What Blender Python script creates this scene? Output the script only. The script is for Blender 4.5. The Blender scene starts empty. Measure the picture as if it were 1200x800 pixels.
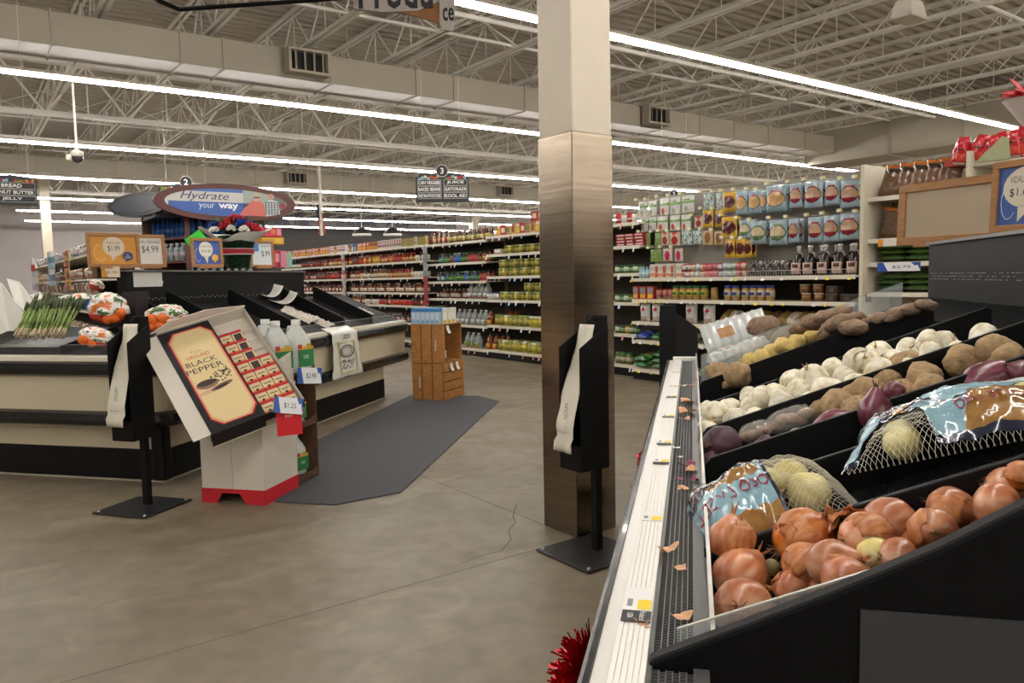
import bpy, bmesh, math, random
from mathutils import Vector, Matrix, noise, Euler

# ------------------------------------------------------------------ camera, world, exposure
SC = bpy.context.scene
COL = SC.collection
H = 1.55
FPX = 900.0
TH = math.atan(74 / 900.0)
RO = math.radians(1.15)
_X = Vector((1, 0, 0)); _F = Vector((0, math.cos(TH), -math.sin(TH))); _U0 = Vector((0, math.sin(TH), math.cos(TH)))
_U = math.cos(RO) * _U0 + math.sin(RO) * _X
_R = math.cos(RO) * _X - math.sin(RO) * _U0
CAM = Vector((0, 0, H))
cd = bpy.data.cameras.new('camera'); cam = bpy.data.objects.new('camera', cd); COL.objects.link(cam)
cd.sensor_width = 36; cd.lens = 36 * FPX / 1200; cd.clip_end = 300; cd.clip_start = .05
cam.matrix_world = Matrix(((_R.x, _U.x, -_F.x, 0), (_R.y, _U.y, -_F.y, 0), (_R.z, _U.z, -_F.z, H), (0, 0, 0, 1)))
SC.camera = cam
SC.view_settings.view_transform = 'Standard'; SC.view_settings.look = 'None'
SC.view_settings.gamma = 1; SC.view_settings.use_curve_mapping = False
SC.view_settings.exposure = 1.08
SC.cycles.use_denoising = True
SC.cycles.max_bounces = 7; SC.cycles.diffuse_bounces = 4; SC.cycles.glossy_bounces = 3; SC.cycles.transparent_max_bounces = 10
SC.cycles.sample_clamp_indirect = 6
wd = bpy.data.worlds.new('world'); SC.world = wd; wd.use_nodes = True
wd.node_tree.nodes['Background'].inputs[0].default_value = (.9, .93, 1, 1)
wd.node_tree.nodes['Background'].inputs[1].default_value = 0.05
LIGHT_E = 26.0

# ------------------------------------------------------------------ frames of the place
BA = math.radians(35.8)     # the building's own axes (joists, lamps, aisles)
RA = math.radians(-13.2)    # near produce case
LA = math.radians(-14.3)    # island produce case
def rotz(a): return Matrix.Rotation(a, 4, 'Z')
MBLD = rotz(BA); MR = rotz(RA); ML = Matrix.Translation((-2.764, 5.958, 0)) @ rotz(LA)
def BP(D, N, z=0): return MBLD @ Vector((D, N, z))
def RP(w, u, z=0): return MR @ Vector((w, u, z))
def LP(x, y, z=0): return ML @ Vector((x, y, z))
def ray(x, y): return _F + _R * ((x - 600) / FPX) + _U * ((400 - y) / FPX)
def atz(x, y, z=0.0):
    d = ray(x, y); return CAM + d * ((z - H) / d.z)
def aty(x, y, Y):
    d = ray(x, y); return CAM + d * (Y / d.y)
def onpl(x, y, p0, n):
    d = ray(x, y); n = Vector(n); return CAM + d * ((Vector(p0) - CAM).dot(n) / d.dot(n))

# ------------------------------------------------------------------ materials
def lin(c):
    if isinstance(c, str):
        c = c.lstrip('#'); c = ''.join(x * 2 for x in c) if len(c) == 3 else c; c = tuple(int(c[i:i + 2], 16) / 255 for i in (0, 2, 4))
    return tuple((x / 12.92 if x <= .04045 else ((x + .055) / 1.055) ** 2.4) for x in c)
MATS = {}
def mat(name, col='#888888', rough=.5, metal=0.0, var=0.0, vs=6.0, bump=0.0, bs=40.0, spec=.5, coat=0.0, trans=0.0,
        alpha=1.0, emit=0.0, col2=None, stretch=None, ior=1.45, thin=False, coords='Object', detail=4):
    if name in MATS: return MATS[name]
    m = bpy.data.materials.new(name); m.use_nodes = True; MATS[name] = m
    nt = m.node_tree; b = nt.nodes['Principled BSDF']
    c = lin(col); b.inputs['Base Color'].default_value = (*c, 1)
    b.inputs['Roughness'].default_value = rough; b.inputs['Metallic'].default_value = metal
    b.inputs['Specular IOR Level'].default_value = spec; b.inputs['Coat Weight'].default_value = coat
    b.inputs['Transmission Weight'].default_value = trans; b.inputs['Alpha'].default_value = alpha; b.inputs['IOR'].default_value = ior
    m.diffuse_color = (*c, 1)
    if emit:
        b.inputs['Emission Color'].default_value = (*c, 1); b.inputs['Emission Strength'].default_value = emit
    if var or bump:
        tc = nt.nodes.new('ShaderNodeTexCoord'); mp = nt.nodes.new('ShaderNodeMapping')
        nt.links.new(tc.outputs[coords], mp.inputs[0])
        if stretch: mp.inputs['Scale'].default_value = stretch
    if var or col2:
        nz = nt.nodes.new('ShaderNodeTexNoise'); nz.inputs['Scale'].default_value = vs; nz.inputs['Detail'].default_value = detail
        nt.links.new(mp.outputs[0], nz.inputs['Vector'])
        rp = nt.nodes.new('ShaderNodeValToRGB'); rp.color_ramp.elements[0].position = .3; rp.color_ramp.elements[1].position = .7
        if col2: ca, cb = lin(col2), c
        else: ca, cb = tuple(x * (1 - var) for x in c), tuple(min(1, x * (1 + var)) for x in c)
        rp.color_ramp.elements[0].color = (*ca, 1); rp.color_ramp.elements[1].color = (*cb, 1)
        nt.links.new(nz.outputs[0], rp.inputs[0]); nt.links.new(rp.outputs[0], b.inputs['Base Color'])
    if bump:
        n2 = nt.nodes.new('ShaderNodeTexNoise'); n2.inputs['Scale'].default_value = bs; n2.inputs['Detail'].default_value = 3
        nt.links.new(mp.outputs[0], n2.inputs['Vector'])
        bp = nt.nodes.new('ShaderNodeBump'); bp.inputs['Strength'].default_value = bump; bp.inputs['Distance'].default_value = .01
        nt.links.new(n2.outputs[0], bp.inputs['Height']); nt.links.new(bp.outputs[0], b.inputs['Normal'])
    return m
def flat(c, rough=.55):
    return mat('print_' + c.lstrip('#'), c, rough)

# ------------------------------------------------------------------ mesh builder
class MB:
    def __init__(s, M=None): s.v = []; s.f = []; s.mi = []; s.M = M
    def add(s, vs, fs, mi=0):
        o = len(s.v); M = s.M
        s.v += [tuple(M @ Vector(p)) if M is not None else tuple(p) for p in vs]
        s.f += [tuple(i + o for i in f) for f in fs]
        s.mi += (list(mi) if isinstance(mi, (list, tuple)) else [mi] * len(fs)); return s
    def box(s, x0, x1, y0, y1, z0, z1, mi=0):
        return s.add([(x0,y0,z0),(x1,y0,z0),(x1,y1,z0),(x0,y1,z0),(x0,y0,z1),(x1,y0,z1),(x1,y1,z1),(x0,y1,z1)],
                     [(0,3,2,1),(4,5,6,7),(0,1,5,4),(1,2,6,5),(2,3,7,6),(3,0,4,7)], mi)
    def hexa(s, p, mi=0):      # 8 corners like box()
        return s.add(p, [(0,3,2,1),(4,5,6,7),(0,1,5,4),(1,2,6,5),(2,3,7,6),(3,0,4,7)], mi)
    def quad(s, a, b, c, d, mi=0): return s.add([a, b, c, d], [(0, 1, 2, 3)], mi)
    def prism(s, pts, off, mi=0):      # pts: 3-d polygon, off: extrusion vector
        n = len(pts); off = Vector(off)
        vs = [Vector(p) for p in pts]; vs += [p + off for p in vs]
        return s.add(vs, [tuple(range(n - 1, -1, -1)), tuple(range(n, 2 * n))] + [(i, (i + 1) % n, n + (i + 1) % n, n + i) for i in range(n)], mi)
    def rod(s, a, b, r=.01, r2=None, n=6, mi=0, cap=True):
        a, b = Vector(a), Vector(b); d = (b - a)
        if d.length < 1e-7: return s
        q = d.to_track_quat('Z', 'Y').to_matrix(); r2 = r if r2 is None else r2
        vs = []
        for c, rr in ((a, r), (b, r2)):
            for i in range(n):
                t = 2 * math.pi * (i + .5) / n; vs.append(c + q @ Vector((rr * math.cos(t), rr * math.sin(t), 0)))
        fs = [(i, (i + 1) % n, n + (i + 1) % n, n + i) for i in range(n)]
        if cap: fs += [tuple(range(n - 1, -1, -1)), tuple(range(n, 2 * n))]
        return s.add(vs, fs, mi)
    def tube(s, pts, rad, n=6, mi=0):
        pts = [Vector(p) for p in pts]; k = len(pts); vs = []; fs = []
        for i, p in enumerate(pts):
            d = (pts[min(i + 1, k - 1)] - pts[max(i - 1, 0)]).normalized(); q = d.to_track_quat('Z', 'Y').to_matrix()
            r = rad[i] if isinstance(rad, (list, tuple)) else rad
            for j in range(n):
                t = 2 * math.pi * j / n; vs.append(p + q @ Vector((r * math.cos(t), r * math.sin(t), 0)))
        for i in range(k - 1):
            for j in range(n): fs.append((i*n+j, i*n+(j+1)%n, (i+1)*n+(j+1)%n, (i+1)*n+j))
        fs += [tuple(range(n - 1, -1, -1)), tuple(range((k-1)*n, k*n))]
        return s.add(vs, fs, mi)
    def lathe(s, prof, n=12, c=(0, 0, 0), mis=None, sx=1, sy=1):
        # prof [(r,z)..]; mis material per band
        vs = []; fs = []; ms = []
        for r, z in prof:
            for j in range(n):
                t = 2 * math.pi * j / n; vs.append((c[0] + r * sx * math.cos(t), c[1] + r * sy * math.sin(t), c[2] + z))
        for i in range(len(prof) - 1):
            for j in range(n):
                fs.append((i*n+j, i*n+(j+1)%n, (i+1)*n+(j+1)%n, (i+1)*n+j)); ms.append(mis[i] if mis else 0)
        if prof[0][0] > 1e-5: fs.append(tuple(range(n - 1, -1, -1))); ms.append(mis[0] if mis else 0)
        if prof[-1][0] > 1e-5: fs.append(tuple(range((len(prof)-1)*n, len(prof)*n))); ms.append(mis[-1] if mis else 0)
        return s.add(vs, fs, ms)
    def grid(s, nu, nv, fn, mi=0, mfn=None, wrap=False):
        vs = [fn(i / nu, j / nv) for i in range(nu + 1) for j in range(nv + 1)]
        fs = [(i*(nv+1)+j, (i+1)*(nv+1)+j, (i+1)*(nv+1)+j+1, i*(nv+1)+j+1) for i in range(nu) for j in range(nv)]
        ms = [mfn((i + .5) / nu, (j + .5) / nv) if mfn else mi for i in range(nu) for j in range(nv)]
        return s.add(vs, fs, ms)
    def mesh(s, name, mats, smooth=False):
        me = bpy.data.meshes.new(name); me.from_pydata(s.v, [], s.f)
        for m in (mats if isinstance(mats, (list, tuple)) else [mats]): me.materials.append(m)
        me.polygons.foreach_set('material_index', s.mi)
        if smooth: me.polygons.foreach_set('use_smooth', [True] * len(s.f))
        me.update(); return me
    def build(s, name, mats, parent=None, smooth=False, bevel=0, solid=0, sub=0):
        o = bpy.data.objects.new(name, s.mesh(name, mats, smooth)); COL.objects.link(o)
        if parent is not None: o.parent = parent
        if solid:
            md = o.modifiers.new('solid', 'SOLIDIFY'); md.thickness = solid; md.offset = 0
        if sub:
            md = o.modifiers.new('sub', 'SUBSURF'); md.levels = sub; md.render_levels = sub
        if bevel:
            md = o.modifiers.new('bevel', 'BEVEL'); md.width = bevel; md.segments = 2; md.limit_method = 'ANGLE'
        return o
def obj(name, me, parent=None, M=None):
    o = bpy.data.objects.new(name, me); COL.objects.link(o)
    if parent is not None: o.parent = parent
    if M is not None: o.matrix_local = M
    return o
def tag(o, label, cat, group=None):
    o['label'] = label; o['category'] = cat
    if group: o['group'] = group
    return o
ORD = ['first', 'second', 'third', 'fourth', 'fifth', 'sixth', 'seventh', 'eighth', 'ninth', 'tenth', '11th', '12th', '13th', '14th', '15th', '16th', '17th', '18th', '19th', '20th']
def nth(i): return ORD[i] if i < 20 else str(i + 1) + {1: 'st', 2: 'nd', 3: 'rd'}.get((i + 1) % 10, 'th')
def struct(o, label=None):
    o['kind'] = 'structure'
    if label: o['label'] = label
    return o
def thing(name, label, cat, loc=(0, 0, 0), rz=0.0, group=None):
    o = bpy.data.objects.new(name, None); COL.objects.link(o); o.empty_display_size = .1
    o.location = loc; o.rotation_euler = (0, 0, rz); return tag(o, label, cat, group)
def dup(root, M=None, label=None, group=None, parent=None):
    r = root.copy(); COL.objects.link(r)
    if parent is not None: r.parent = parent
    if M is not None: r.matrix_world = M
    if label: r['label'] = label
    if group: r['group'] = group
    for ch in list(root.children):
        c = ch.copy(); COL.objects.link(c); c.parent = r
        for g in list(ch.children):
            d = g.copy(); COL.objects.link(d); d.parent = c
    return r
def basis(o, ex, ey, ez):      # matrix from origin and axes
    o, ex, ey, ez = Vector(o), Vector(ex), Vector(ey), Vector(ez)
    return Matrix(((ex.x, ey.x, ez.x, o.x), (ex.y, ey.y, ez.y, o.y), (ex.z, ey.z, ez.z, o.z), (0, 0, 0, 1)))
_txt = {}
def text_mesh(s, w=None, h=None, shear=0.0, ext=.0006, bold=0.0, lead=1.0, align='CENTER'):
    cu = bpy.data.curves.new('t', 'FONT'); cu.body = s; cu.align_x = align; cu.shear = shear; cu.offset = bold; cu.space_line = lead
    cu.resolution_u = 2; cu.fill_mode = 'BOTH'
    t = bpy.data.objects.new('t', cu); COL.objects.link(t)
    dg = bpy.context.evaluated_depsgraph_get(); me = bpy.data.meshes.new_from_object(t.evaluated_get(dg))
    bpy.data.objects.remove(t); bpy.data.curves.remove(cu)
    xs = [v.co.x for v in me.vertices]; ys = [v.co.y for v in me.vertices]
    cx, cy = (min(xs) + max(xs)) / 2, (min(ys) + max(ys)) / 2
    kx = w / (max(xs) - min(xs)) if w else None; ky = h / (max(ys) - min(ys)) if h else None
    kx = kx or ky; ky = ky or kx
    for v in me.vertices: v.co = ((v.co.x - cx) * kx, (v.co.y - cy) * ky, 0)
    return me
def text(s, parent, M, w=None, h=None, col='#111111', name='lettering', **k):
    me = text_mesh(s, w, h, **k); me.materials.append(flat(col)); o = obj(name, me, parent, M); return o
# local matrix for a decal facing local -Y (x right, z up) at x,y,z
def faceY(x, y, z, roll=0.0): return Matrix.Translation((x, y, z)) @ Matrix.Rotation(math.pi / 2, 4, 'X') @ Matrix.Rotation(roll, 4, 'Z')
def disc(cx, cz, rx, rz_, n=24): return [(cx + rx * math.cos(2*math.pi*i/n), cz + rz_ * math.sin(2*math.pi*i/n)) for i in range(n)]
def plate(pts2, y=0.0, t=.001):      # polygon in XZ facing -Y
    m = MB(); m.prism([(x, y, z) for x, z in pts2], (0, t, 0)); return m
def decal(parent, name, pts2, y, col, t=.0008):
    return plate(pts2, y, t).build(name, flat(col) if isinstance(col, str) else col, parent)
def rect(x0, x1, z0, z1): return [(x0, z0), (x1, z0), (x1, z1), (x0, z1)]
rnd = random.Random(7)
def U(a, b): return rnd.uniform(a, b)

# ------------------------------------------------------------------ common materials
white_metal = mat('white_paint', '#dcd6c8', .5)
ceil_m = mat('ceiling_paint_shaded', '#c2bcaf', .7, var=.04, vs=2)  # deck colour darkened as shade, so the joists stand out as lit
joist_m = mat('joist_paint_lit', '#f1eee6', .55)  # paler than the deck: lamp light from below put into the colour
duct_m = mat('duct_paint', '#a9a08f', .5, var=.05, vs=1.5)
cream_m = mat('cream_column_paint', '#cfc4b0', .5, var=.04, vs=3, bump=.05, bs=30)
black_m = mat('black_plastic', '#0c0c0d', .5, var=.2, vs=8, spec=.25)
blackmatte = mat('black_matte', '#0f0f10', .6, var=.15, vs=20, spec=.25)
steel_m = mat('brushed_steel', '#85796a', .2, 1.0, var=.16, vs=3, stretch=(.3, .3, 14), bump=.05, bs=2.2)
shelf_m = mat('shelf_cream', '#d8d0bb', .45)
wood_m = mat('oak_frame_wood', '#97693a', .45, var=.18, vs=5, stretch=(2, 12, 12))

# ------------------------------------------------------------------ shell: floor
def floor_mat():
    m = bpy.data.materials.new('polished_concrete'); m.use_nodes = True; nt = m.node_tree; b = nt.nodes['Principled BSDF']
    tc = nt.nodes.new('ShaderNodeTexCoord')
    def nz(scale, det, dist=0):
        n = nt.nodes.new('ShaderNodeTexNoise'); n.inputs['Scale'].default_value = scale; n.inputs['Detail'].default_value = det
        n.inputs['Distortion'].default_value = dist; nt.links.new(tc.outputs['Object'], n.inputs['Vector']); return n
    def ramp(n, p0, c0, p1, c1):
        r = nt.nodes.new('ShaderNodeValToRGB'); r.color_ramp.elements[0].position = p0; r.color_ramp.elements[1].position = p1
        r.color_ramp.elements[0].color = (*lin(c0), 1); r.color_ramp.elements[1].color = (*lin(c1), 1); nt.links.new(n.outputs[0], r.inputs[0]); return r
    a = ramp(nz(.45, 6, .4), .3, '#706451', .72, '#877a66')
    c = ramp(nz(7, 8, .2), .35, '#b4b0a8', .7, '#ffffff')
    mx = nt.nodes.new('ShaderNodeMix'); mx.data_type = 'RGBA'; mx.blend_type = 'MULTIPLY'; mx.inputs[0].default_value = .45
    nt.links.new(a.outputs[0], mx.inputs[6]); nt.links.new(c.outputs[0], mx.inputs[7])
    # sparse pale scuffs and dark stains
    s = ramp(nz(1.7, 9, 1.5), .56, '#000000', .66, '#ffffff')
    mx2 = nt.nodes.new('ShaderNodeMix'); mx2.data_type = 'RGBA'; mx2.inputs[7].default_value = (*lin('#b9ad97'), 1)
    mul = nt.nodes.new('ShaderNodeMath'); mul.operation = 'MULTIPLY'; mul.inputs[1].default_value = .15
    nt.links.new(s.outputs[0], mul.inputs[0]); nt.links.new(mul.outputs[0], mx2.inputs[0]); nt.links.new(mx.outputs[2], mx2.inputs[6])
    nt.links.new(mx2.outputs[2], b.inputs['Base Color'])
    r = ramp(nz(2.2, 6), .3, '#a6a6a6', .7, '#c4c4c4'); nt.links.new(r.outputs[0], b.inputs['Roughness'])
    b.inputs['Specular IOR Level'].default_value = .5
    return m
FL = floor_mat()
fm = MB(MBLD).box(-16, 36, -14, 46, -.2, 0)
floor = struct(fm.build('floor', FL), 'polished grey-brown concrete store floor')
# saw-cut joints and a wandering crack, sunk dark lines with real width
jm = mat('joint_filler', '#5f574a', .8)
for k, (D0, N0, D1, N1) in enumerate([(-16, 3.41, 36, 3.41), (2.91, -14, 2.91, 46), (-16, 7.6, 36, 7.6), (7.5, -14, 7.5, 46), (-2.2, -14, -2.2, 46), (-16, -.9, 36, -.9)]):
    m = MB(MBLD)
    if D0 == D1: m.box(D0 - .003, D0 + .003, N0, N1, -.002, .0006)
    else: m.box(D0, D1, N0 - .003, N0 + .003, -.002, .0006)
    o = m.build('control_joint', jm, floor)
cr = MB(); pts = []
for i, (px, py) in enumerate([(606, 590), (601, 604), (604, 612), (596, 622), (599, 632), (588, 645), (560, 652), (540, 660)]): pts.append(atz(px, py, .0004))
for a, b in zip(pts, pts[1:]):
    n = (b - a).cross(Vector((0, 0, 1))).normalized() * .004; cr.quad(a - n, b - n, b + n, a + n)
cr.build('crack', jm, floor)

# ------------------------------------------------------------------ shell: ceiling deck, joists, walls
ZD, ZJ = 6.0, 5.3
dk = MB(MBLD); prof = []; N = -14.0
while N < 46:
    prof += [(N, ZD), (N + .11, ZD), (N + .14, ZD + .07), (N + .21, ZD + .07)]; N += .24
vs = [(-16, n, z) for n, z in prof] + [(36, n, z) for n, z in prof]; k = len(prof)
dk.add(vs, [(i, i + k, i + k + 1, i + 1) for i in range(k - 1)])
dk.box(-16, 36, -14, 46, ZD + .1, ZD + .2)
ceiling = struct(dk.build('ceiling', ceil_m), 'corrugated metal roof deck in shaded warm grey above the joists')
jb = MB()
for dx in (-.075, .02):
    jb.box(dx, dx + .055, -14, 46, ZJ, ZJ + .012); jb.box(dx + (.045 if dx < 0 else .0), dx + (.055 if dx < 0 else .01), -14, 46, ZJ, ZJ + .06)
    jb.box(dx, dx + .04, -14, 46, ZD - .05, ZD - .002)
n = -14.0
while n < 45.9:
    jb.rod((0, n, ZJ + .03), (0, n + .65, ZD - .03), .014, n=4); jb.rod((0, n + .65, ZD - .03), (0, n + 1.3, ZJ + .03), .014, n=4)
    jb.rod((0, n + .65, ZD - .03), (0, n + .65, ZJ + .03), .009, n=4); n += 1.3
jme = jb.mesh('joist', joist_m)
D = -14.3
while D < 35:
    obj('joist', jme, ceiling, MBLD @ Matrix.Translation((D, 0, 0))); D += 1.47
# deeper girder trusses across the column lines
gb = MB()
for z in (ZJ - .42, ZD - .12): gb.box(-16, 36, -.09, -.02, z, z + .09); gb.box(-16, 36, .02, .09, z, z + .09)
d = -16.0
while d < 35.9:
    gb.rod((d, 0, ZJ - .38), (d + .74, 0, ZD - .08), .03, n=4); gb.rod((d + .74, 0, ZD - .08), (d + 1.47, 0, ZJ - .38), .03, n=4)
    gb.rod((d + .74, 0, ZD - .08), (d + .74, 0, ZJ - .38), .02, n=4); d += 1.47
gme = gb.mesh('girder', joist_m)
for N in (17.6, 32.0): obj('girder', gme, ceiling, MBLD @ Matrix.Translation((0, N, 0)))
bm_ = MB()
bm_.box(-16, 36, -.02, .02, ZJ + .01, ZJ + .05); bme = bm_.mesh('bridging', joist_m)
for N in (-3, 5.2, 10.4, 15.2, 20.4, 25, 29, 35, 40): obj('bridging', bme, ceiling, MBLD @ Matrix.Translation((0, N, 0)))
# diagonal cross braces between joists
cb = MB()
for i in range(24): 
    D = -14.3 + 1.47 * (i + 5) if i < 20 else 0
    if i >= 20: break
    for N in (10.4, 20.4, 29):
        cb.rod((D, N, ZJ + .03), (D + 1.47, N, ZD - .05), .013, n=4); cb.rod((D + 1.47, N, ZJ + .03), (D, N, ZD - .05), .013, n=4)
cbo = cb.build('cross_bracing', joist_m, ceiling); cbo.matrix_local = MBLD
wall_m = mat('far_wall_paint', '#c4bcba', .75, var=.05, vs=.6)
side_m = mat('side_wall_paint', '#c9c0b2', .75, var=.05, vs=.6)
wb = struct(MB(MBLD).box(-16, 36, 46, 46.2, 0, 6.1).build('wall_back', wall_m), 'grey far wall of the store behind the aisles')
struct(MB(MBLD).box(36, 36.2, -14, 46.2, 0, 6.1).build('wall_right', side_m), 'plain wall at the far end of the lamp rows')
struct(MB(MBLD).box(-16.2, -16, -14, 46.2, 0, 6.1).build('wall_left', side_m), 'plain side wall behind the left edge')
struct(MB(MBLD).box(-16, 36, -14.2, -14, 0, 6.1).build('wall_front', side_m), 'plain wall behind the viewer')

# ------------------------------------------------------------------ columns
def column(label, D, N, side, clad, top=6.0):
    t = thing('column', label, 'column', BP(D, N), BA, 'roof columns'); t['kind'] = 'structure'
    h = side / 2
    MB().box(-h, h, -h, h, 0, top).build('shaft', cream_m, t, bevel=.012)
    c = h + .004
    MB().box(-c, c, -c, c, .001, clad).build('cladding', steel_m, t, bevel=.006)
    return t
colA = column('square cream column clad in brushed steel beside the bag stand', 2.91 + .155, 3.41 + .155, .31, 2.385)
column('cream column at the far left with a dark steel base', 2.7, 32.0 - .8, .31, 1.9)
column('slim cream column behind the pickle shelves, right of the aisle three sign', 23.0, 35.2, .4, .6)

# ------------------------------------------------------------------ lamps
lamp_m = mat('lamp_tube', '#fdf9f4', .4, emit=LIGHT_E)
ZL = 4.5
hs = MB(); hs.box(0, 44, -.09, .09, ZL + .055, ZL + .09); hs.hexa([(0,-.09,ZL+.05),(44,-.09,ZL+.05),(44,-.05,ZL+.06),(0,-.05,ZL+.06),(0,-.09,ZL+.06),(44,-.09,ZL+.06),(44,-.05,ZL+.075),(0,-.05,ZL+.075)])
hs.hexa([(0,.05,ZL+.06),(44,.05,ZL+.06),(44,.09,ZL+.05),(0,.09,ZL+.05),(0,.05,ZL+.075),(44,.05,ZL+.075),(44,.09,ZL+.06),(0,.09,ZL+.06)])
hme = hs.mesh('housing', white_metal)
tb = MB(); tb.add([(0.01, .045 * math.cos(a), ZL + .052 - .05 * math.sin(a)) for a in [i * math.pi / 5 for i in range(6)]] + [(2.42, .045 * math.cos(a), ZL + .052 - .05 * math.sin(a)) for a in [i * math.pi / 5 for i in range(6)]],
                  [(i, i + 1, i + 7, i + 6) for i in range(5)] + [(5, 4, 3, 2, 1, 0), (6, 7, 8, 9, 10, 11)])
tme = tb.mesh('lamp_lens', lamp_m)
hrm = MB().rod((0, 0, ZL + .09), (0, 0, ZD), .006, n=4).mesh('hanger', joist_m)
rows = [(-10.6, -10, 'behind the viewer'), (-4.6, -10, 'just behind the viewer'), (1.35, -10, 'overhead, right of the viewer'), (7.25, -10, 'nearest in view, passing behind the steel column'),
        (12.85, -10, 'second in view, just below the air duct'), (18.8, -10, 'third in view'), (24.5, -10, 'fourth in view, above the round-topped aisle sign'),
        (30.2, .6, 'fifth in view'), (35.3, 2.1, 'sixth in view, starting beside the far column'), (40.6, 2.7, 'last before the far wall')]
for N, D0, wh in rows:
    t = thing('strip_light', 'row of white strip lamps, ' + wh, 'lamp', BP(D0, N), BA, 'ceiling strip lamps')
    obj('housing', hme, t)
    for i in range(9): obj('hanger', hrm, t, Matrix.Translation((1.2 + i * 4.88, 0, 0)))
    for i in range(18): obj('lamp_lens', tme, t, Matrix.Translation((i * 2.44, 0, 0)))

# ------------------------------------------------------------------ ducts
dark_slot = mat('vent_dark', '#2b2925', .7)
def vent(parent, x, y, z, s=1):
    v = MB(); a, b, zt, zb = -.3 * s, .3 * s, .15 * s, -.15 * s
    v.hexa([(a-.1,.0,zb-.1),(b+.02,.0,zb-.1),(b+.02,.001,zb-.1),(a-.1,.001,zb-.1),(a-.1,0,zt+.05),(b+.02,0,zt+.05),(b+.02,.001,zt+.05),(a-.1,.001,zt+.05)])
    for (x0, x1, z0, z1) in ((a-.04, a, zb, zt), (b, b+.04, zb, zt), (a-.04, b+.04, zt, zt+.04), (a-.04, b+.04, zb-.04, zb)): v.box(x0, x1, -.22, 0, z0, z1)
    o = v.build('register', duct_m, parent); o.location = (x, y, z)
    MB().box(a, b, -.1, -.09, zb, zt).build('register_back', dark_slot, o)
    for i in range(4):
        xx = a + (i + .5) * (b - a) / 4; MB().hexa([(xx-.012,-.2,zb),(xx+.0,-.2,zb),(xx+.06,-.1,zb),(xx+.048,-.1,zb),(xx-.012,-.2,zt),(xx+.0,-.2,zt),(xx+.06,-.1,zt),(xx+.048,-.1,zt)]).build('louver', duct_m, o)
def duct(label, D0, D1, N0, N1, z0, z1, seams, vents, name='air_duct'):
    t = thing(name, label, 'duct', BP(D0, N0, z0), BA)
    MB().box(0, D1 - D0, 0, N1 - N0, 0, z1 - z0).build('duct_body', duct_m, t)
    fl = MB(); f = .022
    fl.box(-.012, .012, -f, N1 - N0 + f, -f, 0); fl.box(-.012, .012, -f, 0, 0, z1 - z0 + f); fl.box(-.012, .012, N1 - N0, N1 - N0 + f, 0, z1 - z0 + f)
    fme = fl.mesh('flange', duct_m)
    for s in seams: obj('flange', fme, t, Matrix.Translation((s - D0, 0, 0)))
    for s in vents: vent(t, s - D0, -.0, (z1 - z0) * .55, (z1 - z0) / .45)
    return t
def dpx(x, y, N): # D of a pixel on the building plane N
    p = onpl(x, y, BP(0, N), MBLD.to_3x3() @ Vector((0, 1, 0))); return (MBLD.inverted() @ p).x
sm = [dpx(x, y, 11.9) for x, y in ((61, 50), (212, 60), (262, 70), (388, 90), (488, 110), (532, 115), (615, 125), (775, 150), (820, 155), (860, 160), (900, 165), (943, 170))]
duct('main rectangular air duct crossing the ceiling behind the steel column', -10, 20.4, 11.9, 12.6, 4.72, 5.16, sm + [-1, -3.5, -6], [dpx(357, 68, 11.9), dpx(765, 127, 11.9), dpx(990, 160, 11.9)])
duct('far rectangular air duct above the pickle aisle', -2, 30, 24.9, 25.6, 4.72, 5.16, [0, 2, 4, 6, 8, 10, 12, 14, 16, 18, 20, 22, 24, 26, 28], [dpx(590, 203, 24.9), dpx(345, 183, 24.9)])
t = thing('air_duct', 'large cross duct near the right edge above the snack shelves', 'duct', BP(19.4, -6, 4.5), BA)
MB().box(0, 1.3, 0, 18.8, 0, .86).build('duct_body', duct_m, t)
f2 = MB(); f2.box(-.03, 1.33, -.014, .014, -.03, 0); f2.box(-.03, 0, -.014, .014, 0, .89); f2m = f2.mesh('flange', duct_m)
for N in (10, 12.8, 14.6, 16.4): obj('flange', f2m, t, Matrix.Translation((0, N, 0)))
# ================================================================== near produce case (frame R: w across, u along)
RC = (.6, 2.8)
RM = Matrix.Translation((-RC[0], -RC[1], 0))
case = thing('produce_case', 'black sloped produce case full of onions and potatoes, in the right foreground', 'display case', RP(*RC), RA)
U0, U1, SL = .985, 4.65, .377
def zs(w): return .945 + SL * (w - .03)
bumper_m = mat('bumper_gloss_black', '#0a0a0b', .25, coat=.35)
label_m = mat('price_rail_white', '#e9e6de', .35)
grey_trim = mat('grey_metal_trim', '#5a5a58', .4, .3)
MB(RM).box(.03, 1.32, U0, U1, .12, .9).build('cabinet_body', mat('cabinet_beige', '#b9ad93', .5), case)
MB(RM).box(-.12, .05, U0 - .6, U0 - .02, .12, .93).build('front_apron', mat('cabinet_beige'), case)
MB(RM).box(.1, 1.25, U0 + .05, U1 - .05, 0, .12).build('kick_base', black_m, case)
b = MB(RM); pf = [(-.1425, 1.035), (-.139, 1.046), (-.133, 1.05), (-.126, 1.048), (-.125, 1.03), (-.125, .9), (-.13, .89), (-.1425, .9)]
b.prism([(w, U0 - .6, z) for w, z in pf], (0, U1 - U0 + .6, 0)); b.build('bumper', bumper_m, case)
b = MB(RM); b.box(-.125, -.103, U0 - .6, U1, .93, 1.044); b.build('white_channel', mat('white_channel', '#dedbd3', .3), case)
rail = MB(RM)
for i in range(6): rail.hexa([(-.103+i*.0077, U0-.6, 1.0), (-.103+i*.0077+.0071, U0-.6, 1.0), (-.103+i*.0077+.0071, U1, 1.0), (-.103+i*.0077, U1, 1.0), (-.103+i*.0077, U0-.6, 1.049), (-.103+i*.0077+.0071, U0-.6, 1.05), (-.103+i*.0077+.0071, U1, 1.05), (-.103+i*.0077, U1, 1.049)])
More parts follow.
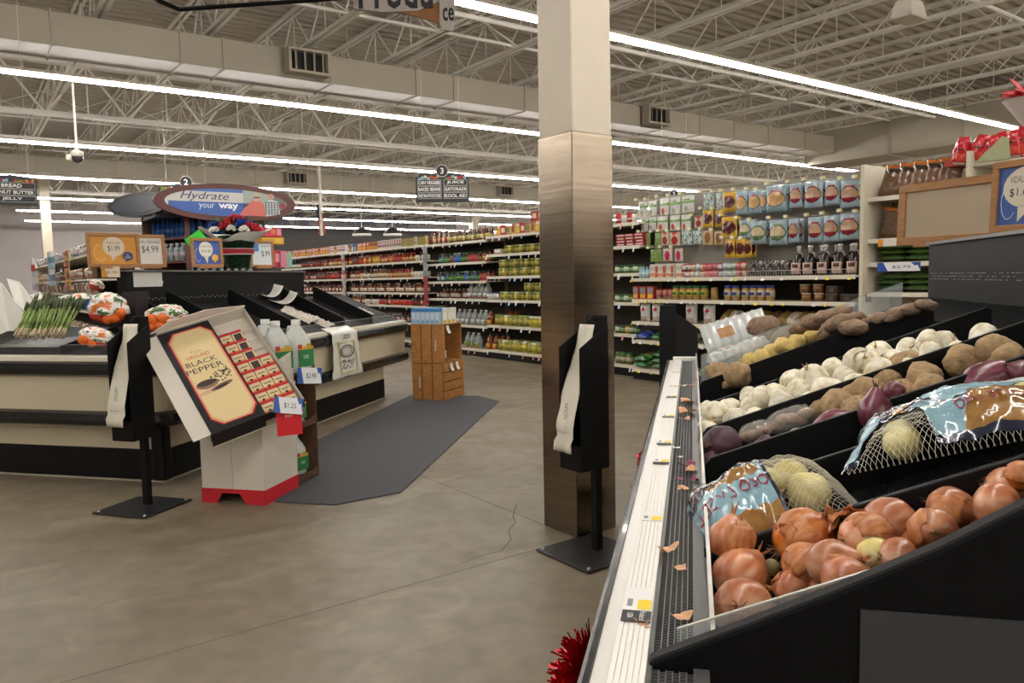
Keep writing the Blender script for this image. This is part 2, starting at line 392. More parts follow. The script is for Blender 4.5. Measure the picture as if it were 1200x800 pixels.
rail.box(-.103, -.057, U0 - .6, U1, .99, 1.0475)
rail = rail.build('price_rail', label_m, case)
MB(RM).box(-.108, .03, U1, U1 + .05, 1.0, 1.062).build('rail_end_cap', label_m, case, bevel=.004)
# honeycomb air grille
g = MB(RM); g.box(-.057, -.05, U0 - .6, U1, .98, 1.045); g.box(.002, .022, U0 - .6, U1, .98, 1.047)
g.build('grille_frame', grey_trim, case)
g = MB(RM)
for i in range(1, 6): g.box(-.05 + i * .0087 - .0008, -.05 + i * .0087 + .0008, U0 - .5, U1, 1.026, 1.041)
for r in range(6):
    u = U0 - .3 + (.004 if r % 2 else 0); w0 = -.05 + r * .0087
    while u < U1: g.box(w0, w0 + .0087, u, u + .0011, 1.03, 1.0405); u += .0082
gr = g.build('honeycomb_grille', mat('grille_grey', '#6b6b69', .45, .2), case); gr['kind'] = 'stuff'
MB(RM).box(-.05, .002, U0 - .5, U1, .985, .99).build('air_slot', mat('slot_black', '#0c0c0d', .8), case)
clear = mat('clear_plastic', '#e8efee', .06, trans=.0, alpha=.22, spec=.6)
pedge = mat('plastic_edge', '#b9b5aa', .25)
MB(RM).box(.024, .03, U0 + .0, U1, 1.0, 1.085).build('front_guard', clear, case)
MB(RM).box(.0225, .0315, U0 + .0, U1, 1.0, 1.012).build('guard_channel', pedge, case)
MB(RM).box(.0238, .0302, U0 + .0, U1, 1.0845, 1.0865).build('guard_edge', pedge, case)
# sloped deck, dividers, back
deck_m = mat('black_deck', '#0a0a0b', .5, bump=.3, bs=220, spec=.25)
p = MB(RM); p.hexa([(.03, U0, zs(.03)-.04), (1.03, U0, zs(1.03)-.04), (1.03, U1, zs(1.03)-.04), (.03, U1, zs(.03)-.04), (.03, U0, zs(.03)), (1.03, U0, zs(1.03)), (1.03, U1, zs(1.03)), (.03, U1, zs(.03))])
p.build('sloped_deck', deck_m, case)
DIV = [1.43, 1.79, 2.13, 2.55, 3.02, 3.68]
for u in DIV:
    m = MB(RM); pts = [(.035, u - .008, zs(.035) + .001), (1.03, u - .008, zs(1.03) + .001), (1.03, u - .008, zs(1.03) + .085), (1.015, u - .008, zs(1.015) + .1), (.05, u - .008, zs(.05) + .1), (.035, u - .008, zs(.035) + .085)]
    m.prism(pts, (0, .016, 0)); m.build('divider', black_m, case, bevel=.003)
MB(RM).prism([(.05, 4.2, zs(.05)), (1.03, 4.2, zs(1.03)), (1.03, 4.2, zs(1.03) + .17), (.05, 4.2, zs(.05) + .17)], (0, .004, 0)).build('clear_divider', clear, case)
# plastic mat with raised mesh in the empty bin
m = MB(RM)
for i in range(60):
    w = .2 + i * .008; m.hexa([(w, 1.45, zs(w)+.001), (w+.002, 1.45, zs(w)+.001), (w+.002, 1.77, zs(w)+.001), (w, 1.77, zs(w)+.001), (w, 1.45, zs(w)+.004), (w+.002, 1.45, zs(w)+.004), (w+.002, 1.77, zs(w)+.004), (w, 1.77, zs(w)+.004)])
for j in range(36):
    u = 1.455 + j * .009; m.hexa([(.2, u, zs(.2)+.001), (.68, u, zs(.68)+.001), (.68, u+.002, zs(.68)+.001), (.2, u+.002, zs(.2)+.001), (.2, u, zs(.2)+.0045), (.68, u, zs(.68)+.0045), (.68, u+.002, zs(.68)+.0045), (.2, u+.002, zs(.2)+.0045)])
mm = m.build('bin_mat', mat('mat_mesh_black', '#1a1a1b', .4), case); mm['kind'] = 'stuff'
# honeycomb back grille and backboard
MB(RM).hexa([(1.03, U0, 1.2), (1.27, U0, 1.25), (1.27, U1, 1.25), (1.03, U1, 1.2), (1.03, U0, zs(1.03)), (1.27, U0, 1.39), (1.27, U1, 1.39), (1.03, U1, zs(1.03))]).build('rear_shelf', deck_m, case)
m = MB(RM)
for i in range(12):
    w = 1.04 + i * .02; z = zs(1.03) + (w - 1.03) * .28
    m.box(w, w + .004, U0, U1, z, z + .008)
u = 2.2
while u < U1: m.hexa([(1.03, u, zs(1.03)), (1.27, u, 1.39), (1.27, u+.004, 1.39), (1.03, u+.004, zs(1.03)), (1.03, u, zs(1.03)+.008), (1.27, u, 1.4), (1.27, u+.004, 1.4), (1.03, u+.004, zs(1.03)+.008)]); u += .02
hb = m.build('rear_grille', mat('rear_grille', '#1c1d1e', .4), case); hb['kind'] = 'stuff'
MB(RM).box(1.27, 1.33, U0, U1, .9, 1.685).build('backboard', mat('backboard_black', '#0e0f0e', .55, var=.15, vs=6, spec=.2), case)
MB(RM).box(1.25, 1.345, U0, U1, 1.685, 1.7).build('backboard_cap', mat('cap_grey', '#6e6c66', .4, .4), case)
m = MB(RM)
for r, z in enumerate((1.5, 1.515, 1.53)):
    u = 2.3 + r * .01
    while u < 4.6:
        if rnd.random() < .6: m.box(1.268, 1.27, u, u + U(.006, .02), z, z + .0035)
        u += .028
m = m.build('vent_slots', mat('slot_light', '#8d8b84', .5), case); m['kind'] = 'stuff'
# near end panel
pts = [(-.055, 1.05), (.063, 1.107), (.174, 1.162), (.287, 1.223), (.376, 1.279), (.6, 1.39), (.9, 1.53), (1.33, 1.7), (1.33, .12), (.0, .12), (.0, .93), (-.055, .985)]
m = MB(RM); m.prism([(w, U0 - .012, z) for w, z in pts], (0, .03, 0)); m.build('end_panel', mat('end_panel_black', '#0e0e10', .5, var=.1, vs=30, bump=.1, bs=300, spec=.15), case, bevel=.006)
m = MB(RM); m.box(.199, 1.3, U0 - .016, U0 - .0125, .3, 1.142); m.build('side_plate', mat('side_plate_grey', '#3a3b3e', .4, var=.08, vs=6), case)
MB(RM).prism([(-.02, 1.02, 1.02), (.25, 1.02, 1.14), (.25, 1.02, 1.185), (-.02, 1.02, 1.075)], (0, .004, 0)).build('clear_end_guard', clear, case)
MB(RM).prism([(-.02, 1.0195, 1.0735), (.25, 1.0195, 1.1835), (.25, 1.0195, 1.186), (-.02, 1.0195, 1.076)], (0, .005, 0)).build('clear_guard_edge', pedge, case)
# paper labels in the rail
yl, wl_, bl_ = '#e8c92c', '#e6e4e0', '#2a2a2b'
for i, (py, kind) in enumerate([(712, 2), (608, 0), (540, 1), (518, 1), (487, 1), (464, 1), (452, 0), (436, 0)]):
    q = atz(800 - (800 - 736) * 1.0, py, 1.05)
    u = (MR.inverted() @ atz(740 + (800 - py) * .13, py, 1.051)).y
    L = .075 if kind == 2 else .05
    MB(RM).box(-.1, -.059, u - .01, u + L, 1.0505, 1.0512).build('price_label', flat(wl_), rail).parent = case
    MB(RM).box(-.08, -.06, u - .006, u + L * .38, 1.0512, 1.0516).build('label_yellow_patch', flat(yl), case)
    MB(RM).box(-.096, -.088, u + .004, u + L * .4, 1.0512, 1.0516).build('label_barcode', flat('#8a8a8a'), case)
    if kind: MB(RM).box(-.101, -.0585, u - (.05 if kind == 2 else .035), u - .012, 1.0513, 1.052).build('origin_strip', flat(bl_), case)
    if kind == 2:
        for wx, s in ((-.0705, 'Product of'), (-.0885, 'USA')):
            M = RM @ Matrix.Translation((wx, u - .031, 1.0524)) @ Matrix.Rotation(-math.pi / 2, 4, 'Z')
            text(s, case, M, w=.03 if 'P' in s else .016, h=.009, col='#f2f2f2')

# ------------------------------------------------------------------ produce
NRM = (MR.to_3x3() @ Vector((-SL, 0, 1))).normalized()
SLX = (MR.to_3x3() @ Vector((1, 0, SL))).normalized(); SLY = MR.to_3x3() @ Vector((0, 1, 0))
def sp(px, py, h): return onpl(px, py, RP(.03, 0, .945) + NRM * h, NRM)
def spw(w, u, h): return RP(w, u, zs(w)) + NRM * h
def bulb(seed, R, ex=1.0, neck=.25, lump=.05, n=22, k=15, root=True):
    r = random.Random(seed); o = Vector((r.random() * 50, r.random() * 50, r.random() * 50))
    m = MB(); vs = []; 
    def fn(a, b):
        th = b * math.pi; ph = a * 2 * math.pi
        d = Vector((math.sin(th) * math.cos(ph), math.sin(th) * math.sin(ph), math.cos(th)))
        rr = 1 + lump * noise.noise(d * 1.3 + o) + .25 * lump * noise.noise(d * 4 + o) + .012 * math.sin(ph * 9 + seed)
        z = d.z * ex * rr; x = d.x * rr; y = d.y * rr
        if neck and d.z > .78: z += neck * ((d.z - .78) / .22) ** 2
        return (x * R, y * R, z * R)
    m.grid(n, k, fn); return m
def onion_mat(name, c1, c2, c3, rough=.32, coat=.25):
    if name in MATS: return MATS[name]
    m = bpy.data.materials.new(name); MATS[name] = m; m.use_nodes = True; nt = m.node_tree; b = nt.nodes['Principled BSDF']
    tc = nt.nodes.new('ShaderNodeTexCoord'); mp = nt.nodes.new('ShaderNodeMapping'); mp.inputs['Scale'].default_value = (55, 55, 6)
    nt.links.new(tc.outputs['Object'], mp.inputs[0])
    n1 = nt.nodes.new('ShaderNodeTexNoise'); n1.inputs['Scale'].default_value = 1; n1.inputs['Detail'].default_value = 5; nt.links.new(mp.outputs[0], n1.inputs['Vector'])
    n2 = nt.nodes.new('ShaderNodeTexNoise'); n2.inputs['Scale'].default_value = 14; nt.links.new(tc.outputs['Object'], n2.inputs['Vector'])
    ad = nt.nodes.new('ShaderNodeMath'); ad.operation = 'MULTIPLY_ADD'; ad.inputs[1].default_value = .55; nt.links.new(n1.outputs[0], ad.inputs[0])
    m2 = nt.nodes.new('ShaderNodeMath'); m2.operation = 'MULTIPLY'; m2.inputs[1].default_value = .45; nt.links.new(n2.outputs[0], m2.inputs[0]); nt.links.new(m2.outputs[0], ad.inputs[2])
    rp = nt.nodes.new('ShaderNodeValToRGB'); e = rp.color_ramp.elements; e[0].position = .34; e[0].color = (*lin(c1), 1); e[1].position = .66; e[1].color = (*lin(c3), 1)
    x = e.new(.5); x.color = (*lin(c2), 1)
    oi = nt.nodes.new('ShaderNodeObjectInfo'); hs = nt.nodes.new('ShaderNodeHueSaturation')
    mr = nt.nodes.new('ShaderNodeMapRange'); mr.inputs[3].default_value = .82; mr.inputs[4].default_value = 1.15; nt.links.new(oi.outputs['Random'], mr.inputs[0]); nt.links.new(mr.outputs[0], hs.inputs['Value'])
    nt.links.new(ad.outputs[0], rp.inputs[0]); nt.links.new(rp.outputs[0], hs.inputs['Color']); nt.links.new(hs.outputs[0], b.inputs['Base Color'])
    bp = nt.nodes.new('ShaderNodeBump'); bp.inputs['Strength'].default_value = .18; bp.inputs['Distance'].default_value = .004; nt.links.new(n1.outputs[0], bp.inputs['Height']); nt.links.new(bp.outputs[0], b.inputs['Normal'])
    b.inputs['Roughness'].default_value = rough; b.inputs['Coat Weight'].default_value = coat; b.inputs['Coat Roughness'].default_value = .25
    b.inputs['Subsurface Weight'].default_value = 0
    return m
yel_m = onion_mat('yellow_onion_skin', '#94482a', '#bd7a54', '#d6a584')
whi_m = onion_mat('white_onion_skin', '#b09c6c', '#e0d8bf', '#f3efe4', .42, .12)
red_m = onion_mat('red_onion_skin', '#3c141e', '#6c2f3e', '#945866')
drk_m = onion_mat('dark_red_onion_skin', '#241016', '#43202c', '#5c3340', .5, .05)
pal_m = onion_mat('pale_onion_flesh', '#c3ae5c', '#ddd08a', '#ece4b4', .35, .1)
oran_m = onion_mat('orange_onion_skin', '#8c3c0c', '#bd6420', '#d88a48')
pot_m = mat('potato_skin', '#a58a66', .75, var=.25, vs=35, bump=.5, bs=90, spec=.3)
swp_m = mat('sweet_potato_skin', '#8d7560', .7, var=.25, vs=30, bump=.5, bs=70, spec=.3)
yp_m = mat('yellow_potato_skin', '#d8bc70', .55, var=.15, vs=30, bump=.3, bs=70)
root_m = mat('dry_root', '#8a7458', .9, var=.3, vs=60)
skin_m = mat('loose_onion_skin', '#c88a58', .4, col2='#a05a2c', var=.2, vs=40, stretch=(4, 1, 1))
def rotq(r): return Euler((r.uniform(0, 6.3), r.uniform(0, 6.3), r.uniform(0, 6.3))).to_matrix().to_4x4()
def root_tuft(parent, R, seed, z):
    r = random.Random(seed); m = MB()
    for i in range(14):
        a = r.uniform(0, 6.3); q = R * r.uniform(.02, .16); m.rod((q*math.cos(a), q*math.sin(a), z), (q*math.cos(a)*2.2, q*math.sin(a)*2.2, z - R * r.uniform(.12, .3)), R * .018, R * .006, n=3)
    m.build('root_tuft', root_m, parent)
def neck_tip(parent, R, seed, z, m_=None, long=1.0):
    r = random.Random(seed); m = MB()
    for i in range(5):
        a = r.uniform(0, 6.3); q = R * .09; tip = (q*math.cos(a)*2.5, q*math.sin(a)*2.5, z + R * r.uniform(.3, .6) * long)
        p0 = (q*math.cos(a-.9), q*math.sin(a-.9), z - .08*R); p1 = (q*math.cos(a+.9), q*math.sin(a+.9), z - .08*R)
        m.add([p0, p1, tip], [(0, 1, 2)])
    m.build('dry_neck', m_ or skin_m, parent, solid=R * .02)
def flap(parent, R, seed, a0, a1, t0, t1, lift=.1, mt=None):
    r = random.Random(seed); m = MB()
    def fn(a, b):
        ph = a0 + (a1 - a0) * a; th = t0 + (t1 - t0) * b
        rr = R * (1.02 + lift * a ** 2 * (1 + .4 * math.sin(9 * b + seed))); 
        if b in (0, 1): rr *= 1 + .05 * math.sin(17 * a)
        return (rr * math.sin(th) * math.cos(ph), rr * math.sin(th) * math.sin(ph), rr * math.cos(th))
    m.grid(10, 8, fn); return m.build('skin_flap', mt or skin_m, parent, smooth=True, solid=R * .012)
# --- yellow onions in the nearest bin
YO = [(855, 632, 27, .10, 'papery'), (868, 676, 33, .05, ''), (872, 714, 36, .045, 'root'), (941, 630, 34, .065, 'orange'), (893, 643, 15, .03, ''), (942, 661, 25, .055, 'flap'),
      (975, 661, 29, .06, ''), (992, 683, 31, .045, ''), (928, 690, 22, .03, 'root'), (903, 661, 15, .03, 'pale'), (1015, 630, 30, .06, 'flap'), (1042, 611, 29, .06, ''), (1026, 650, 22, .045, 'pale'), (1053, 656, 27, .04, ''),
      (1094, 623, 28, .05, 'stem'), (1114, 596, 26, .05, 'flap'), (1178, 569, 27, .05, ''), (1168, 592, 28, .05, ''), (1197, 556, 17, .075, 'orange'), (885, 690, 18, .0, ''), (1075, 640, 20, .0, ''), (960, 690, 16, .0, ''), (1135, 610, 20, .0, '')]
pl = {'papery': 'with peeling papery top, at the front corner of the bin', 'root': '', 'orange': 'with bright orange translucent skin', 'pale': 'peeled down to pale yellow flesh', 'stem': 'with a dried green-brown stem stub', 'flap': 'with a split, lifting outer skin', '': ''}
spot = ['', 'smooth, just above the onion with its root end showing', 'largest in the nearest corner, root end turned up', 'lying against the bin divider', 'small, half buried behind the front onions', 'in the middle of the bin', 'just right of the split-skinned one', 'cut off by the end panel, left of centre', 'small, root end showing, beside the front corner one', 'small, between the front onions', 'mid bin under the long smooth one', 'long and smooth against the bin divider', 'beside the end panel', 'half hidden by the end panel', 'on the right half of the bin', 'against the divider at right', 'near the right edge of the picture, upper', 'near the right edge of the picture, lower', 'at the very right edge', 'buried under the front onions', 'buried under the stemmed one', 'buried at the end panel', 'buried under the right-hand onions']
for i, (px, py, rp, h, k) in enumerate(YO):
    c = sp(px, py, h); R = rp * (c - CAM).dot(_F) / FPX; c = sp(px, py, max(h, R * .8))
    r = random.Random(100 + i)
    lab = ' '.join(('yellow onion ' + pl[k] + ' ' + spot[i]).split())
    mt = {'orange': oran_m, 'pale': pal_m}.get(k, yel_m)
    ex = r.uniform(.82, 1.05)
    axis = Vector((r.uniform(.5, 1), r.uniform(-.7, .4), r.uniform(-.2, .5)))
    if k == 'root': axis = Vector((.35, .75, -.45)) if i == 2 else Vector((-.6, .6, -.2))
    if k in ('papery',): axis = Vector((.2, .3, 1))
    if k == 'stem': axis = Vector((-.5, -.7, .25))
    Q = axis.to_track_quat('Z', 'Y').to_matrix().to_4x4()
    t = thing('yellow_onion', lab, 'onion', c, 0, 'yellow onions'); t.matrix_world = Matrix.Translation(c) @ Q
    bulb(200 + i, R, ex, .28, .06).build('bulb', mt, t, smooth=True)
    zt = R * (ex + .25)
    if k == 'stem': MB().rod((0, 0, zt - .02), (.3 * R, .1 * R, zt + R * .9), R * .09, R * .05).build('stem_stub', mat('dry_stem', '#9a8350', .8, var=.3, vs=80), t)
    else: neck_tip(t, R, i, zt, long=1.3 if k == 'papery' else .8)
    root_tuft(t, R, i, -R * ex)
    if k in ('flap', 'orange', 'papery'):
        flap(t, R, i, r.uniform(0, 3), r.uniform(4, 5), .5, 1.9, .12 if k != 'orange' else .2, oran_m if k == 'orange' else None); flap(t, R, i + 50, r.uniform(0, 2), r.uniform(2.6, 4), .9, 2.4, .1)
    elif i % 2 == 0: flap(t, R, i + 9, r.uniform(0, 3), r.uniform(4, 5.2), .35, 1.3, .04)
# loose heap of dry skins behind
for i, (px, py) in enumerate([(985, 606), (1000, 603), (972, 610), (925, 626)]):
    c = sp(px, py, .085); m = MB()
    def fn(a, b, s=i): 
        return ((a - .5) * .045, (b - .5) * .035 * (1 - .5 * a), .022 * math.sin(3 * a + s) * math.cos(2.4 * b) + .006 * math.sin(14 * b + 9 * a))
    m.grid(9, 7, fn); o = m.build('onion_skin', oran_m if i % 2 else skin_m, None, smooth=True, solid=.0006); o.matrix_world = Matrix.Translation(c) @ Euler((i * .9 + .4, .5 * i, i * 1.7)).to_matrix().to_4x4()
    tag(o, ['loose curled onion skin on top of the yellow onions, by the divider', 'pointed upright onion skin rising above the yellow onions', 'pale loose onion skin left of the upright ones', 'shreds of onion skin behind the orange-skinned onion'][i], 'onion skin', 'loose onion skins')
# --- white onions: one full bin
wm = [bulb(300 + i, .047, .78, .2, .1).mesh('bulb', whi_m, True) for i in range(6)]
wrow = []; wcnt = [0] * 4
spots = []
for i in range(12):
    for j in range(4):
        w = .085 + i * .074 + U(-.012, .012); u = 2.615 + j * .108 + U(-.015, .015)
        if w > .9 - .05 * j: continue
        wrow.append(j); wcnt[j] += 1
        spots.append((w, u, .045 + (.022 if (i + j) % 2 else 0) + U(0, .008)))
for i in range(5): spots.append((.12 + i * .16 + U(-.02, .02), 2.7 + U(-.03, .06), .1))
seen = {}
for i, (w, u, h) in enumerate(spots):
    key = wrow[i] if i < len(wrow) else 9; seen[key] = seen.get(key, -1) + 1; k = U(.88, 1.15); ax = Vector((U(-1, 1), U(-1, .3), U(-.1, .9)))
    t = thing('white_onion', 'white onion in its bin, %s from the front guard, %s' % (nth(seen[key]), ['row nearest the viewer', 'second row from the viewer', 'third row from the viewer', 'row farthest from the viewer'][wrow[i]] if i < len(wrow) else 'on top of the pile'), 'onion', (0, 0, 0), 0, 'white onions in their bin')
    t.matrix_world = Matrix.Translation(spw(w, u, h)) @ ax.to_track_quat('Z', 'Y').to_matrix().to_4x4() @ Matrix.Scale(k, 4)
    obj('bulb', wm[i % 6], t)
    if i % 3 != 1: neck_tip(t, .047, i, .047 * 1.05, mat('white_dry_skin', '#c2a877', .5, var=.3, vs=60), 1.0)
    if i % 4 == 1: flap(t, .047, i, U(0, 3), U(4, 5), .6, 1.6, .06, whi_m)
# --- potatoes
pm = []
for i in range(6): pm.append(bulb(400 + i, .05, 1.3, 0, .2, 20, 14).mesh('potato', pot_m, True))
def spud(px, py, rp, h, label, group, me, name, cat, kx=(1, 1, 1), ax=None):
    c = sp(px, py, h); R = rp * (.85 if 'sweet' in name else .92) * (c - CAM).dot(_F) / FPX; c = sp(px, py, max(h, R * .75))
    o = obj(name, me); q = Euler((U(-.4, .4), U(1.2, 1.8), U(-.8, .8))).to_matrix().to_4x4() if ax is None else Vector(ax).to_track_quat('Z', 'Y').to_matrix().to_4x4()
    o.matrix_world = Matrix.Translation(c) @ q @ Matrix.Diagonal((kx[0] * R / .05, kx[1] * R / .05, kx[2] * R / .05, 1))
    tag(o, label, cat, group); return o
PO1 = ['leftmost at front', 'second from the left, low', 'third from the left', 'fourth, above the third', 'tucked behind the second', 'upper one near the middle', 'long one near the middle', 'below the long middle one', 'large one left of the pair', 'upper of the right pair', 'lower of the right pair', 'half hidden behind the big bag', 'at the front, half hidden by film']
P1 = [(983, 474, 21, .05), (1005, 481, 19, .04), (1016, 459, 20, .05), (1037, 447, 19, .05), (1003, 465, 18, .04), (1062, 430, 21, .06), (1083, 443, 22, .05), (1090, 455, 19, .02), (1129, 423, 23, .06), (1165, 409, 20, .08), (1180, 420, 22, .05), (1060, 460, 18, .02), (963, 482, 16, .02)]
for i, (px, py, r, h) in enumerate(P1): spud(px, py, r, h, 'russet potato between the white and red onions, %s' % PO1[i], 'potatoes beside the white onions', pm[i % 6], 'potato', 'potato', (1, 1, .8))
P2 = [(842, 437, 15, .06), (864, 439, 17, .08), (850, 448, 16, .04), (898, 428, 9, .0), (925, 420, 9, .0), (950, 414, 9, .02), (970, 404, 11, .03), (987, 400, 10, .03), (1006, 391, 11, .03), (1031, 385, 12, .03), (1013, 395, 9, 0), (935, 423, 8, 0)]
for i, (px, py, r, h) in enumerate(P2): spud(px, py, r, h, 'russet potato behind the white onions, %s from the front guard' % nth(i), 'potatoes behind the white onions', pm[(i + 2) % 6], 'potato', 'potato', (1, 1, .8))
ym = [bulb(440 + i, .05, 1.25, 0, .2, 16, 12).mesh('yellow_potato', yp_m, True) for i in range(3)]
for i, (px, py, r, h) in enumerate([(880, 424, 12, .04), (893, 420, 12, .05), (908, 412, 12, .06), (917, 405, 11, .08), (926, 407, 11, .06), (935, 400, 10, .07), (950, 396, 10, .06), (964, 392, 10, .06), (978, 388, 9, .06), (940, 405, 9, .03), (870, 428, 9, .02), (990, 384, 8, .05)]):
    spud(px, py, r, h, 'yellow potato in the farthest bin, %s from the front guard' % nth(i), 'yellow potatoes', ym[i % 3], 'yellow_potato', 'potato', (1, 1, .9))
SWO = ['leftmost upper one', 'second from left on top', 'highest in the middle', 'right of the highest', 'lower middle', 'under the highest', 'left end, dark', 'first of the right-hand row', 'second of the right-hand row', 'third of the right-hand row', 'fourth of the right-hand row', 'last of the right-hand row', 'topmost of all', 'beside the carton', 'low, behind the yellow potatoes', 'above the right-hand row', 'lowest at left', 'lowest but one at left']
sm_ = [bulb(460 + i, .05, 1.9, 0, .3, 18, 14).mesh('sweet_potato', swp_m, True) for i in range(4)]
for i, (px, py, r, h) in enumerate([(940, 383, 10, .12), (955, 378, 11, .14), (970, 372, 12, .15), (985, 378, 12, .13), (1000, 384, 11, .1), (975, 386, 11, .1), (920, 392, 11, .1), (1015, 380, 9, .08), (1030, 374, 9, .09), (1050, 368, 9, .1), (1068, 362, 9, .1), (1085, 357, 8, .1), (985, 366, 9, .17), (890, 382, 12, .17), (960, 390, 9, .06), (1005, 372, 9, .12), (915, 402, 10, .06), (905, 397, 9, .08)]):
    spud(px, py, r, h, 'dusty brown sweet potato in the farthest heap, %s' % SWO[i], 'sweet potatoes', sm_[i % 4], 'sweet_potato', 'sweet potato', (1, 1, .95), (U(.5, 1), U(-.6, .6), U(-.1, .4)))
# --- red onions
RO_ = [(846, 522, 24, .06, 'dark dry-skinned red onion at the front guard, left of the sweet onion bag', drk_m, (.7, .5, -.3)), (833, 545, 15, .03, 'small dark red onion under the dry-skinned one at the guard', drk_m, (.2, .4, 1)),
       (935, 513, 12, .05, 'small shiny red onion in film beside the first onion bag', red_m, (.9, .2, .3)), (983, 500, 22, .05, 'shiny wrapped red onion lying with its stem to the left', red_m, (-.9, .2, -.05)),
       (1026, 484, 20, .08, 'upright red onion with a dark dried neck', red_m, (.05, .1, 1)), (1049, 492, 12, .04, 'small red onion half hidden right of the upright one', red_m, (.8, .2, .2)), (1048, 458, 12, .06, 'striped magenta red onion peeking above the big bag', red_m, (.5, .5, .4)),
       (1160, 444, 22, .06, 'long smooth red onion above the big bag', red_m, (.95, -.1, .3)), (1198, 436, 15, .06, 'red onion cut off by the right edge', red_m, (-.6, .2, .3)), (897, 525, 14, .03, 'red onion hidden behind the first onion bag', drk_m, (0, 0, 1))]
for i, (px, py, rp, h, lab, mt, ax) in enumerate(RO_):
    c = sp(px, py, h); R = rp * (c - CAM).dot(_F) / FPX
    t = thing('red_onion', lab, 'onion', c, 0, 'red onions'); t.matrix_world = Matrix.Translation(c) @ Vector(ax).to_track_quat('Z', 'Y').to_matrix().to_4x4()
    ex = 1.5 if i == 7 else (1.15 if i in (3, 4) else .95)
    bulb(500 + i, R, ex, .45 if i == 4 else .25, .06).build('bulb', mt, t, smooth=True); neck_tip(t, R, i, R * (ex + (.42 if i == 4 else .22)), mat('dark_dry_neck', '#3a1820', .8), .9)
    root_tuft(t, R, i, -R * ex)
# --- cellophane packs of shallots
film = mat('cello_film', '#e9e4da', .06, alpha=.26, spec=1.0, coat=1.0, bump=.9, bs=18)
shal = mat('shallot_skin', '#8f6a52', .5, var=.3, vs=40)
for i, (px, py, L, W, lab) in enumerate([(926, 491, .085, .06, 'larger clear film pack of shallots in the potato bin'), (886, 505, .06, .05, 'smaller clear film pack of shallots near the front guard')]):
    c = sp(px, py, .045); t = thing('film_pack', lab, 'packet', c, 0, 'film packs of shallots'); t.matrix_world = basis(c, SLX, SLY, NRM)
    for j in range(5): bulb(520 + j, W * .3, 1.5, .1, .1, 12, 9).build('shallot', shal, t, smooth=True).matrix_local = Matrix.Translation(((j - 2) * L * .28, U(-.01, .01), U(-.01, .005))) @ Matrix.Rotation(U(1.2, 1.9), 4, 'Y')
    m = MB(); m.grid(36, 18, lambda a, b: (L * 1.05 * (a - .5) * 2 * (1 - .12 * abs(2*b-1)), W * math.cos(b * 2 * math.pi) * (1 - abs(2*a-1) ** 3) * .9 + .004 * noise.noise((a*20, b*9, i)), W * .62 * math.sin(b * 2 * math.pi) * (1 - abs(2*a-1) ** 4) + .005 * noise.noise((a * 16, b * 12, 3 + i))))
    m.build('film_wrapper', film, t, smooth=True)
# --- net bags of sweet onions
net_m = mat('white_net', '#e4dfce', .5)
bl, nv, tn, wt = mat('bag_blue_film', '#86a9b5', .16, coat=.6, var=.12, vs=30), mat('bag_navy_film', '#262b3f', .16, coat=.6), mat('bag_tan_film', '#a9834e', .18, coat=.6, col2='#7c5424', var=.2, vs=18), mat('bag_pale_film', '#c9d3d2', .14, coat=.6)
def onion_bag(lab, M, L, W, Hh, fs, seed, fcol, words, onions, edge=None):
    t = thing('onion_net_bag', lab, 'bag', (0, 0, 0), 0, 'net bags of sweet onions'); t.matrix_world = M
    o3 = Vector((seed * 7.1, seed * 3.3, 0))
    def hgt(s, q):
        e = max(0, 1 - abs(2 * s / L) ** 4) ** .6 * max(0, 1 - abs(2 * q / W) ** 2.6) ** .7
        return Hh * e * (1 + .22 * noise.noise(Vector((s * 11, q * 11, 0)) + o3)) + .006 * noise.noise(Vector((s * 45, q * 40, 4)) + o3) * (e > .02) + .004
    def fh(s, q):
        return hgt(s, q) + .004 + .009 * abs(noise.noise(Vector((s * 26 + q * 20, q * 34, 9)) + o3)) + .004 * noise.noise(Vector((s * 80, q * 80, 2)) + o3)
    m = MB(); s0, s1 = fs; edge = edge or (lambda q: s1)
    nu, nvv = 54, 40
    m.grid(nu, nvv, lambda a, b: (s0 + (edge((b - .5) * W) - s0) * a, (b - .5) * W * 1.02 + .006 * math.sin(a * 9 + seed), fh(s0 + (edge((b - .5) * W) - s0) * a, (b - .5) * W * 1.0)), mfn=fcol)
    m.build('printed_film', [bl, nv, tn, wt], t, smooth=True)
    for (s, wd, x, y, rot) in words:
        me = text_mesh(s, w=wd, h=wd * .28, bold=.01); bm = bmesh.new(); bm.from_mesh(me); bmesh.ops.subdivide_edges(bm, edges=[e for e in bm.edges if e.calc_length() > .008], cuts=2); bm.to_mesh(me); bm.free()
        R2 = Matrix.Rotation(rot, 2)
        for v in me.vertices:
            p = R2 @ Vector((v.co.x, v.co.y)); v.co = (p.x + x, p.y + y, fh(p.x + x, p.y + y) + .0022)
        me.materials.append(flat('#7e2233')); obj('lettering', me, t)
    # net: diamond strands over the same body, both sides
    n = MB(); step = .011
    for sg in (1, -1):
        k = -60
        while k < 60:
            pts = []
            for i in range(60):
                s = s1 - .02 + i * (L / 2 - s1 + .02) / 55
                if s > L / 2: break
                q = sg * (s - s1) * .9 + k * step
                if abs(q) > W * .5 or s < edge(q) - .02: 
                    if len(pts) > 1: n.tube(pts, .0005, 3)
                    pts = []; continue
                pts.append((s, q, hgt(s, q) + .002))
            if len(pts) > 1: n.tube(pts, .0005, 3)
            k += 1
    nn = n.build('net', net_m, t); nn['kind'] = 'stuff'
    for i, (s, q, R) in enumerate(onions):
        o = bulb(600 + seed * 10 + i, R, .9, .15, .05).build('bagged_onion', pal_m, t, smooth=True); o.matrix_local = Matrix.Translation((s, q, max(R * .7, hgt(s, q) - R * 1.0))) @ rotq(random.Random(i + seed))
    return t
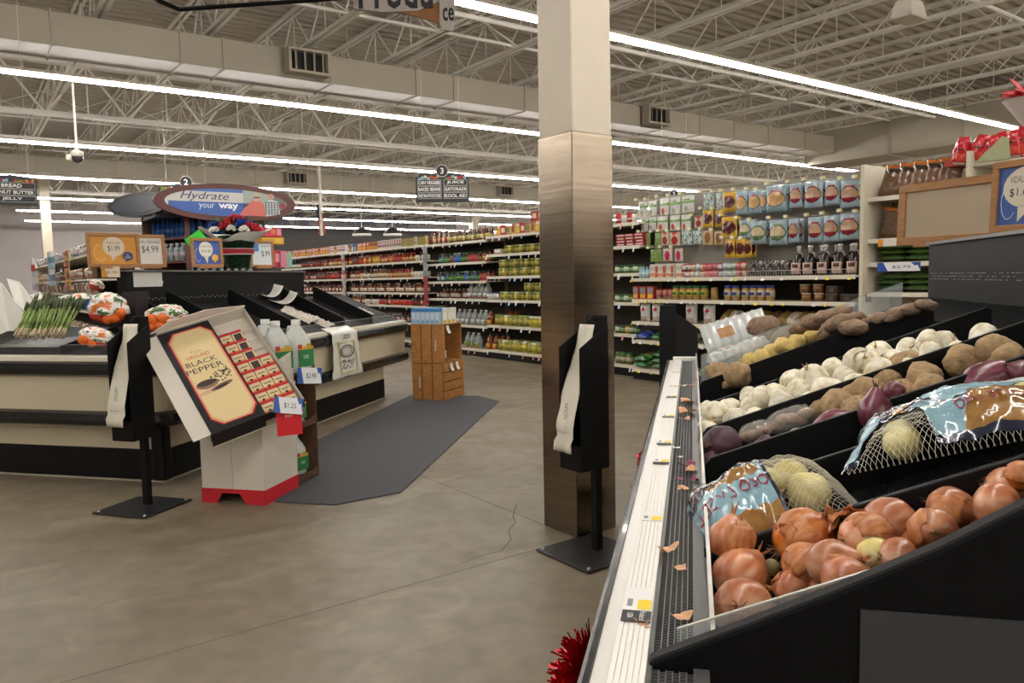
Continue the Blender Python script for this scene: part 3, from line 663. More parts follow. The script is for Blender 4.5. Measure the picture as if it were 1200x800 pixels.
def fc1(a, b):
    if a > .97: return 1
    if b < .16 and a > .1: return 2
    if b < .13: return 1
    if .54 < b < .66 and a < .95: return 1 if a > .06 else 0
    if .42 < b < .56 and .3 < a < .93: return 2
    if .8 < b < .86 or .92 < b < .96: return 1
    if .7 < b < .76: return 2
    if .45 < b < .58 and a < .28: return 1
    return 0
c1 = spw(.17, 1.63, .02)
ex = SLX; M1 = basis(c1, (SLX * .97 + SLY * .1).normalized(), (SLY * .97 - SLX * .1).normalized(), NRM)
onion_bag('net bag of pale onions with upside-down blue film at the front guard', M1, .33, .36, .125, (-.15, .03), 1, fc1, [('OSO SWEET', .16, -.055, -.075, math.pi + .08), ('ILIA', .05, -.13, .05, math.pi - .5)], [(.075, .03, .042), (.09, -.05, .044), (.02, .0, .04), (-.06, .05, .045), (-.08, -.04, .045)])
def fc2(a, b):
    if a > .97: return 1
    if b > .84: return 1 if b < .97 else 2
    if b > .6 and a > .45 + .2 * (b - .6): return 2
    if .42 < a + .1 * math.sin(b * 9) < .52: return 1
    if .3 < b < .36 and a > .4 or .18 < b < .22 and a > .5: return 1
    if .22 < b < .3 and a > .55: return 2
    if .1 < a < .22 and b > .3: return 2 if b < .62 else 3
    return 0
c2 = spw(.56, 1.72, .075)
_ex = (-SLY * .9 - SLX * .35).normalized(); M2 = basis(c2, _ex, NRM.cross(_ex), NRM)
onion_bag('larger net bag of sweet onions with glossy blue printed film, near the right edge', M2, .3, .4, .07, (-.155, .02), 2, fc2, [('OSO SWEET', .14, .055, .09, math.pi / 2 + .25), ('OSO S', .07, -.045, -.135, math.pi / 2 + .15), ('OSO', .05, .0, -.06, math.pi / 2 + .6)], [(.085, -.09, .037), (.03, -.1, .035), (-.05, .03, .04), (-.02, .13, .04)], lambda q: .03 + .115 * min(1, max(0, (abs(q + .085) - .045) / .03)))
# --- clear ribbed cartons over the far bin
carton = mat('clear_ribbed_plastic', '#f2f5f3', .1, alpha=.55, spec=1.0, coat=.8)
paper_l = mat('brown_paper_label', '#b98a5c', .7)
def clamshell(lab, c, ax, ay, az, L, W, T):
    t = thing('clear_carton', lab, 'carton', (0, 0, 0), 0, 'clear ribbed cartons'); t.matrix_world = basis(c, ax, ay, az)
    m = MB()
    def fn(a, b):
        th = b * 2 * math.pi; rib = 1 + .09 * math.cos(a * 2 * math.pi * 7); e = min(1, (1 - abs(2*a-1)) * 9) ** .4
        cx, cy = math.cos(th), math.sin(th); sx = abs(cx) ** .45 * (1 if cx > 0 else -1); sy = abs(cy) ** .45 * (1 if cy > 0 else -1)
        return (L * (a - .5), W / 2 * sx * (rib if cy > -.2 else 1) * (.8 + .2 * e), T / 2 * sy * rib * (.6 + .4 * e))
    m.grid(56, 24, fn); m.build('shell', carton, t, smooth=True)
    MB().box(-L * .5 - .01, L * .5 + .01, -W / 2 - .012, W / 2 + .012, -.004, .004).build('rim', carton, t)
    MB().box(-L * .28, -L * .04, -W * .2, W * .16, T * .5 * 1.06, T * .5 * 1.06 + .001).build('paper_label', paper_l, t)
    return t
cA = sp(864, 412, .1)
clamshell('clear ribbed carton resting on the yellow potatoes, brown label on its lid', cA, (SLX + SLY * .15).normalized(), (SLY - SLX * .15).normalized(), NRM, .31, .15, .085)
cB = sp(862, 389, .17)
clamshell('clear ribbed carton tilted up behind the other, at the case end', cB, (SLX * .98 - NRM * .2 + SLY * .1).normalized(), (SLY * .5 + NRM * .86).normalized(), (-SLY * .86 + NRM * .5).normalized(), .36, .18, .09)
spud(896, 382, 14, .17, 'dark brown sweet potato lying on the clear carton', 'potatoes on the cartons', sm_[1], 'sweet_potato', 'sweet potato', (1, 1, .7))
# --- onion skin flakes on the air grille
fl_m = [mat('flake_tan', '#c99a72', .5, var=.2, vs=60), mat('flake_purple', '#7a3350', .5), mat('flake_white', '#ddd6c8', .5)]
FLK = [(800, 726, 18, 0, 'large tan onion flake nearest on the air grille'), (797, 668, 13, 0, 'tan onion flake on the grille beside the yellow onions'), (783, 647, 16, 0, 'folded brown onion flake at the grille edge'), (800, 575, 12, 0, 'tan onion flake just below the purple skin'), (808, 553, 14, 0, 'pale flake touching the purple onion skin'),
       (805, 547, 13, 1, 'round purple onion skin on the air grille'), (815, 564, 10, 1, 'thin purple onion shred on the grille'), (798, 563, 9, 1, 'small purple shred left of the others'), (793, 526, 7, 2, 'white onion shred on the grille, nearer'), (797, 537, 5, 2, 'tiny white flake on the grille'), (804, 484, 15, 0, 'wide tan flake on the middle of the grille'), (804, 472, 14, 0, 'tan flake on the grille, farther of the wide pair'), (803, 492, 11, 0, 'tan flake below the wide pair'), (801, 453, 6, 2, 'white flake near the far end of the grille'), (811, 452, 6, 0, 'tan flake near the far end of the grille'), (752, 733, 9, 0, 'thin tan shred caught on the price rail'), (758, 737, 6, 0, 'shred hanging between rail and grille')]
for i, (px, py, s, k, lab) in enumerate(FLK):
    c = atz(px, py, 1.046); S = s * (c - CAM).dot(_F) / FPX; m = MB(); r = random.Random(i)
    out = [(.5 + r.uniform(-.18, .14)) for _ in range(9)]
    def fn(a, b, S=S, out=out, i=i):
        ph = a * 2 * math.pi; q = out[int(a * 9) % 9] * b * S * 1.3; x = q * math.cos(ph) * 1.25; y = q * math.sin(ph) * .8
        return (x, y, .25 * S * ((x / S) ** 2 * 2 + .3 * math.sin(7 * x / S + i)) * b)
    m.grid(18, 3, fn); o = m.build('onion_flake', fl_m[k], None, smooth=True, solid=.0005)
    o.matrix_world = Matrix.Translation(c + Vector((0, 0, .004))) @ rotz(r.uniform(0, 6)); tag(o, lab, 'onion skin', 'onion flakes on the grille')
# --- red tinsel along the case side
def tinsel(lab, path, R, n, seed):
    r = random.Random(seed); m = MB(); path = [Vector(p) for p in path]
    for i in range(n):
        f = r.random() * (len(path) - 1); k = int(f); p = path[k].lerp(path[k + 1], f - k); d = Vector((r.gauss(0, 1), r.gauss(0, 1), r.gauss(0, 1))).normalized()
        s = d.orthogonal().normalized() * .0016; L = R * r.uniform(.6, 1.25); q = p + d * L
        m.add([p - s, p + s, q + s, q - s], [(0, 1, 2, 3)])
    for a, b in zip(path, path[1:]): m.rod(a, b, .003, n=5)
    o = m.build('tinsel_garland', mat('red_tinsel', '#b3121f', .22, .75), None); return tag(o, lab, 'garland', 'red tinsel garland')
tinsel('bushy red tinsel garland spilling below the case bumper', [RP(-.15, .98, .85), RP(-.162, 1.05, .9), RP(-.163, 1.13, .935), RP(-.155, 1.18, .945)], .05, 2800, 1)
tinsel('tip of red tinsel showing past the case bumper near the steel column', [RP(-.145, 2.25, .99), RP(-.147, 2.33, 1.0), RP(-.145, 2.4, .99)], .014, 350, 2)
# ================================================================== island produce case (frame L)
isl = thing('produce_island', 'long produce island with cream panels and black bumpers at left, mostly empty bins', 'display case', LP(0, 0), LA)
cpan = mat('cream_panel', '#cbc0a4', .45, var=.03, vs=2)
def opath(o, r=.18, x0=-1.9, y1=4.8):
    p = [(x0, -o)]
    for i in range(9):
        a = -math.pi / 2 + i * math.pi / 16; p.append((o - r + r * math.cos(a), -o + r + r * math.sin(a)))
    for i in range(9):
        a = i * math.pi / 16; p.append((o - r + r * math.cos(a), y1 - r + r * math.sin(a)))
    p.append((-.9, y1)); return p
def band(name, prof, m, y1=4.8, r=.18, x0=-1.9):     # prof: [(offset,z)...] outer skin bottom to top
    b = MB(); rings = [[(x, y, z) for x, y in opath(o, r, x0, y1)] for o, z in prof]; n = len(rings[0])
    vs = [p for rg in rings for p in rg]
    b.add(vs, [(i * n + j, i * n + j + 1, (i + 1) * n + j + 1, (i + 1) * n + j) for i in range(len(prof) - 1) for j in range(n - 1)])
    return b.build(name, m, isl, smooth=False)
k = MB(); k.box(-1.9, 0, 0, .9, .012, .26); k.box(-.95, 0, .9, 4.3, .012, .26); k.build('kick_base', mat('kick_black', '#0b0b0c', .5, spec=.3), isl, bevel=.01)
k = MB(); k.box(-1.9, .006, -.006, .9, 0, .012); k.box(-.95, .006, .9, 4.306, 0, .012); k.build('floor_strip', mat('floor_strip_pale', '#a49b8a', .5), isl)
k = MB(); k.box(-1.9, -.11, .004, .9, .26, .5); k.box(-.95, -.004, .02, 4.28, .26, .5); k.build('lower_panel', cpan, isl)
k = MB(); k.box(-.11, .006, -.006, .1, 0.001, .5); k.build('corner_post', mat('post_black', '#0b0b0c', .45, spec=.3), isl, bevel=.02)
band('lower_bumper', [(.02, .46), (.17, .465), (.2, .48), (.215, .52), (.2, .57), (.17, .585), (.1, .59)], bumper_m)
band('upper_panel', [(.15, .58), (.165, .86)], cpan)
band('upper_bumper', [(.12, .855), (.19, .86), (.212, .875), (.22, .915), (.21, .96), (.18, .975), (.1, .98)], bumper_m)
band('top_rail', [(.185, .97), (.19, .978), (.185, 1.008), (.12, 1.015), (.08, 1.015)], mat('rail_cream', '#cfc8b6', .35))
band('clear_guard', [(.12, 1.0), (.125, 1.1)], mat('smoked_clear', '#8a8f90', .08, alpha=.13, spec=.5))
band('guard_edge', [(.1245, 1.098), (.1265, 1.102)], pedge)
band('inner_lip', [(.118, 1.0), (-.05, .98)], blackmatte)
core = MB(); core.box(-1.9, -.02, .02, .9, .5, 1.0); core.box(-.95, -.02, .02, 4.75, .5, 1.0); core.build('cabinet_core', blackmatte, isl)
cloth_m = mat('black_liner', '#161617', .6, var=.25, vs=4, bump=.5, bs=9, spec=.2)
def zl(x): return 1.0 + .43 * (.1 - x)
m = MB(); m.grid(20, 60, lambda a, b: (.1 - .84 * a, .45 + 4.25 * b, zl(.1 - .84 * a) + .012 * noise.noise((a * 5, b * 22, 1)) + .006 * noise.noise((a * 14, b * 60, 2))))
m.build('bin_liner', cloth_m, isl, smooth=True)
for y in (.55, 1.05, 2.0, 3.03, 3.8):
    m = MB(); m.prism([(.09, y - .01, zl(.09) - .02), (-.72, y - .01, zl(-.72) - .02), (-.72, y - .01, zl(-.72) + .13), (-.68, y - .01, zl(-.7) + .145), (.07, y - .01, zl(.07) + .125), (.09, y - .01, zl(.09) + .11)], (0, .02, 0)); m.build('divider', black_m, isl, bevel=.004)
MB().box(-.86, -.76, .6, 3.65, 1.3, 1.675).build('backboard', mat('island_backboard', '#101111', .5, var=.2, vs=7, spec=.25), isl)
MB().box(-.88, -.74, .58, 3.67, 1.675, 1.692).build('backboard_cap', mat('cap_grey', '#6e6c66', .4, .4), isl)
m = MB(); m.box(-.97, -.8, .6, 4.7, .9, 1.36); m.build('rear_panel', blackmatte, isl)
m = MB(); 
for i in range(70):
    if rnd.random() < .8: m.box(-.762, -.757, .65 + i * .042, .65 + i * .042 + .02, 1.42 + .012 * (i % 2), 1.426 + .012 * (i % 2))
m = m.build('vent_slots', mat('slot_light', '#8d8b84', .5), isl); m['kind'] = 'stuff'
# front section deck falling to the viewer
m = MB(); m.grid(30, 10, lambda a, b: (-1.9 + 1.95 * a, -.1 + .62 * b, 1.0 + .2 * b + .006 * noise.noise((a * 15, b * 5, 4)))); m.build('front_liner', cloth_m, isl, smooth=True)
MB().box(-.62, -.5, .38, .55, 1.1, 1.5).build('sign_post', mat('post_dark_brown', '#221b1a', .5), isl)
MB().box(-.76, -.7555, .68, 1.05, 1.54, 1.67).build('price_strip', flat('#c9c8c2'), isl)
text('2.99', isl, Matrix.Translation((-.754, .98, 1.575)) @ Matrix.Rotation(math.pi/2, 4, 'Z') @ Matrix.Rotation(math.pi/2, 4, 'X'), w=.16, h=.045, col='#d8d6cf')
def lpx(px, py, y): return onpl(px, py, LP(0, y), ML.to_3x3() @ Vector((0, 1, 0)))
# --- asparagus
LOC = ML.inverted()
tray = MB(); tm = mat('tray_black', '#0e0f10', .4)
a_ = LOC @ lpx(-20, 398, -.06); b_ = LOC @ lpx(70, 398, -.06); c_ = LOC @ lpx(104, 366, .3)
tr = thing('produce_tray', 'black tray holding the asparagus bundles', 'tray', LP(-.95, .1, 1.0), LA)
bx0, bx1 = a_.x + .95, b_.x + .95
tray.hexa([(bx0,-.16,.02),(bx1,-.16,.02),(bx1+.14,.3,.14),(bx0,.3,.14),(bx0,-.16,.035),(bx1,-.16,.035),(bx1+.14,.3,.155),(bx0,.3,.155)])
tray.build('tray_bottom', tm, tr)
MB().hexa([(bx0,-.17,.015),(bx1,-.17,.015),(bx1,-.16,.015),(bx0,-.16,.015),(bx0,-.17,.075),(bx1,-.17,.075),(bx1,-.16,.075),(bx0,-.16,.075)]).build('tray_front', tm, tr)
MB().hexa([(bx1,-.17,.015),(bx1+.012,-.17,.015),(bx1+.152,.3,.13),(bx1+.14,.3,.13),(bx1,-.17,.085),(bx1+.012,-.17,.085),(bx1+.152,.3,.22),(bx1+.14,.3,.22)]).build('tray_side', tm, tr)
asp = mat('asparagus_green', '#6f8a3c', .45, col2='#8fa45c', var=.2, vs=10); aspt = mat('asparagus_tip', '#47502f', .6, var=.3, vs=60); aspb = mat('asparagus_butt', '#b9a989', .6, var=.2, vs=40)
def spear(L, seed):
    r = random.Random(seed); b = MB(); R = r.uniform(.006, .0085)
    bend = r.uniform(-.02, .02); P = lambda t: (bend * t * t, 0, L * t)
    b.tube([P(0), P(.18)], [R * 1.05, R], 6, 0); b.tube([P(.18), P(.5), P(.72)], [R, R * .95, R * .85], 6, 1)
    b.tube([P(.72), P(.78), P(.86), P(.94), P(1)], [R * .9, R * 1.15, R * 1.2, R * .9, R * .2], 6, 2)
    for i in range(7):
        z = L * (.5 + .07 * i); a = r.uniform(0, 6.3); c = (bend * (z / L) ** 2, 0, z); b.rod((c[0] + R*.7*math.cos(a), R*.7*math.sin(a), z), (c[0] + R*1.1*math.cos(a), R*1.1*math.sin(a), z + .018), R * .4, R * .05, n=4, mi=2)
    return b.mesh('spear', [aspb, asp, aspt], True)
SPM = [spear(.3, i) for i in range(6)]
bund = [((26, 394), (45, 352), .0, 'leftmost bundle of asparagus with pale butts at the tray lip'), ((48, 394), (62, 350), .0, 'asparagus bundle beside the blue tag, middle of the tray'), ((66, 394), (88, 352), .0, 'asparagus bundle at the right side of the tray, fanned to the right'), ((40, 380), (58, 345), .14, 'asparagus bundle tucked behind the front ones'), ((75, 375), (92, 350), .16, 'asparagus bundle at the back right of the tray')]
for i, (p0, p1, yy, lab) in enumerate(bund):
    A = lpx(*p0, -.03 + yy); Bp = lpx(*p1, .2 + yy * .6); dz = (Bp - A)
    t = thing('asparagus_bundle', lab, 'asparagus', A, 0, 'asparagus bundles'); t.matrix_world = Matrix.Translation(A) @ dz.to_track_quat('Z', 'Y').to_matrix().to_4x4()
    sc = dz.length / .3; n = 0; r = random.Random(i)
    for q in range(22):
        a = q * 2.4; rr = .0125 * math.sqrt(q); 
        x, y = rr * math.cos(a) * 1.2, rr * math.sin(a) * .7
        obj('spear', SPM[q % 6], t, Matrix.Translation((x, y, r.uniform(-.012, .012))) @ Euler((r.uniform(-.05, .05) - y * 1.5, r.uniform(-.05, .05) + x * 2.0, r.uniform(0, 6))).to_matrix().to_4x4() @ Matrix.Diagonal((1, 1, sc, 1)))
    rb = MB(); rb.tube([(.062 * math.cos(k * .5), .042 * math.sin(k * .5), .11) for k in range(14)], .003, 4); rb.build('rubber_band', mat('band_purple', '#4a3a5a', .6), t)
    if i in (1, 3, 4):
        g = MB(); g.grid(6, 2, lambda a, b: (.05 * math.cos(2.4 + a * 1.8) * 1.3, -.012 - .05 * math.sin(.6 + a * 1.9), .17 + b * .09)); g.build('blue_tag', mat('tag_blue', '#1f3a78', .3), t, solid=.001)
        g = MB(); g.box(-.02, .02, -.066, -.064, .155, .175); g.build('tag_white_strip', flat('#d8dde2'), t)
# --- white cardboard flaps at the far left
wc = mat('white_card', '#d9d5cc', .55, var=.04, vs=8)
for i, (q, lab) in enumerate([([(-30, 318), (2, 332), (30, 372), (12, 392), (-30, 400)], 'white cardboard carton flap at the left edge behind the asparagus'), ([(8, 326), (22, 330), (44, 360), (32, 368), (16, 352)], 'pointed white cardboard flap rising behind the asparagus'), ([(34, 346), (46, 342), (60, 360), (50, 366)], 'small white cardboard flap right of the pointed one')]):
    pts = [LOC @ lpx(x, y, .42 + .1 * i + (.15 if y < 345 else 0)) for x, y in q]; c = sum((Vector(p) for p in pts), Vector()) / len(pts)
    pts = [Vector(p) - c for p in pts]; m = MB(); m.prism(pts, (0, .006, 0)); o = m.build('carton_flap', wc); o.matrix_world = ML @ Matrix.Translation(c); tag(o, lab, 'carton', 'white carton flaps')
# --- bags of oranges
org = mat('orange_peel', '#d9661c', .45, var=.08, vs=30, bump=.3, bs=160); prm = [mat('bag_white_print', '#ded8cf', .2, coat=.4, var=.06, vs=20), mat('bag_green_print', '#4d6b3c', .2, coat=.4), mat('bag_orange_print', '#d2702e', .2, coat=.4), mat('bag_red_net', '#b5302c', .35), mat('bag_blue_print', '#2d4a86', .25)]
ome = bulb(700, .04, .95, 0, .03, 16, 12).mesh('orange', org, True)
def orange_bag(lab, c, sx, sy, sz, seed, oranges, tilt=0.0, redd=.35):
    t = thing('orange_bag', lab, 'bag', (0, 0, 0), 0, 'bags of oranges'); fz = math.atan2(-c.x, c.y); t.matrix_world = Matrix.Translation(c) @ rotz(fz) @ Matrix.Rotation(tilt, 4, 'Y')
    o3 = Vector((seed * 5.7, seed, 3)); m = MB()
    def fn(a, b):
        th = b * math.pi; ph = a * 2 * math.pi; d = Vector((math.sin(th) * math.cos(ph), math.sin(th) * math.sin(ph), math.cos(th)))
        r = 1 + .16 * noise.noise(d * 2.2 + o3) + .05 * noise.noise(d * 7 + o3); return (d.x * sx * r, d.y * sy * r, d.z * sz * r)
    def mf(a, b):
        d = Vector((math.sin(b * math.pi) * math.cos(a * 6.283), math.sin(b * math.pi) * math.sin(a * 6.283), math.cos(b * math.pi)))
        if d.z < -1 + redd * 2 and (d.x > -.9): return 3 if noise.noise(d * 6 + o3) > -.25 else 2
        q = noise.noise(d * 2.1 + o3) + .45 * noise.noise(d * 6.5 + o3)
        return 1 if q > .34 else 2 if q < -.3 else 4 if noise.noise(d * 2 + o3 * 2) > .48 else 0
    m.grid(72, 48, fn, mfn=mf); m.build('printed_bag', prm, t, smooth=True)
    for i, (x, z, k) in enumerate(oranges): obj('orange', ome, t, Matrix.Translation((x, -sy * .72, z)) @ Matrix.Scale(k, 4))
orange_bag('big upright bag of oranges with white and green print beside the bag stand', lpx(127, 361, .22), .155, .12, .125, 1, [(.085, -.03, 1.15), (.045, -.075, 1.05), (.0, -.09, 1.0)], .1, .28)
orange_bag('bag with bright oranges showing, left of the pepper display', lpx(194, 371, .25), .16, .12, .1, 2, [(-.1, -.005, 1.2), (-.025, -.01, 1.2), (-.065, -.06, 1.2), (.02, -.06, 1.1), (-.12, -.06, 1.0)], -.1, .2)
orange_bag('flattened bag of oranges lying on the island lip, blue and orange print', lpx(114, 395, .0), .13, .09, .075, 3, [(-.09, -.04, 1.0), (-.03, -.05, .9)], .3, .3)
orange_bag('red and white printed bag of oranges behind the asparagus', lpx(87, 352, .5), .15, .1, .06, 4, [], -.15, .35)
orange_bag('blue and red topped bag resting on the island post', lpx(113, 334, .75), .07, .05, .05, 5, [], .5, .4)
# --- litter in the empty bins
def islp(px, py, h=0.0): # pixel to bin liner plane
    nn = (ML.to_3x3() @ Vector((.43, 0, 1))).normalized(); return onpl(px, py, LP(.1, 0, 1.0) + nn * h, nn)
for i, (px, py, a, lab) in enumerate([(318, 347, .3, 'bent white pulp tray upper left in the empty bin'), (335, 355, .1, 'bent white pulp tray beside the plastic bag in the empty bin')]):
    m = MB(); m.grid(8, 6, lambda u, v: ((u - .5) * .28, (v - .5) * .17, .07 * abs(2 * u - 1) ** 2 + .03 * v)); o = m.build('pulp_tray', wc, None, smooth=True, solid=.006)
    o.matrix_world = Matrix.Translation(islp(px, py, .04)) @ rotz(a + .6) @ Matrix.Rotation(-.35, 4, 'Y'); tag(o, lab, 'tray', 'white pulp trays')
cf = mat('crumpled_clear_bag', '#cfc3b6', .2, alpha=.75, bump=.8, bs=40)
for i, (px, py, L, lab) in enumerate([(352, 371, .24, 'crumpled pinkish plastic bag lying along the empty bin'), (375, 378, .2, 'crumpled clear plastic bag at the island guard'), (428, 366, .14, 'clear plastic bag at the far end of the island rim'), (354, 334, .07, 'small scrap of clear plastic by the backboard'), (283, 332, .05, 'tiny white paper scrap under the backboard')]):
    m = MB(); m.grid(26, 16, lambda u, v: ((u - .5) * 2 * L * .8, (v - .5) * L * 1.0, .035 * (L / .2) * (1 + noise.noise((u * 7, v * 5, i))) * (1 - abs(2*v-1) ** 3) + .012 * noise.noise((u * 19, v * 15, i)))); o = m.build('plastic_bag', cf if i < 4 else flat('#dddddd'), None, smooth=True)
    o.matrix_world = Matrix.Translation(islp(px, py, .02)) @ rotz(LA) @ Matrix.Rotation(.4, 4, 'Y'); tag(o, lab, 'plastic bag', 'bags and scraps in the island')
# --- printed plastic sack hung over the island rim
sk = thing('printed_sack', 'white plastic sack with yellow-bordered print hanging over the island rim', 'bag', LP(.22, 2.72, .49), LA)
def skf(a, b):
    z = .58 * b; y = (a - .5) * (.62 + .12 * (1 - b)) + .05 * (1 - b); x = .02 + .016 * noise.noise((a * 5, b * 6, 2)) + .012 * math.sin(a * 9 + b * 3)
    if b > .86: x -= (b - .86) * .9; z = .58 * .86 + .03 * (b - .86) / .14 * 2
    return (x, y, z)
m = MB(); m.grid(24, 30, skf); m.build('sack_sheet', mat('sack_white', '#dcd9cf', .3, coat=.2, bump=.4, bs=18), sk, smooth=True, solid=.002)
def sdec(name, poly, col, off=.004, wdt=None):
    m = MB(); pts = [Vector((skf(a, b)[0] + off, skf(a, b)[1], skf(a, b)[2])) for a, b in poly]
    if wdt:
        for p, q in zip(pts, pts[1:] + pts[:1]): m.rod(p, q, wdt, n=4)
    else: m.add(pts, [tuple(range(len(pts)))])
    return m.build(name, flat(col), sk)
sdec('print_border', [(.2, .08), (.8, .08), (.8, .4), (.78, .68), (.22, .68), (.2, .4)], '#c7b53a', .006, .005)
sdec('print_border', [(.24, .1), (.76, .1), (.75, .4), (.74, .655), (.26, .655), (.25, .4)], '#3a3a34', .006, .002)
sdec('print_ring', [(.5 + .19 * math.cos(t * .4), .5 + .115 * math.sin(t * .4)) for t in range(16)], '#222222', .008, .0055)
sdec('print_ring', [(.5 + .13 * math.cos(t * .4), .5 + .078 * math.sin(t * .4)) for t in range(16)], '#222222', .008, .003)
r_ = random.Random(5); m = MB()
for i in range(60):
    a, b = r_.uniform(.28, .72), r_.uniform(.13, .31); p = Vector(skf(a, b)); L = r_.uniform(.01, .03); m.rod((p.x + .006, p.y, p.z), (p.x + .006, p.y + L * r_.uniform(-1, 1), p.z + L), .0025, n=3)
m.build('print_sketch', flat('#3a4438'), sk)
for s, b, w in (('FRESH', .8, .14), ('CLEMENTINES', .75, .18)): 
    p = skf(.5, b); text(s, sk, Matrix.Translation((p[0] + .018, p[1], p[2])) @ Matrix.Rotation(math.pi/2, 4, 'Z') @ Matrix.Rotation(math.pi/2, 4, 'X'), w=w, h=.02, col='#2b2f36')
# ================================================================== floor mat
mp_ = [(322, 588), (392, 592), (470, 577), (585, 470), (560, 464), (480, 464), (372, 516), (335, 545)]
m = MB(); m.prism([atz(x, y, .001) for x, y in mp_], (0, 0, .007)); o = m.build('floor_mat', mat('charcoal_mat', '#45464a', .75, var=.12, vs=30, bump=.3, bs=120)); tag(o, 'dark charcoal runner mat with cut corners on the aisle floor', 'mat')
# ================================================================== bag stands
bagm = mat('thin_plastic_bag', '#d6cfbd', .35, bump=.3, bs=25)
def bag_stand(lab, p, rz, text_lines=True, bag=True):
    t = thing('bag_stand', lab, 'bag stand', p, rz, 'produce bag stands')
    h = .225
    MB().box(-h, h, -h, h, 0.004, .014).build('base_plate', mat('base_black', '#191a1c', .45), t, bevel=.004)
    for x, y in ((-h + .03, -h + .03), (h - .03, -h + .03), (h - .03, h - .03), (-h + .03, h - .03)): MB().lathe([(.013, 0), (.013, .016), (.008, .024), (0, .026)], 10, (x, y, 0)).build('bolt', mat('bolt_metal', '#8b8a86', .3, .9), t)
    MB().box(-.022, .022, .02, .064, .014, .62).build('pole', blackmatte, t)
    w, y0, y1, zb, zt = .085, -.145, .06, .5, 1.34
    hm = mat('holder_black', '#0a0a0b', .5, spec=.25)
    MB().box(-w, w, y1 - .006, y1, zb, zt).build('holder_back', hm, t, bevel=.004)
    for s in (-1, 1):
        x = s * w; m = MB(); m.prism([(x - .003, y1, zb), (x - .003, y0, zb), (x - .003, y0, zt - .17), (x - .003, y1, zt - .05)], (.006, 0, 0)); m.build('holder_side', hm, t)
    MB().box(-w, w, y0, y0 + .006, zb, zb + .14).build('holder_front', hm, t); MB().box(-w, w, y0, y1, zb, zb + .006).build('holder_bottom', hm, t)
    m = MB(); m.tube([(0, y1 - .006, zt - .03), (0, y1 - .04, zt - .01), (0, y1 - .07, zt - .03), (0, y1 - .065, zt - .05)], .005, 6); m.build('hook', hm, t)
    if bag:
        def bf(a, b):
            z = (zt - .05) - (.68) * b; y = (y1 - .06) - (y1 - .06 - y0 + .03) * min(1, b * 1.25); ww = .06 + .014 * b
            return ((a - .5) * 2 * ww + .006 * math.sin(b * 9), y - .012 + .012 * noise.noise((a * 4, b * 8, p[0])) - .02 * (b > .9), z)
        m = MB(); m.grid(10, 26, bf); g = m.build('plastic_bag_roll', bagm, t, smooth=True, solid=.004)
        for i, (s, b, ww, hh) in enumerate((('NOUN', .68, .03, .085), ('Please recycle', .84, .07, .01))):
            q = bf(.5, b); text(s, g, Matrix.Translation((q[0], q[1] - .014, q[2])) @ Matrix.Rotation(math.radians(82), 4, 'X') @ (Matrix.Rotation(math.pi / 2, 4, 'Z') if i == 0 else Matrix()), w=hh if i == 0 else ww, h=ww if i == 0 else hh, col='#4b7a58' if i == 0 else '#555')
    return t
def azrz(az): return math.atan2(math.sin(math.radians(az)), -math.cos(math.radians(az)))
cL = (atz(117, 603) + atz(228, 586)) / 2
bag_stand('black bag stand with a hanging plastic bag in front of the island', Vector((cL.x - .035, cL.y, 0)), azrz(198))
bag_stand('black bag stand with a hanging plastic bag against the steel column', Vector((.424, 4.21, 0)), azrz(234))
p = aty(790, 440, 5.45); bag_stand('black bag stand standing behind the far end of the onion case', Vector((p.x, p.y, 0)), azrz(60), bag=False)
# ================================================================== black pepper cardboard display
pe = thing('cardboard_display', 'white cardboard display bin with tilted tray reading ground black pepper', 'display stand', (-2.233, 5.387, 0), math.radians(-13.5))
PM = Matrix.Translation((-2.233, 5.387, 0)) @ rotz(math.radians(-13.5)); PI_ = PM.inverted()
TL = Vector((-2.5, 5.4, 1.2)); s_ = Vector((.5, .35, .16)); l_ = Vector((.66, -.45, -.574))
ex_ = s_.normalized(); l2 = l_ - ex_ * l_.dot(ex_); ey_ = -l2.normalized(); ez_ = ex_.cross(ey_); SX, SY = s_.length, l2.length
card = mat('white_cardboard', '#d3cbbd', .6, var=.03, vs=5); redc = flat('#c3222e')
def tz(x, y): q = PM @ Vector((x, y, 0)); return TL.z - (ez_.x * (q.x - TL.x) + ez_.y * (q.y - TL.y)) / ez_.z - .17
cw, cdp = .497, .462
m = MB(); m.hexa([(0,0,.1),(cw,0,.1),(cw,cdp,.1),(0,cdp,.1),(0,0,tz(0,0)),(cw,0,tz(cw,0)),(cw,cdp,tz(cw,cdp)),(0,cdp,tz(0,cdp))]); m.build('bin_column', card, pe)
m = MB(); m.prism([(-.004, -.004, 0), (.12, -.004, 0), (.16, -.004, .075), (.3, -.004, .075), (.35, -.004, 0), (cw + .004, -.004, 0), (cw + .004, -.004, .105), (-.004, -.004, .105)], (0, .006, 0)); m.build('red_skirt', redc, pe)
m = MB(); m.box(cw - .002, cw + .004, 0, cdp, 0, .105); m.box(-.004, .002, 0, cdp, 0, .105); m.box(0, cw, cdp - .004, cdp + .002, 0, .105); m.build('red_skirt', redc, pe)
MB().box(cw * .5 - .001, cw * .5 + .001, -.0012, 0, .105, .6).build('seam', flat('#a89f90'), pe)
TM = PI_ @ basis(TL, ex_, ey_, ez_)
tr_ = bpy.data.objects.new('tilted_tray', None)
def tp(mb, name, m, **k):
    o = mb.build(name, m, pe, **k); o.matrix_local = TM; return o
xs_ = SX * .57
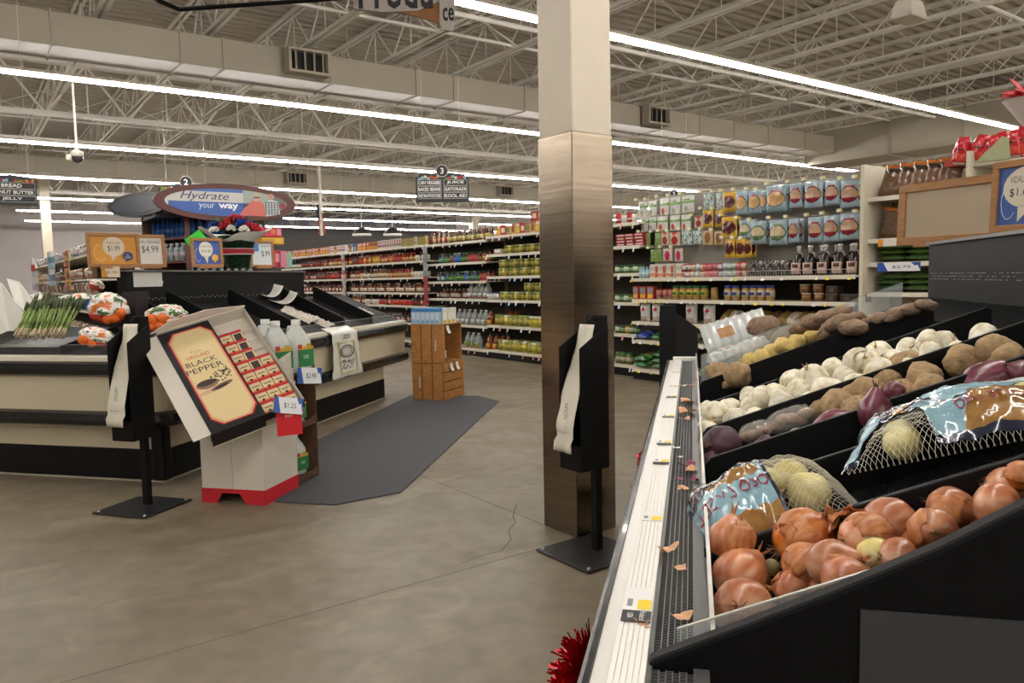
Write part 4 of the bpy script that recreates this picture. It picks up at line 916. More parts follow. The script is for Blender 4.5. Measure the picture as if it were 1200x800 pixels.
m = MB(); m.box(-.01, SX + .006, -SY - .006, .006, -.15, -.145); m.box(-.012, -.006, -SY - .006, .006, -.15, .0); m.box(SX, SX + .006, -SY - .006, .006, -.15, .0); m.box(0, SX, 0, .006, -.15, .02); tp(m, 'tilted_tray', card); m = MB(); m.box(-.012, SX + .006, -SY - .008, -SY, -.075, -.0); tp(m, 'tray_front', mat('display_black', '#1c1c1f', .4))
m = MB(); m.hexa([(-.12,-SY-.0,-.018),(-.012,-SY-.0,-.012),(-.012,.0,-.012),(-.12,.0,-.018),(-.12,-SY-.0,-.013),(-.012,-SY-.0,-.006),(-.012,.0,-.006),(-.12,.0,-.013)]); tp(m, 'side_flap', card)
tp(MB().box(0, xs_, -SY, 0, -.14, .0), 'header_block', mat('display_black', '#1c1c1f', .4))
tp(MB().box(SX + .0055, SX + .0075, -SY, 0, -.15, .002), 'black_edge', mat('display_black'))
tp(MB().box(xs_, SX, -SY, 0, -.1, -.085), 'packet_floor', card)
m = MB(); m.prism([(x, .006, z) for x, z in ((-.06, .02), (.1, .09), (.35, .1), (SX + .01, .03), (SX + .01, .015), (.2, .02))], (0, .004, 0)); tp(m, 'back_flap', mat('flap_pale', '#ddd0c6', .5))
def oct_(x0, x1, y0, y1, c, z): return [(x0 + c, y0, z), (x1 - c, y0, z), (x1, y0 + c * 1.3, z), (x1, y1 - c * 1.3, z), (x1 - c, y1, z), (x0 + c, y1, z), (x0, y1 - c * 1.3, z), (x0, y0 + c * 1.3, z)]
for j, (c, ins) in enumerate((('#c3222e', 0), ('#e6d3a0', .009), ('#c3222e', .014), ('#dfc996', .017))):
    m = MB(); m.prism(oct_(.035 + ins, xs_ - .012 - ins, -SY + .035 + ins, -.035 - ins, .055, .0005 + j * .0006), (0, 0, .0006)); tp(m, 'print_panel' if j else 'print_border', flat(c, .4))
cx_ = xs_ * .5
for s, y, w, hh, c in (('Pure', -.3, .07, .028, '#9a938a'), ('GROUND', -.345, .16, .032, '#c3222e'), ('BLACK', -.405, .21, .045, '#26262a'), ('PEPPER', -.47, .25, .047, '#26262a')):
    text(s, pe, TM @ Matrix.Translation((cx_ - .01, y * SY / .95 + .05, .0036)), w=w, h=hh, col=c)
def ell(x, y, rx, ry, c, z, a=0):
    m = MB(); m.prism([(x + rx*math.cos(t)*math.cos(a) - ry*math.sin(t)*math.sin(a), y + rx*math.cos(t)*math.sin(a) + ry*math.sin(t)*math.cos(a), z) for t in [i*.35 for i in range(18)]], (0, 0, .0005)); tp(m, 'printed_bowl', flat(c))
ell(.13, -.575, .075, .04, '#8a6a56', .003); ell(.13, -.562, .068, .026, '#3c2c24', .0036); ell(.21, -.625, .08, .02, '#7a5a4a', .0036, .2); ell(.12, -.64, .07, .018, '#d2a88a', .003, .1); ell(.205, -.63, .05, .012, '#2e2522', .0042, .2)
m = MB(); r_ = random.Random(3)
for i in range(70):
    x = r_.uniform(.17, .31); y = -.56 + (x - .17) * .35 + r_.gauss(0, .025); q = r_.uniform(.003, .006); m.box(x - q, x + q, y - q, y + q, .003, .0036)
tp(m, 'printed_peppercorns', flat('#2b2624'))
# packets
def packet_mesh(kind):
    m = MB(); w, h, t = .077, .108, .016
    m.box(0, w, 0, h * .28, 0, t, 2); m.box(0, w, h * .28, h * .8, 0, t, 1); m.box(0, w, h * .8, h, 0, t, 0)
    if kind: m.box(.012, w - .012, .012, h * .72, t, t + .001, 3)
    else: m.add([(w*.5+.011*math.cos(a), h*.27+.011*math.sin(a), t+.0007) for a in [i*.785 for i in range(8)]], [tuple(range(8))], 3); m.box(.012, w-.012, h*.5, h*.56, t, t+.0006, 3)
    return m.mesh('spice_packet', [flat('#c3222e'), flat('#d9c59a'), flat('#d9803a' if not kind else '#d9c59a'), flat('#3a3430')])
pk = [packet_mesh(0), packet_mesh(1)]
TW = basis(TL, ex_, ey_, ez_); gx = (SX - xs_ - .02) / 3
cells = [(r, c) for r in range(4) for c in range(3)] + [(4, 1), (4, 2), (4, 0), (5, 0), (5, 1), (6, 0), (6, 1), (7, 0), (7, 1)]
for i, (r, c) in enumerate(cells):
    k = 1 if (c == 1 and r >= 4) else 0
    M = TW @ Matrix.Translation((xs_ + .012 + c * gx, -SY + .015 + r * .1, -.06)) @ Matrix.Rotation(math.radians(10), 4, 'X')
    o = obj('spice_packet', pk[k]); o.matrix_world = M; tag(o, ('red and tan' if not k else 'dark-labelled') + ' spice packet in the pepper tray, %s row up, %s column' % (nth(r), ['left', 'middle', 'right'][c]), 'packet', 'orange spice packets' if not k else 'dark spice packets')
for r in range(9):
    m = MB(); m.box(xs_ + .008, SX - .004, -SY + .012 + r * .1, -SY + .018 + r * .1, -.085, -.05); tp(m, 'packet_ledge', flat('#e8e4dc'))
# price card and red riser card on the low end
def card_at(parent, inv, px, py, Y, w, h, yaw, name, col, tilt=.0):
    p = aty(px, py, Y); M = inv @ (Matrix.Translation(p) @ rotz(math.atan2(-p.x, p.y) + yaw) @ Matrix.Rotation(tilt, 4, 'X'))
    o = MB().box(-w / 2, w / 2, 0, .002, -h / 2, h / 2).build(name, flat(col, .35), parent); o.matrix_local = M; return o, M
o, M = card_at(pe, PI_, 339, 492, 5.0, .165, .2, .25, 'red_riser_card', '#c81f28', -.1)
text('best', pe, M @ faceY(0, -.0008, .03), w=.05, h=.018, col='#f0e8e4')
def price_card(parent, inv, px, py, Y, w, h, yaw, roll, price, tilt=-.25):
    o, M = card_at(parent, inv, px, py, Y, w, h, yaw, 'price_card', '#e4e6e8', tilt); M = M @ Matrix.Rotation(roll, 4, 'Y'); o.matrix_local = M
    for pts in ([(-w/2, -h/2), (-w/2 + .25*w, -h/2), (-w/2 + .14*w, h/2), (-w/2, h/2)], [(w/2, -h/2), (w/2, h/2), (w/2 - .22*w, h/2), (w/2 - .13*w, h*.1), (w/2 - .07*w, h * .2)]):
        q = plate(pts, -.0012, .001).build('card_blue_corner', flat('#2d55a5', .35), parent); q.matrix_local = M
    text(price, parent, M @ faceY(w * .06, -.0014, -h * .02), w=w * .42, h=h * .36, col='#3a4048')
price_card(pe, PI_, 338, 475, 4.98, .19, .105, .25, .18, '$1.25')
# ================================================================== vinegar rack
brown = mat('brown_rack_wood', '#5a3f2c', .55, var=.25, vs=6, stretch=(3, 3, 14))
vr = thing('vinegar_rack', 'brown wooden rack of vinegar jugs behind the pepper display', 'rack', (-1.94, 5.75, 0), math.radians(-14))
for z in (.02, .43, .845): MB().box(-.2, .26, 0, .4, z, z + .022).build('rack_shelf', brown, vr, bevel=.003)
MB().box(-.2, .27, .4, .42, 0, .9).build('rack_side', brown, vr); MB().box(-.2, .1, -.02, 0, 0, 1.0).build('rack_side', brown, vr); MB().box(-.22, -.2, -.02, .42, 0, 1.02).build('rack_back', brown, vr)
for z in (.03, .44, .855): 
    m = MB(); m.prism([(.26, 0, z - .01), (.26, .4, z - .01), (.26, .4, z + .06), (.26, .33, z + .035), (.26, .07, z + .035), (.26, 0, z + .06)], (.012, 0, 0)); m.build('rack_lip', brown, vr)
VM = Matrix.Translation((-1.94, 5.75, 0)) @ rotz(math.radians(-14))
price_card(vr, VM.inverted(), 363, 440, 5.75, .2, .12, .5, .1, '$2.98', -.1)
jugc = mat('milky_jug', '#e4e8e2', .2, alpha=.72, coat=.3); jcap = mat('white_cap', '#e6e6e2', .4)
def jug_tree(lab, group, M, lab_cols=('#2d7a45', '#c9a23a', '#b8352e'), body=None, cap=None, name='vinegar_jug', cat='jug', label=True):
    t = thing(name, lab, cat, (0, 0, 0), 0, group); t.matrix_world = M
    b = body or jugc
    m = MB(); prof = [(.001, 0), (.07, .0), (.078, .012), (.08, .17), (.076, .2), (.05, .255), (.028, .29), (.026, .315), (.001, .318)]
    vs = []; n = 20
    def fn(a, bq):
        i = bq * (len(prof) - 1); k = min(int(i), len(prof) - 2); f = i - k; r = prof[k][0] * (1 - f) + prof[k+1][0] * f; z = prof[k][1] * (1 - f) + prof[k+1][1] * f
        ph = a * 2 * math.pi; cx, cy = math.cos(ph), math.sin(ph); q = 1 if z > .25 else .7
        e = (abs(cx) ** (2 / q) + abs(cy) ** (2 / q)) ** (-q / 2) if q < 1 else 1
        e = min(e, 1.12)
        return (r * cx * e, r * cy * e, z)
    m.grid(n, 24, fn); m.build('jug_body', b, t, smooth=True)
    m = MB(); m.tube([(0, .03, .285), (0, .07, .28), (0, .085, .24), (0, .08, .2)], .011, 6); m.build('jug_handle', b, t, smooth=True)
    MB().lathe([(.029, .3), (.029, .325), (.027, .328), (.001, .329)], 14).build('cap', cap or jcap, t)
    if label:
        m = MB(); m.box(-.06, .06, -.0865, -.084, .04, .145, 0); m.box(-.06, .06, -.0865, -.084, .145, .165, 1); m.box(-.06, -.03, -.0868, -.0845, .15, .178, 2); m.box(.005, .04, -.0868, -.0845, .15, .18, 1)
        m.build('jug_label', [flat(c) for c in lab_cols], t)
        text('10%', t, faceY(0, -.0872, .1), w=.04, h=.022, col='#e8f0e8')
    return t
JJ = [(349, 436, 5.86, 'gallon vinegar jug on the rack top, nearest the aisle, green label in view'), (325, 440, 5.72, 'gallon vinegar jug at the front of the rack top, widest in view'), (313, 428, 6.02, 'gallon vinegar jug at the back of the rack top, second cap from left'), (288, 432, 5.88, 'gallon vinegar jug on the rack top half hidden by the pepper tray')]
for i, (px, py, Y, lab) in enumerate(JJ):
    p = aty(px, py, Y); jug_tree(lab, 'vinegar jugs on the rack top', Matrix.Translation((p.x, p.y, .868)) @ rotz(math.radians(50 if i else 55)) @ Matrix.Scale(1.22, 4))
for i, (x, y, z, lab) in enumerate([(.14, .28, .453, 'vinegar jug on the middle rack shelf, farther'), (.14, .1, .453, 'vinegar jug on the middle rack shelf, nearer'), (.14, .28, .043, 'vinegar jug on the bottom rack shelf, farther'), (.14, .1, .043, 'vinegar jug on the bottom rack shelf, nearer')]):
    jug_tree(lab, 'vinegar jugs on the lower shelves', VM @ Matrix.Translation((x, y, z)) @ rotz(math.radians(75)) @ Matrix.Scale(1.0, 4))
# ================================================================== wooden crates with cartons
crw = mat('crate_pine', '#a5713c', .6, var=.25, vs=4, stretch=(3, 3, 14)); crd = mat('crate_inside', '#5a3d22', .7)
CM = Matrix.Translation((-1.307, 9.929, 0)) @ rotz(math.radians(-24))
def crate(lab, z0, hgt, openr):
    t = thing('wooden_crate', lab, 'crate', CM @ Vector((0, 0, z0)), math.radians(-24), 'stacked wooden crates')
    W_, D_ = .46, .55; g = .012
    for i in range(3): MB().box(i * W_ / 3 + g / 2, (i + 1) * W_ / 3 - g / 2, -.012, 0, 0.0, hgt).build('plank', crw, t, bevel=.003)
    MB().box(.0, W_, .0, D_, 0, .016).build('plank', crw, t); MB().box(0, W_, 0, D_, hgt - .016, hgt).build('plank', crw, t)
    MB().box(0, .014, 0, D_, .016, hgt - .016).build('plank', crw, t); MB().box(.014, W_ - .014, D_ - .014, D_, .016, hgt - .016).build('plank', crw, t)
    MB().box(.012, W_ - .012, .002, .006, .016, hgt - .016).build('crate_liner', crd, t)
    if not openr:
        for i in range(4): MB().box(W_ - .0, W_ + .012, 0, D_, .008 + i * hgt / 4, (i + 1) * hgt / 4 - .004).build('plank', crw, t, bevel=.003)
        MB().box(W_ - .006, W_ - .002, .005, D_ - .005, .016, hgt - .016).build('crate_liner', crd, t)
    else:
        MB().box(W_ - .012, W_ + .012, -.012, .05, 0, hgt).build('plank', crw, t); MB().box(.05, .06, .006, D_ - .014, .016, hgt - .016).build('crate_liner', crw, t)
    m = MB(); m.box(.11 if not openr else .36, .125 if not openr else .375, -.0135, -.012, .16, .3); m.build('hand_slot', flat('#c9c2b4'), t)
    return t
crate('lower wooden crate with slatted side, standing on the mat end', 0.0, .48, False)
crate('upper wooden crate open at the side with a bottle inside', .485, .5, True)
bottle_dark = mat('brown_glass', '#3a1d10', .12, coat=.5)
t = thing('sauce_bottle', 'brown bottle with white label inside the open crate', 'bottle', CM @ Vector((.4, .13, .502)), 0)
MB().lathe([(.001, 0), (.035, 0), (.036, .15), (.03, .18), (.014, .21), (.014, .25), (.001, .252)], 14).build('glass', bottle_dark, t, smooth=True)
MB().lathe([(.037, .04), (.037, .14)], 14).build('bottle_label', flat('#d6d2c8'), t); MB().lathe([(.016, .245), (.016, .275), (.001, .276)], 10).build('cap', jcap, t)
for i, (x, y, z, lab) in enumerate([(.475, .12, .965, 'small white price tag hanging at the crate top'), (.48, .18, .475, 'white price tag curled between the crates, nearer'), (.48, .34, .475, 'white price tag curled between the crates, farther')]):
    m = MB(); m.grid(4, 3, lambda a, b: (.03 * a * a, (a - .5) * .0 + (b - .5) * .09, -.1 * a)); o = m.build('price_tag', flat('#dedcd6'), None, solid=.001); o.matrix_world = CM @ Matrix.Translation((x, y, z)) @ rotz(.1); tag(o, lab, 'price tag', 'crate price tags')
for i in range(9):
    blue = i < 6
    w, d, h = .066, .09, .2
    m = MB(); m.box(0, w, 0, d, 0, h * .78, 0); m.box(0, w, 0, d, h * .78, h, 1); m.box(.008, w - .008, -.0008, 0, h * .3, h * .72, 2); m.box(.012, w - .012, -.0012, 0, h * .04, h * .22, 3)
    o = m.build('drink_carton', [flat('#a9c3d6' if blue else '#d9d4c2'), flat('#3f7fb8' if blue else '#d8d6cc'), flat('#c6d6e0' if blue else '#e6e2da'), flat('#7fa6c4' if blue else '#d9b23a')], None, bevel=.002)
    o.matrix_world = CM @ Matrix.Translation((.005 + i * .069 if blue else .425, .01 + (0 if blue else (i - 5.4) * .11), .986)) @ (Matrix() if blue else rotz(.4))
    tag(o, ('blue and white carton on the crates, %s from the left' % nth(i)) if blue else ('white and yellow carton on the crates, %s from the front' % nth(i - 6)), 'carton', 'blue cartons on the crates' if blue else 'yellow cartons on the crates')
for i in range(12):
    m = MB(); o = obj('drink_carton', bpy.data.objects['drink_carton'].data); o.matrix_world = CM @ Matrix.Translation((.005 + (i % 6) * .069, .12 + (i // 6) * .11, .986)); tag(o, 'blue and white carton on the crates, %s rear row, %s from left' % (['nearer', 'farther'][i // 6], nth(i % 6)), 'carton', 'rear blue cartons on the crates')
# ================================================================== framed price signs
def sign_frame(lab, px, py, Y, wpx, hpx, yaw, bg, poster, z=None, fw=.1, lean=-.08, foot=True):
    p = aty(px, py, Y)
    if z is not None: p.z = z
    k = (p - CAM).dot(_F) / FPX; w, h = wpx * k, hpx * k
    t = thing('sign_frame', lab, 'sign', p, math.atan2(-p.x, p.y) + yaw, 'wooden sign frames'); t.rotation_euler.x = lean
    b = fw * min(w, h)
    for nme, (x0, x1, z0, z1) in {'a': (-w/2, w/2, 0, b), 'b': (-w/2, w/2, h - b, h), 'c': (-w/2, -w/2 + b, b, h - b), 'd': (w/2 - b, w/2, b, h - b)}.items():
        MB().box(x0, x1, -.012, .016, z0, z1).build('frame_bar', wood_m, t, bevel=.003)
    MB().box(-w/2 + b, w/2 - b, .0, .01, b, h - b).build('poster', bg if not isinstance(bg, str) else flat(bg, .4), t)
    if foot: MB().box(-w * .3, w * .3, -.05, -.012, -.015, .02).build('foot', wood_m, t)
    if poster: poster(t, w - 2 * b, h - 2 * b, h / 2)
    return t
def bubble(t, cx, cz, rx, rz_, col, y, tail=(-.2, -1.0)):
    decal(t, 'speech_bubble', disc(cx, cz, rx, rz_), y, col); tx, tz_ = tail
    decal(t, 'bubble_tail', [(cx - rx * .35, cz - rz_ * .85), (cx + tx * rx, cz + tz_ * rz_ * 1.5), (cx + rx * .3, cz - rz_ * .85)], y, col)
def post1(t, w, h, c):
    bubble(t, .0, c + h * .13, w * .24, h * .36, '#d9cbb4', -.001); bubble(t, w * .3, c - h * .22, w * .12, h * .17, '#37406e', -.0012, (-.6, -.9))
    text('Asparagus', t, faceY(0, -.0022, c + h * .27), w=w * .32, h=h * .08, col='#3a3430'); text('$1.99', t, faceY(0, -.0022, c + h * .05), w=w * .26, h=h * .22, col='#1c1c1c'); text('SO\nGOOD', t, faceY(w * .3, -.0024, c - h * .22), w=w * .13, h=h * .15, col='#e8dcc0')
    m = MB(); m.tube([(-w*.3 + w*.14*math.cos(a), -.001, c - h*.1 + h*.3*math.sin(a)) for a in [i*.4 for i in range(4, 15)]], .003, 4); m.build('line_art', flat('#ecc46a'), t)
def post2(t, w, h, c):
    text('NAVEL ORANGES', t, faceY(0, -.0015, c + h * .34), w=w * .9, h=h * .1, col='#3b4048'); text('$4.99', t, faceY(w * .05, -.0015, c + h * .05), w=w * .62, h=h * .3, col='#1c1c1c'); decal(t, 'blue_corner', rect(-w/2, -w * .38, -.0 + c + h * .2, c + h * .5), -.001, '#5877a8')
def post3(t, w, h, c):
    bubble(t, -w * .04, c + h * .14, w * .27, h * .34, '#d6d2c6', -.001, (.1, -1.2)); bubble(t, w * .3, c - h * .22, w * .13, h * .15, '#d9a53a', -.0012)
    text('CLEMENTINES', t, faceY(-w * .04, -.0022, c + h * .27), w=w * .42, h=h * .07, col='#444'); text('$10.00', t, faceY(-w * .04, -.0022, c + h * .06), w=w * .36, h=h * .13, col='#222')
    m = MB(); m.tube([(-w*.36 + w*.1*math.cos(a), -.001, c - h*.1 + h*.3*math.sin(a)) for a in [i*.4 for i in range(4, 15)]], .002, 4); m.build('line_art', flat('#cfd8ea'), t)
def post4(t, w, h, c):
    decal(t, 'blue_logo', rect(-w * .46, -w * .15, c + h * .12, c + h * .45), -.001, '#3f78b4'); text('CARROTS', t, faceY(w * .2, -.0015, c + h * .36), w=w * .5, h=h * .09, col='#333'); text('$.99', t, faceY(w * .2, -.0015, c), w=w * .42, h=h * .3, col='#1c1c1c')
sign_frame('large wooden frame with yellow poster and speech bubble price on the island', 135, 313, 6.55, 57, 40, .25, '#c98a22', post1)
MB().box(0, .14, 0, .002, 0, .09).build('tmp', flat('#d8cbb0'))
o = bpy.data.objects['tmp']; o.name = 'price_ticket'; p = aty(119, 325, 6.45); o.matrix_world = Matrix.Translation(p) @ rotz(math.atan2(-p.x, p.y)); tag(o, 'small cream and yellow price ticket under the yellow framed sign', 'ticket')
m = MB(); m.prism([(0, -.0005, 0), (.05, -.0005, 0), (.02, -.0005, .09), (0, -.0005, .09)], (0, .0004, 0)); m.build('ticket_yellow_corner', flat('#c98a22'), o)
text('$1.99', o, faceY(.08, -.001, .04), w=.08, h=.025, col='#4a4a4a')
zc = 1.692
sign_frame('wooden frame with white price poster half behind the yellow one', 176, 313, 7.05, 37, 38, .3, '#cfccc4', post2)
sign_frame('small wooden frame with blue poster beside the green tag', 244, 313, 7.9, 36, 34, .3, '#2f4f96', post3)
sign_frame('small wooden frame with white price poster right of the bouquet', 308, 313, 8.9, 28, 31, .3, '#c9ced2', post4)
p = aty(230, 281, 7.9); m = MB(); m.box(-.09, .09, 0, .002, -.09, .09); o = m.build('green_tag', mat('neon_green_paper', '#35c832', .5)); o.matrix_world = Matrix.Translation(p) @ rotz(math.atan2(-p.x, p.y)) @ Matrix.Rotation(-.65, 4, 'Y') @ Matrix.Diagonal((1, 1, .75, 1)); tag(o, 'neon green paper tag tilted on the corner of the blue framed sign', 'tag')
text('2 for\n$5.00', o, faceY(0, -.001, 0), w=.1, h=.09, col='#164a14')
# right case frames
kraft = mat('kraft_poster', '#a8977f', .6, var=.05, vs=5)
sign_frame('wide wooden frame with a blank tan board on top of the onion case', 1117, 285, 4.5, 150, 75, -.62, kraft, None, fw=.13, lean=-.05)
def post5(t, w, h, c):
    bubble(t, -w * .12, c + h * .14, w * .32, h * .36, '#d3c8b4', -.001, (-.35, -1.1)); decal(t, 'yellow_swoosh', [(w * .1, c - h * .45), (w * .3, c - h * .1), (w * .4, c - h * .1), (w * .2, c - h * .45)], -.001, '#c99a3a')
    text('VIDALIA ONIONS', t, faceY(-w * .1, -.0022, c + h * .28), w=w * .5, h=h * .12, col='#555'); text('$1.69', t, faceY(-w * .2, -.0022, c + h * .05), w=w * .3, h=h * .16, col='#1c1c1c'); text('LB', t, faceY(w * .1, -.0022, c - h * .1), w=w * .05, h=h * .05, col='#333')
    m = MB(); m.tube([(-w*.36 + w*.1*math.cos(a), -.001, c - h*.1 + h*.3*math.sin(a)) for a in [i*.4 for i in range(4, 15)]], .002, 4); m.build('line_art', flat('#cfd8ea'), t)
sign_frame('wooden frame with blue poster and $1.69 speech bubble at the right edge', 1212, 270, 3.75, 112, 86, -.62, '#2d4f8f', post5, fw=.1, lean=-.05)
# ================================================================== bouquet
p = aty(279, 314, 8.3); bq = thing('bouquet', 'red, white and blue artificial bouquet in a dark green foil pot', 'flowers', p, 0)
MB().lathe([(.001, 0), (.12, 0), (.14, .1), (.19, .3), (.2, .34)], 20).build('foil_pot', mat('green_foil', '#14301e', .25, .5, bump=.8, bs=30), bq)
for z0, z1, c in ((.15, .2, '#a3202e'), (.14, .15, '#d8d0c8'), (.2, .206, '#d8d0c8')): MB().lathe([(.148 + z0 * .16, z0), (.148 + z1 * .16, z1)], 20).build('ribbon', flat(c), bq)
m = MB(); m.grid(40, 8, lambda a, b: ((.17 + .13 * b * (1 + .8 * math.cos(a * 12.57))) * math.cos(a * 6.283), (.17 + .07 * b) * math.sin(a * 6.283), .27 + .1 * b * (1 + .6 * math.cos(a * 12.57)) + .03 * math.sin(a * 25) * b)); m.build('tissue_collar', mat('white_tissue', '#dedcd4', .4, alpha=.92, bump=.6, bs=30), bq, solid=.002)
m = MB(); r_ = random.Random(8)
for i in range(160):
    a = r_.uniform(0, 6.3); q = r_.uniform(0, .2); c = Vector((q * math.cos(a), q * math.sin(a), .4 + r_.uniform(-.02, .1))); d = Vector((math.cos(a), math.sin(a), r_.uniform(.2, 1))).normalized(); s = d.orthogonal().normalized() * .012
    m.add([c - s, c + d * .07 - s * .3, c + d * .07 + s * .3, c + s], [(0, 1, 2, 3)])
lv = m.build('foliage', mat('dark_leaves', '#25401f', .5), bq); lv['kind'] = 'stuff'
def flower(seed, R):
    m = MB(); r = random.Random(seed)
    for i in range(26):
        a = i * 2.4; el = r.uniform(.1, 1.4); d = Vector((math.cos(a) * math.cos(el), math.sin(a) * math.cos(el), math.sin(el))); t_ = d.orthogonal().normalized() * R * .45
        m.add([d * .2 * R, d * .8 * R - t_, d * 1.1 * R, d * .8 * R + t_], [(0, 1, 2, 3)])
    return m
FLW = [(-.02, 0, .6, 'r'), (.06, -.06, .58, 'r'), (-.09, -.06, .54, 'r'), (-.06, -.14, .5, 'r'), (.17, -.1, .49, 'r'), (.22, -.05, .46, 'r'), (.1, -.12, .53, 'b'), (-.2, -.05, .52, 'b'), (.12, .05, .52, 'b'), (-.19, -.12, .46, 'w'), (-.0, -.15, .47, 'w'), (.14, -.16, .46, 'w'), (-.05, .1, .5, 'w')]
for i, (x, y, z, c) in enumerate(FLW): 
    o = flower(i, .07 if c != 'w' else .055).build('blossom', {'r': mat('red_petal', '#b01f2b', .6), 'b': mat('blue_petal', '#1d3a94', .6), 'w': mat('white_petal', '#d9d6cc', .6)}[c], bq, solid=.004); o.location = (x, y, z * .84)
# ================================================================== shelving run along the aisle (building frame, face at D = 8.4)
def PF(D, N, z, yaw=0.0): return MBLD @ Matrix.Translation((D, N, z)) @ rotz(-math.pi / 2 + yaw)
dvec = MBLD.to_3x3() @ Vector((1, 0, 0)); BI = MBLD.inverted()
def pxp(px, py, D): return BI @ onpl(px, py, BP(D, 0), dvec)     # pixel on the plane D -> (D,N,z)
def pxN(px, D, py=322): return pxp(px, py, D).y
backp = mat('shelf_back_shaded_brown', '#2e2720', .7, var=.1, vs=4); peg_m = mat('pegboard_grey', '#8b857c', .6)  # back panel brown darkened to hold the shade inside the shelves
tagw = flat('#dcdad4'); tagy = flat('#d9c33a'); tagr = flat('#d08a80'); tagb = flat('#9fb8d8')
def shelf_unit(lab, N0, N1, zs_, Df=8.4, dep=.5, top=2.42, tags=8, seed=0, back=None, backD=None):
    Nm = (N0 + N1) / 2; t = thing('shelf_unit', lab, 'shelf', BP(Df, Nm), BA, 'gondola shelf bays')
    W = abs(N1 - N0) / 2; r = random.Random(seed)
    MB().box(.02, dep + .04, -W, W, 0, zs_[0] - .025).build('kick_base', mat('kick_black', '#121214', .5), t)
    MB().box((backD - Df) if backD else dep, (backD - Df + .02) if backD else dep + .02, -W, W, .1, top).build('back_panel', back or backp, t)
    for z in zs_:
        s = MB().box(0, dep, -W + .01, W - .01, z - .025, z).build('shelf', shelf_m, t)
        MB().box(-.012, 0, -W + .01, W - .01, z - .045, z + .004).build('price_channel', mat('channel_white', '#dcd5c4', .4), s)
        for i in range(tags):
            if r.random() < .35: continue
            y = -W + (i + r.uniform(.2, .8)) * 2 * W / tags; w = r.choice((.03, .035, .05)); c = r.choice((tagw, tagw, tagw, tagr, tagb)) if seed < 20 else r.choice((tagw, tagy))
            h = .075 if seed < 20 else .03
            g = MB(); g.hexa([(-.05,y,z-.02-h),(-.049,y,z-.02-h),(-.049,y+w,z-.02-h),(-.05,y+w,z-.02-h),(-.016,y+w*.3,z-.02),(-.015,y+w*.3,z-.02),(-.015,y+w*1.3,z-.02),(-.016,y+w*1.3,z-.02)]); g.build('price_tag', c, s)
    for y in (-W, W): MB().box(dep - .06, dep + .03, y - .015, y + .015, 0, top).build('upright', mat('upright_grey', '#8f887b', .5), t)
    return t
ZA = [.17, .65, 1.14, 1.59, 2.01, 2.36]; ZB = [.15, .62, 1.15, 1.51, 1.89, 2.31]; ZC = [.17, .58, .97, 1.27, 1.62, 1.98, 2.32]
NA0, NA1, NB1, NC1, ND1 = 8.3, 12.45, 14.75, 19.1, 24.0
shelf_unit('pickle shelf bay just left of the steel column', 10.2, NA1, ZA, seed=1, tags=10)
shelf_unit('shelf bay between the steel column and the snack pegboard', NA0, 10.2, ZA, seed=2, tags=8)
shelf_unit('salad dressing shelf bay left of the pickles', NA1, NB1, ZB, seed=3, tags=8)
shelf_unit('condiment shelf bay in the middle of the aisle', NB1, NC1, ZC, seed=4, tags=12)
shelf_unit('far shelf bay beside the hydration rack', NC1, ND1, ZC, seed=5, tags=12)
# products
def jar_me(nm, r, h, body, lid, lab=None, l0=.25, l1=.72, lidh=.14, n=12, sh=.9):
    prof = [(r * .9, 0), (r, h * .04), (r, h * l0), (r * 1.01, h * l0), (r * 1.01, h * l1), (r, h * l1), (r, h * (.8)), (r * sh, h * (1 - lidh)), (r * sh, h * (1 - lidh)), (r * sh * 1.02, h * .99), (.001, h)]
    mi = [0, 0, 2, 2, 2, 0, 0, 1, 1, 1]
    m = MB(); m.lathe(prof, n, (0, r, 0), mi); return m.mesh(nm, [body, lid, lab or body], True)
def bot_me(nm, r, h, body, cap, lab, l0=.15, l1=.5, n=10, neck=.35, shoulder=.68):
    prof = [(r * .95, 0), (r, h * .03), (r, h * l0), (r * 1.01, h * l0), (r * 1.01, h * l1), (r, h * l1), (r, h * shoulder * .9), (r * .8, h * shoulder), (r * neck, h * .82), (r * neck, h * .88), (r * neck * 1.2, h * .88), (r * neck * 1.2, h * .99), (.001, h)]
    mi = [0, 0, 2, 2, 2, 0, 0, 0, 0, 1, 1, 1]
    m = MB(); m.lathe(prof, n, (0, r, 0), mi); return m.mesh(nm, [body, cap, lab], True)
def box_me(nm, w, h, d, c, bands=()):
    m = MB(); m.box(-w / 2, w / 2, 0, d, 0, h, 0); ms = [c if not isinstance(c, str) else flat(c)]
    for i, (x0, x1, z0, z1, cc) in enumerate(bands): m.box(-w/2 + x0 * w, -w/2 + x1 * w, -.0015 - .0003 * i, 0, z0 * h, z1 * h, i + 1); ms.append(flat(cc))
    return m.mesh(nm, ms)
def jug_me(nm, body, cap, lab, lab2, k=1.0):
    m = MB(); pr = [(.075, 0), (.082, .012), (.084, .16), (.08, .19), (.05, .25), (.03, .285), (.03, .3), (.001, .3)]
    m.lathe(pr, 10, (0, .085, 0), [0] * 7); m.lathe([(.032, .285), (.032, .31), (.001, .312)], 10, (0, .085, 0), [1, 1]); m.box(-.065, .065, -.003, .02, .05, .12, 2); m.box(-.065, .065, -.003, .02, .03, .05, 3)
    return m.mesh(nm, [body, cap, lab, lab2], True)
gl = lambda nm, c, v=.15: mat('content_' + nm, c, .18, var=v, vs=40, coat=.3)
pick, pick2, olive = gl('pickle', '#7d7a2c', .3), gl('pickle_yellow', '#a89a34', .25), gl('olive', '#5f6428', .3)
lidw, lidg, lidk, lidr, lidb, lidgr = flat('#d6d4c8'), flat('#2f6a3a'), flat('#24241f'), flat('#a8252a'), flat('#2a3a86'), flat('#7d8a3a')
